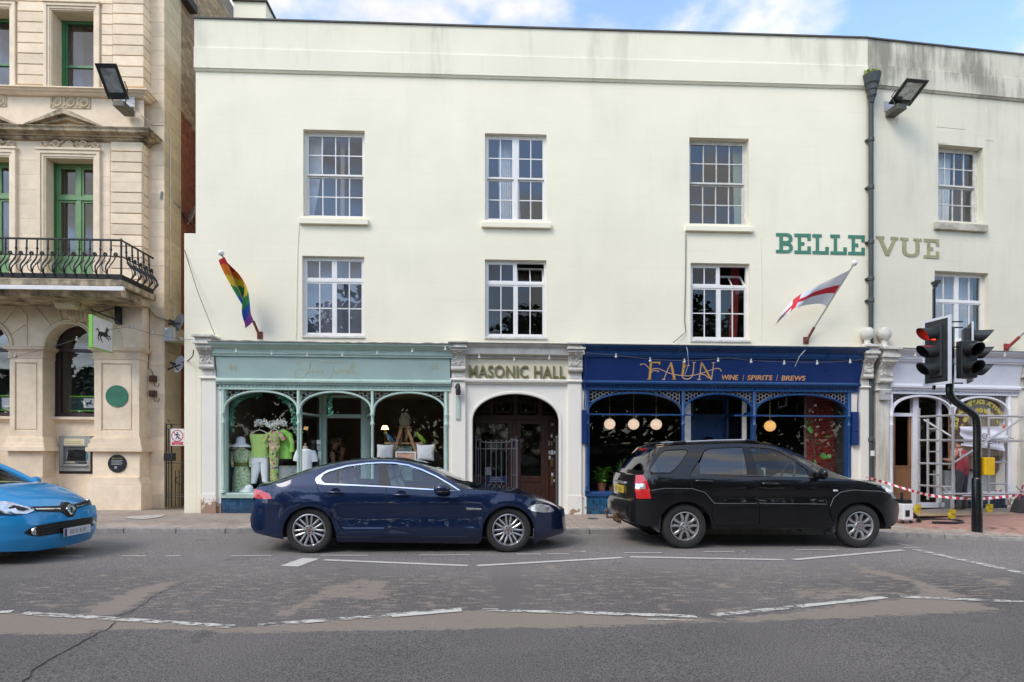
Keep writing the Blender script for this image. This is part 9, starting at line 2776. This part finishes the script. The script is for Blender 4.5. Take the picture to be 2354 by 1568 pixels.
q=M(FAC);garment(q,[(632,690,810),(660,655,850),(760,668,820),(860,680,800),(930,678,800),(1100,690,795),(1290,692,805)],L1,w3,.07,fold=.08);q.tube([L1(680,660,w3),L1(640,740,w3),L1(625,770,w3)],[.06,.065,.06],10);q.tube([L1(820,660,w3),L1(862,720,w3),L1(885,750,w3)],[.06,.065,.06],10);q.build("dress_body",m_flor2,of,smooth=60)
hanger(of,745,598,.12,w3)
of=thing("hanging_shirt","lime green loose shirt hanging at the end of the window row","shirt",FAC(*L1(885,1010,wq)[:2],L1(885,1010,wq)[2]))
q=M(FAC);garment(q,[(612,830,900),(640,800,945),(700,790,972),(850,788,985),(1000,785,972)],L1,wq-.05,.07,fold=.08,nf=11);q.tube([L1(950,660,wq),L1(975,780,wq),L1(980,910,wq)],[.05,.055,.055],10);q.build("shirt_body",m_lime,of,smooth=60)
hanger(of,860,602,.14,wq-.05)
fl_=thing("flower_spray","cloud of small white flowers hanging above the clothes","flowers",FAC(*L1(690,590,wq)))
q=M(FAC);rnd=random.Random(11)
for i in range(420):
 t=rnd.random();x=lerp(478,910,t);yc=535-18*math.sin(t*9);p=L1(x,yc+rnd.gauss(0,20),wq+rnd.gauss(0,.05))
 q.ball(p,rnd.uniform(.012,.024),5)
q.build("blossom",mat("white_blossom",(.85,.86,.80),.9,var=.2),fl_,kind="stuff")
q=M(FAC);q.tube([L1(478,545),L1(690,550),L1(912,540)],.02,6);q.build("branch",mat("twig",(.12,.14,.07),.9),fl_)
wb2=-.35
of=thing("bust_form","cream bust form in a short sleeved white shirt","bust",FAC(*L1(1160,1250,wb2)[:2],zf_))
q=M(FAC);garment(q,[(868,1125,1200),(890,1070,1260),(950,1060,1270),(1050,1085,1245),(1180,1085,1240)],L1,wb2,.11,fold=.04);q.tube([L1(1075,900,wb2),L1(1050,970,wb2),L1(1036,1030,wb2)],[.07,.075,.07],10);q.tube([L1(1250,900,wb2),L1(1275,970,wb2),L1(1285,1040,wb2)],[.07,.075,.07],10);q.build("shirt",m_wcot,of,smooth=60)
q=M(FAC);a=L1(1158,885,wb2);q.lathe((a[0],wb2,a[2]),[(.055,-.05),(.055,.07),(.045,.09),(.012,.10),(.02,.13),(.012,.16),(0,.165)],n=16);q.tube([(a[0],wb2,zf_),(a[0],wb2,a[2]-.5)],.02,8);q.build("neck",MATS["mannequin_cream"],of,smooth=50)
q=M(FAC);a,b=L1(805,1095,-.7),L1(1120,1095,-.7);q.box(a[0],b[0],-1.1,-.7,zf_,a[2]);tag(q.build("display_plinth",speck("pale_speckle",(.62,.64,.66),[(.5,.52,.5),(.7,.7,.72)],30),base=FAC(a[0],-.9,zf_),bevel=.01),"pale speckled display plinth behind the hanging clothes","plinth")
ht=thing("sun_hat","white sun hat lying on the window floor by the mannequin's skirt","hat",FAC(*L1(400,1450,-.3)))
q=M(FAC);c=L1(400,1420,-.3);q.lathe((c[0],-.3,c[2]),[(.20,-.05),(.17,-.02),(.10,.02),(.09,.08),(.05,.12),(0,.125)],ax=(.3,.4,1),n=24);q.build("hat_body",m_wcot,ht,smooth=60)
q=M(FAC);a,b=L1(205,680,-1.6),L1(560,680,-1.6);q.box(a[0],b[0],-1.95,-1.6,a[2]-.04,a[2]);q.box(a[0],a[0]+.04,-1.95,-1.6,zf_,a[2]-.04);q.box(b[0]-.04,b[0],-1.95,-1.6,zf_,a[2]-.04);tag(q.build("shelf_unit",m_oldwhite,base=FAC(a[0],-1.8,zf_)),"white shelf unit behind the mannequin in the green shop","shelf")
sb2=thing("ornament_bust","brown carved head ornament on the white shelf unit","ornament",FAC(*L1(390,668,-1.75)))
q=M(FAC);c=L1(390,560,-1.75);loft(q,[(c[0],.02,.02,c[2]+.17),(c[0],.10,.1,c[2]+.12),(c[0],.13,.12,c[2]),(c[0],.10,.1,c[2]-.12),(c[0]+.03,.14,.1,c[2]-.2)],-1.75,fold=.06);q.build("head",mat("brown_glaze",(.12,.035,.02),.4,var=.3),sb2,smooth=60)
q=M(FAC);c=L1(270,600,-1.75);q.box(c[0]-.07,c[0]+.07,-1.8,-1.75,c[2]-.15,c[2]+.13);tag(q.build("picture_frame",mat("pine_wood",(.35,.2,.08),.5),base=FAC(*c),bevel=.01),"small pine picture frame standing on the white shelf unit","picture frame")
m_ivy=mat("ivy_leaf_teal",(.06,.25,.16),.6,var=.35,vscale=20)
def ivy(label,path,n,w):
 o=M(FAC);rnd=random.Random(len(path)*7+n)
 for i in range(n):
  t=rnd.random()*(len(path)-1);k=min(len(path)-2,int(t));f=t-k
  x,y=lerp(path[k][0],path[k+1][0],f)+rnd.gauss(0,16),lerp(path[k][1],path[k+1][1],f)+rnd.gauss(0,20)
  c=Vector(L1(x,y,w+rnd.uniform(-.06,.05)));s=rnd.uniform(.016,.034);an=rnd.uniform(0,6.28);d1_=Vector((math.cos(an),rnd.uniform(-.6,.6),math.sin(an)))*s;d2_=Vector((-math.sin(an),rnd.uniform(-.6,.6),math.cos(an)))*s*.7
  o.poly([tuple(c-d1_),tuple(c+d2_),tuple(c+d1_*1.2),tuple(c-d2_)])
 root=thing("ivy_garland",label,"garland",FAC(*L1(*path[0],w)))
 o.build("leaves",m_ivy,root,kind="stuff",fix=False)
 q=M(FAC);q.tube([L1(*p,w)for p in path],.006,5);q.build("stem",MATS["twig"],root)
ivy("artificial ivy garland round the first arch of the green shop",[(185,640),(170,480),(180,330),(230,230),(330,170),(450,140),(560,125)],330,-.14)
ivy("artificial ivy garland hanging down the second column of the green shop",[(800,150),(900,210),(990,330),(1010,480),(1040,620),(1100,700)],260,-.14)
ivy("artificial ivy at the far jamb of the green shop window",[(1478,100),(1488,200),(1490,330),(1486,420)],90,-.14)
m_pine=mat("pine_trestle",(.34,.19,.09),.6,var=.2,stretch=(3,3,10))
we=-.55
es=thing("wooden_trestle","brown wooden trestle easel with a plank shelf in the shop window","trestle",FAC(*L2(1040,1300,we)[:2],zf_))
for(a,b)in(((985,700),(780,1400)),((1070,700),(1320,1400))):
 p0,p1=L2(*a,we),L2(*b,we);q=M(FAC);d_=.035;q.prism([(p0[0]-d_,p0[2]),(p0[0]+d_,p0[2]),(p1[0]+d_,p1[2]),(p1[0]-d_,p1[2])],we-.03,we+.02);q.build("leg",m_pine,es,bevel=.004)
p0,p1=L2(1040,740,we-.3),L2(1030,1400,we-.5)
for s in(-.12,.14):
 q=M(FAC);q.tube([(p0[0]+s*.3,we-.05,p0[2]),(p1[0]+s,we-.5,p1[2])],.03,4);q.build("leg",m_pine,es)
a,b=L2(950,688,we),L2(1130,715,we);q=M(FAC);q.box(a[0],b[0],we-.12,we+.05,b[2],a[2]);q.build("top_block",m_pine,es,bevel=.006)
a,b=L2(708,955,we-.1),L2(1345,985,we-.1);q=M(FAC);q.box(a[0],b[0],we-.3,we-.06,b[2],a[2]);q.build("shelf_board",mat("light_pine",(.42,.25,.11),.6,var=.2),es,bevel=.004)
bk=thing("wicker_basket","round wicker lantern basket on top of the wooden trestle","basket",FAC(*L2(1040,686,we)))
q=M(FAC);c=L2(1040,684,we);r_=(L2(1130,600,we)[0]-L2(945,600,we)[0])/2;h_=L2(1040,485,we)[2]-c[2]
for i in range(26):
 t=2*PI*i/26;q.tube([(c[0]+r_*rr*math.cos(t),we+r_*rr*math.sin(t),c[2]+h_*hh)for rr,hh in((.7,0),(.95,.2),(1,.4),(.9,.65),(.68,.88),(.6,1))],.006,4)
for hh,rr in[(k/16,interp([(0,.7),(.2,.95),(.4,1),(.65,.9),(.88,.68),(1,.6)],k/16))for k in range(17)]:
 q.tube([(c[0]+r_*rr*math.cos(t),we+r_*rr*math.sin(t),c[2]+h_*hh)for t in[2*PI*i/24 for i in range(24)]],.0065,4,closed=True)
q.build("weave",mat("wicker",(.26,.20,.12),.8,var=.2),bk,kind="stuff")
def cushion(label,x0,y0,x1,y1,w,lean):
 a,b=L2(x0,y0,w),L2(x1,y1,w);q=M(FAC);uc,zc,hu,hz=(a[0]+b[0])/2,(a[2]+b[2])/2,(b[0]-a[0])/2,(a[2]-b[2])/2
 for s in(-1,1):
  def f(i,j):
   x,y=i*2-1,j*2-1;k=(1-x*x)*(1-y*y);e=1-.07*(1-abs(x)**2)*0
   return(uc+hu*x*(1-.08*(1-y*y)),w+s*.085*max(0,k)**.45-lean*y,zc+hz*y*(1-.08*(1-x*x)))
  q.grid(f,14,14)
 r_=thing("cushion",label,"cushion",FAC(uc,w,b[2]));q.build("cover",mat("pale_linen",(.58,.59,.62),.9,var=.06,bump=.2),r_,smooth=70)
cushion("pale linen cushion left of the wooden trestle",575,985,855,1260,-.4,.04);cushion("pale linen cushion right of the wooden trestle",1222,985,1520,1255,-.4,.05)
fp_=thing("framed_print","white framed pink print leaning under the trestle","picture",FAC(*L2(1050,1300,-.32)))
a,b=L2(885,1103,-.32),L2(1218,1330,-.32);q=M(FAC);t_=.03
for(u0,u1,z0,z1)in((a[0],a[0]+t_,b[2],a[2]),(b[0]-t_,b[0],b[2],a[2]),(a[0]+t_,b[0]-t_,a[2]-t_,a[2]),(a[0]+t_,b[0]-t_,b[2],b[2]+t_)):q.box(u0,u1,-.34,-.31,z0,z1)
q.build("frame",m_wpl,fp_);q=M(FAC);q.box(a[0]+t_,b[0]-t_,-.335,-.325,b[2]+t_,a[2]-t_);q.build("print",mat("pink_print",(.58,.33,.24),.6,var=.35,vscale=6),fp_)
q=M(FAC);a,b=L2(880,1000,-.75),L2(1160,1100,-.75);q.box(a[0],b[0],-1.0,-.75,zf_,a[2]);tag(q.build("display_box",speck("sage_pattern",(.3,.42,.36),[(.5,.6,.52),(.2,.3,.25)],40),base=FAC(a[0],-.9,zf_),bevel=.01),"sage patterned display box behind the trestle","box")
def bird(label,x,y,m1,m2,s):
 c=L2(x,y,-.62);r_=thing("bird_ornament",label,"ornament",FAC(c[0],-.62,L2(x,950,-.62)[2]));q=M(FAC)
 q.tube([(c[0]-s*.09,-.62,c[2]+.10),(c[0]-s*.05,-.62,c[2]+.06),(c[0],-.62,c[2]),(c[0]+s*.07,-.62,c[2]-.07),(c[0]+s*.12,-.62,c[2]-.11)],[.02,.04,.055,.04,.012],10);q.build("body",m1,r_,smooth=60)
 q=M(FAC);q.ball((c[0]-s*.085,-.62,c[2]+.115),.032,10);q.tube([(c[0]-s*.11,-.62,c[2]+.115),(c[0]-s*.15,-.62,c[2]+.10)],[.012,.003],6);q.tube([(c[0]+.01,-.62,c[2]-.05),(c[0],-.62,c[2]-.13)],.006,5);q.build("head",m2,r_,smooth=60)
bird("blue bird ornament on the trestle shelf",790,880,mat("bird_blue",(.04,.14,.25),.5),mat("bird_yellow",(.5,.4,.1),.5),1)
bird("green bird ornament on the trestle shelf",1300,880,mat("bird_green",(.22,.38,.03),.5),mat("bird_lime",(.35,.5,.05),.5),1)
tl_=thing("table_lamp","small lit table lamp deep inside the green shop","lamp",FAC(*L2(712,800,-2.5)))
c=L2(712,725,-2.5);q=M(FAC);q.lathe((c[0],-2.5,c[2]),[(.10,-.03),(.06,.07),(0,.075)],n=20);q.build("lamp_shade",glow("warm_lamp_glow",(1,.62,.25),1.6),tl_,smooth=50);q=M(FAC);q.tube([(c[0],-2.5,c[2]-.4),(c[0],-2.5,c[2]+.02)],.012,8);q.build("stem",m_brass,tl_)
# navy shop: lamps, plants, tiled wall
Fp=lambda x,y,w:(lambda p:(p[0],w,p[1]))(FAC.px(*zF(x,y),w))
for k,(x,y,mm)in enumerate(((302,723,0),(487,725,0),(662,726,0),(1542,738,1))):
 w=-.75;c=Fp(x,y,w);r_=Fp(x+43,y,w)[0]-c[0]
 lab=("globe pendant lamp nearest the hall portal","globe pendant lamp, middle of the three in the navy shop","globe pendant lamp beside the navy shop doorway","amber globe pendant lamp before the red tiled wall")[k]
 pd=thing("pendant_lamp",lab,"lamp",FAC(c[0],w,c[2]),"globe pendant lamps in the navy shop")
 q=M(FAC);q.ball(c,r_,24,sq=(1,1,.96));q.build("globe",glow("globe_warm",(.92,.66,.48),.26)if not mm else glow("globe_amber",(.95,.50,.16),.28),pd,smooth=70)
 q=M(FAC);q.tube([(c[0],w,c[2]+r_),(c[0],w,FS['zd']+.14)],.013,8);q.lathe((c[0],w,c[2]+r_*.9),[(.05,0),(.045,.03),(.015,.05)],n=12);q.build("drop_rod",m_brass,pd,smooth=40)
m_terra=mat("terracotta",(.36,.135,.065),.8,var=.15)
m_leaf=mat("plant_leaf",(.13,.38,.045),.5,var=.3,vscale=9,rnd=.25);m_leafd=mat("plant_leaf_dark",(.05,.18,.05),.5,var=.3,vscale=9)
def leaf(q,c,d,L_,W_,up,mi=0):
 d=Vector(d).normalized();s=d.cross(Vector(up));s=s.normalized()if s.length>1e-3 else Vector((1,0,0));n=s.cross(d).normalized();c=Vector(c)
 rows=[(0,.12),(.18,.75),(.42,1.0),(.7,.7),(.9,.3),(1,.02)]
 ids=[]
 for t,ww in rows:
  p=c+d*L_*t-n*.22*L_*t*t
  ids.append((q.P(tuple(p-s*W_*ww+n*W_*.18*ww)),q.P(tuple(p)),q.P(tuple(p+s*W_*ww+n*W_*.18*ww))))
 for a,b in zip(ids,ids[1:]):
  q.face((a[0],a[1],b[1],b[0]),mi);q.face((a[1],a[2],b[2],b[1]),mi)
def pot_plant(label,px,py0,py1,hw,nleaf,ml,LW,w=-.35,pot_r=.1,potpx=None,seed=1,tall=0):
 base=Fp(px,1250,w);zt=FS['zs']+.0
 r_=thing("potted_plant",label,"plant",FAC(base[0],w,zt))
 q=M(FAC);q.lathe((base[0],w,zt),[(0,.005),(pot_r*.72,.005),(pot_r*.95,pot_r*1.5),(pot_r*1.08,pot_r*1.5),(pot_r*1.08,pot_r*1.8),(pot_r*.95,pot_r*1.8),(pot_r*.9,pot_r*1.6),(0,pot_r*1.6)],n=20);q.build("pot",m_terra,r_,smooth=40)
 rnd=random.Random(seed);zc0=zt+pot_r*1.7;zc1=Fp(px,py0,w)[2]
 st=M(FAC)
 for i in range(nleaf):
  an=rnd.uniform(0,2*PI);rr=hw*math.sqrt(rnd.random())*.75;zz=lerp(zc0+.02,zc1-.04,rnd.random()**.8)
  c=Vector((base[0]+rr*math.cos(an),w+rr*.6*math.sin(an),zz))
  st.tube([(base[0],w,zc0-.02),tuple((Vector((base[0],w,zc0))+c)/2+Vector((0,0,.04))),tuple(c)],.004,4)
  q=M(FAC);leaf(q,c,(math.cos(an),.6*math.sin(an)+.3,rnd.uniform(-.1,.7)),LW[0]*rnd.uniform(.7,1.2),LW[1]*rnd.uniform(.7,1.2),(0,-.3,1));q.build("leaf",ml,r_,smooth=60,fix=False)
 st.build("stems",MATS["moss_green"],r_,kind="stuff")
pot_plant("bushy bright green plant in a terracotta pot in the navy shop window",240,1045,1210,.22,44,m_leaf,(.13,.055),pot_r=.10,seed=4)
pot_plant("tall dark green plant in a terracotta pot beside the bushy one",400,975,1190,.15,46,m_leafd,(.09,.03),pot_r=.11,seed=9)
pot_plant("tiny plant in a small red pot between the two larger plants",312,1195,1215,.05,6,m_leafd,(.05,.02),pot_r=.05,seed=2)
wt=-.62
t0,t1=Fp(1822,700,wt)[0],FS['cols'][3]+.04
tz0,tz1=zf_,FS['zd']+.1
q=M(FAC);q.box(t0,t1,wt-.1,wt,tz0,tz1);tw=q.build("tiled_wall",mat("pale_joint",(.32,.24,.22),.9),base=FAC(t0,wt,tz0));tag(tw,"oxblood red tiled wall inside the navy shop window","tiled wall")
m_ox=mat("oxblood_tile",(.22,.035,.028),.2,var=.25,vscale=14,rnd=.3,coat=.4)
pw_,ph_=.082,.078
bt=M(FAC);j=0;zz=tz0;nt_=0
while zz<tz1-.01:
 u=t0
 while u<t1-.02:
  e=min(u+pw_,t1)
  vis=zz>1.15
  qq=M(FAC)if vis and nt_<295 else bt
  qq.box(u+.0025,e-.0025,wt,wt+.008,zz+.0025,min(zz+ph_,tz1)-.0025)
  if qq is not bt:qq.build("tile",m_ox,tw,fix=False);nt_+=1
  u+=pw_
 zz+=ph_
bt.build("lower_tiles",m_ox,tw,kind="stuff",fix=False)
tp_=thing("trailing_plant","trailing large leaved plant hanging before the red tiled wall","plant",FAC(*Fp(1900,1000,-.7)))
rnd=random.Random(21)
for(x,y,L_,W_,d_)in((1930,955,.17,.075,(.5,.3,-.4)),(1985,960,.12,.06,(.3,.5,-.6)),(1895,1000,.13,.05,(-.3,.4,-.8)),(1960,820,.16,.03,(1,.2,.1)),(1890,875,.14,.025,(1,.3,.05)),(1855,740,.2,.08,(-.2,.3,-.9)),(1830,700,.16,.07,(-.5,.3,-.7)),(1870,1040,.12,.05,(.2,.5,-.6)),(1840,960,.12,.05,(-.6,.4,-.2))):
 q=M(FAC);leaf(q,Fp(x,y,-.45),d_,L_,W_,(0,-1,.6));q.build("leaf",mat("trail_leaf",(.09,.30,.06),.45,var=.3,rnd=.3),tp_,smooth=60,fix=False)
q=M(FAC);q.tube([Fp(1840,600,-.47),Fp(1850,760,-.47),Fp(1880,900,-.47),Fp(1900,1060,-.47)],.007,6);q.build("stem",MATS["twig"],tp_)
# people
def person(label,base,bones,hair=None,face=0.0,group=None,hair_m=None,skin_c=(.42,.24,.17)):
 root=thing("person",label,"person",base)
 verts,edges,rad,mats_,segs=[],[],[],[],[]
 key={}
 def vid(p):
  k=(round(p[0],4),round(p[1],4),round(p[2],4))
  if k not in key:
   key[k]=len(verts);verts.append(Vector(FACX(*p[:3]))-Vector(base));rad.append(p[3])
  return key[k]
 FACX=bones['fr']
 for ch in bones['chains']:
  for a,b in zip(ch,ch[1:]):
   i,j=vid(a),vid(b);edges.append((i,j));segs.append((i,j,b[4]))
 me=bpy.data.meshes.new("person_cage");me.from_pydata([tuple(v)for v in verts],edges,[])
 o=bpy.data.objects.new("person_cage",me);col.objects.link(o)
 md=o.modifiers.new("s",'SKIN');
 for i,sv in enumerate(me.skin_vertices[0].data):
  sv.radius=(rad[i],rad[i]);sv.use_root=(i==0)
 sd=o.modifiers.new("d",'SUBSURF');sd.levels=2;sd.render_levels=2
 dg=bpy.context.evaluated_depsgraph_get()
 bm_=bpy.data.meshes.new_from_object(o.evaluated_get(dg))
 bpy.data.objects.remove(o)
 body=bpy.data.objects.new("body",bm_);col.objects.link(body);body.parent=root
 for m in bones['mats']:bm_.materials.append(m)
 for p in bm_.polygons:
  c=p.center;best=None
  for i,j,mi in segs:
   a,b=verts[i],verts[j];d=b-a;t=max(0,min(1,(c-a).dot(d)/(d.length_squared+1e-9)));dd=(c-a-d*t).length-lerp(rad[i],rad[j],t)
   if best is None or dd<best[0]:best=(dd,mi)
  p.material_index=best[1];p.use_smooth=True
 return root
def man(fr,u,w,zg,h,lean,arms,heading,mats,label,stance=.11,hairm=None,head_dir=(0,-1),face=True,hands=True):
 f=Vector(heading).normalized();s=Vector((f.y,-f.x))
 def P_(sd,fw,z,r,m):return(u+s.x*sd+f.x*fw,w+s.y*sd+f.y*fw,zg+z*h,r*h,m)
 pel=P_(0,0,.53,.085,1);sp=P_(0,lean*.3,.62,.08,0);ch=P_(0,lean*.7,.74,.095,0);nk=P_(0,lean,.83,.04,2);hd0=P_(0,lean+.02,.87,.042,2);hd1=P_(0,lean+.03,.915,.058,2);hd2=P_(0,lean+.03,.955,.050,2)
 chains=[[pel,sp,ch,nk,hd0,hd1,hd2]]
 for k,sg in enumerate((-1,1)):
  hp=P_(sg*.055,0,.50,.058,1);kn=P_(sg*stance*.8,.03,.28,.042,1);an=P_(sg*stance,0,.06,.030,1);ht=P_(sg*stance,-.03,.02,.026,3);toe=P_(sg*(stance+.01),.13,.015,.022,3)
  chains.append([pel,hp,kn,an,ht]);chains.append([an,toe])
  sh=P_(sg*.115,lean*.8,.795,.046,0);e,wr=arms[k]
  el=P_(sg*e[0],e[1],e[2],.032,0 if e[2]>.68 or len(arms[k])>2 else 2);wv=P_(sg*wr[0],wr[1],wr[2],.021,2)
  chains.append([ch,sh,el,wv])
  if hands:
   d=Vector((wv[0]-el[0],wv[1]-el[1],wv[2]-el[2])).normalized()
   pm=(wv[0]+d.x*.05,wv[1]+d.y*.05,wv[2]+d.z*.05,.024,2);chains.append([wv,pm])
   sx=d.cross(Vector((0,0,1)));sx=sx.normalized()if sx.length>.1 else Vector((1,0,0))
   for i in range(4):
    o_=(i-1.5)*.018;ln=(.065,.078,.074,.058)[i]
    a_=(pm[0]+sx.x*o_+d.x*.03,pm[1]+sx.y*o_+d.y*.03,pm[2]+sx.z*o_+d.z*.03,.009,2)
    b_=(a_[0]+d.x*ln*.6,a_[1]+d.y*ln*.6,a_[2]+d.z*ln*.6-.008,.008,2);c_=(b_[0]+d.x*ln*.4,b_[1]+d.y*ln*.4,b_[2]+d.z*ln*.4-.02,.007,2)
    chains.append([pm,a_,b_,c_])
   a_=(pm[0]+sx.x*.04,pm[1]+sx.y*.04,pm[2]+sx.z*.04-.005,.010,2);b_=(a_[0]+d.x*.03+sx.x*.012,a_[1]+d.y*.03+sx.y*.012,a_[2]+d.z*.03-.01,.008,2);chains.append([wv,a_,b_])
 base=fr(u,w,zg)
 r=person(label,base,dict(fr=fr,chains=chains,mats=mats))
 hc=Vector(hd1[:3])+Vector((0,0,.022*h));hf=Vector((head_dir[0],head_dir[1],0)).normalized();hs_=Vector((hf.y,-hf.x,0))
 q=M(fr);R_=.068*h
 def hp_(t,p):
  d=Vector((math.sin(t)*math.cos(p),math.sin(t)*math.sin(p),math.cos(t)))
  v=hs_*d.x+hf*(d.y*1.12)+Vector((0,0,d.z*1.16));return tuple(hc+v*R_-hf*.012)
 q.grid(lambda a,b:hp_(a*lerp(1.25,2.15,(1-math.sin(b*2*PI))/2),b*2*PI),8,20);q.build("hair",hairm,r,smooth=70)
 q=M(fr)
 for sg in(-1,1):q.ball(tuple(hc+hs_*sg*R_*1.02-Vector((0,0,.03*h))),.016*h,8,sq=(.6,1,1.4))
 q.ball(tuple(hc+hf*R_*1.12-Vector((0,0,.035*h))),.011*h,8);q.build("ears_and_nose",mats[2],r,smooth=60)
 q=M(fr)
 for sg in(-1,1):q.ball(tuple(hc+hf*R_*1.0+hs_*sg*.022*h-Vector((0,0,.018*h))),.006*h,6)
 q.build("eyes",m_blk,r)
 return r
m_skin=mat("skin",(.42,.23,.16),.6,var=.06);m_hair=mat("dark_hair",(.05,.03,.02),.8,var=.3);m_boot=mat("work_boot",(.10,.075,.05),.8)
a=FAC2.px(*zR2(600,1000),.35)
wk=man(FAC2,a[0],.35,pav_z(9.8,.4)+.02,1.70,.10,(((.36,.12,.76),(.50,.30,.80)),((.30,.05,.66),(.16,.28,.68))),(-.25,-1),[mat("red_work_shirt",(.36,.05,.07),.9,var=.12),mat("grey_work_trousers",(.075,.08,.085),.9,var=.2),m_skin,m_boot],"worker in a red shirt and grey trousers facing the white shop behind the scaffold",hairm=m_hair,head_dir=(-.4,-1))
q=M(FAC2);c=FAC2.px(*zR2(575,740),.52);stroke(q,[(c[0]-.05,c[1]+.10),(c[0]+.05,c[1]+.10)],.045,.515,.002);stroke(q,[(c[0],c[1]+.1),(c[0]+.03,c[1]-.12)],.03,.515,.002);q.build("back_print",m_wpl,wk)
for k,(x,y,w,h_,ml,hr,hd_,lb)in enumerate(((1530,790,-2.1,1.60,mat("black_top",(.012,.012,.013),.9),mat("grey_brown_hair",(.10,.085,.06),.9),(1,.1),"person in a black top seen from the side inside the green shop doorway"),(1610,725,-2.6,1.72,mat("brown_patterned_top",(.09,.055,.03),.9,var=.4,vscale=20),m_hair,(-.5,.8),"person in a brown top standing deeper inside the green shop doorway"))):
 a=FAC.px(*zL1(x,y),w)
 man(FAC,a[0],w,zf_,(a[1]-zf_)/.93,.02,(((.16,.06,.64),(.12,.22,.62)),((.16,.06,.64),(.12,.22,.64))),hd_,[ml,mat("dark_trousers_%d"%k,(.03,.03,.04),.9),m_skin,m_boot],lb,hairm=hr,head_dir=hd_)
 # trees across the road (seen only in the glass and the car sides)
m_bark=mat("bark",(.07,.055,.04),.95,var=.3,bump=.8,bscale=20);m_fol=mat("street_tree_leaf",(.045,.105,.022),.55,var=.4,vscale=2.5)
def tree_meshes(seed,H_=10.5,R_=4.0,n=8500):
 rnd=random.Random(seed)
 t=M(lambda x,y,z:(x,y,z));t.tube([(0,0,-.1),(.05,.02,1.2),(-.03,.06,2.6),(.06,0,4.2),(0,.1,6.5)],[.32,.24,.2,.16,.08],12)
 tips=[]
 for i in range(9):
  a=i*2.4;z0=2.4+i*.42;L_=R_*rnd.uniform(.55,.85)
  tip=Vector((math.cos(a)*L_,math.sin(a)*L_,z0+rnd.uniform(1.4,3.2)));t.tube([(0,0,z0),tuple(tip*.5+Vector((0,0,z0*.5-.1))),tuple(tip)],[.11,.07,.03],8);tips.append(tip)
 c=M(lambda x,y,z:(x,y,z))
 cl_=[(tp,rnd.uniform(.9,1.6))for tp in tips]+[(Vector((rnd.gauss(0,1.5),rnd.gauss(0,1.5),rnd.uniform(3.6,H_-1))),rnd.uniform(.9,1.7))for _ in range(18)]
 for i in range(n):
  cc,r=cl_[rnd.randrange(len(cl_))]
  d=Vector((rnd.gauss(0,1),rnd.gauss(0,1),rnd.gauss(0,.8)));d=d/max(.6,d.length)*r*rnd.random()**.4
  p=cc+d;s=rnd.uniform(.1,.24);x=Vector((rnd.gauss(0,1),rnd.gauss(0,1),rnd.gauss(0,.6))).normalized();y=x.orthogonal().normalized()
  c.poly([tuple(p-x*s),tuple(p+y*s*.6),tuple(p+x*s),tuple(p-y*s*.6)])
 return t.mesh("trunk",m_bark,smooth=50),c.mesh("crown",m_fol,fix=False)
tm=[tree_meshes(s)for s in(1,2)]
for k,(x,y,sc_,rz)in enumerate(((-13,-8.5,.9,0),(-6.5,-10.5,1.05,1.2),(-1.5,-9.0,.8,2.2),(4.2,-8.2,.95,2.0),(9.5,-9.5,1.1,.7),(15,-11,1.0,4.0),(20,-14,1.2,1.0),(-20,-14,1.2,3.0))):
 r_=thing("street_tree","leafy tree on the far side of the road, mirrored in the shop glass","tree",WF(x,y,0),"trees across the road")
 r_.scale=(sc_,sc_,sc_);r_.rotation_euler=(0,0,rz)
 for nm,me in zip(("trunk","crown"),tm[k%2]):
  o=bpy.data.objects.new(nm,me);col.objects.link(o);o.parent=r_
rnd=random.Random(77);q=M(WF)
for i in range(15000):
 x=rnd.uniform(-48,48);hgt=6.5+2.2*noise.noise((x*.22,1,0))+1.2*noise.noise((x*.8,5,0));z=hgt*(1-rnd.random()**1.7);y=-15.5+rnd.uniform(-1.8,1.8)*(1-.5*z/hgt)
 s_=rnd.uniform(.2,.5);a_=Vector((rnd.gauss(0,1),rnd.gauss(0,.7),rnd.gauss(0,.7))).normalized();b_=a_.orthogonal().normalized();c=Vector((x,y,z))
 q.poly([tuple(c-a_*s_),tuple(c+b_*s_*.7),tuple(c+a_*s_),tuple(c-b_*s_*.7)])
o=q.build("woodland",mat("woodland_leaf",(.03,.07,.016),.6,var=.4,vscale=.8),kind="stuff",fix=False);o["label"]="belt of park trees across the road reading as one mass";o["category"]="woodland"
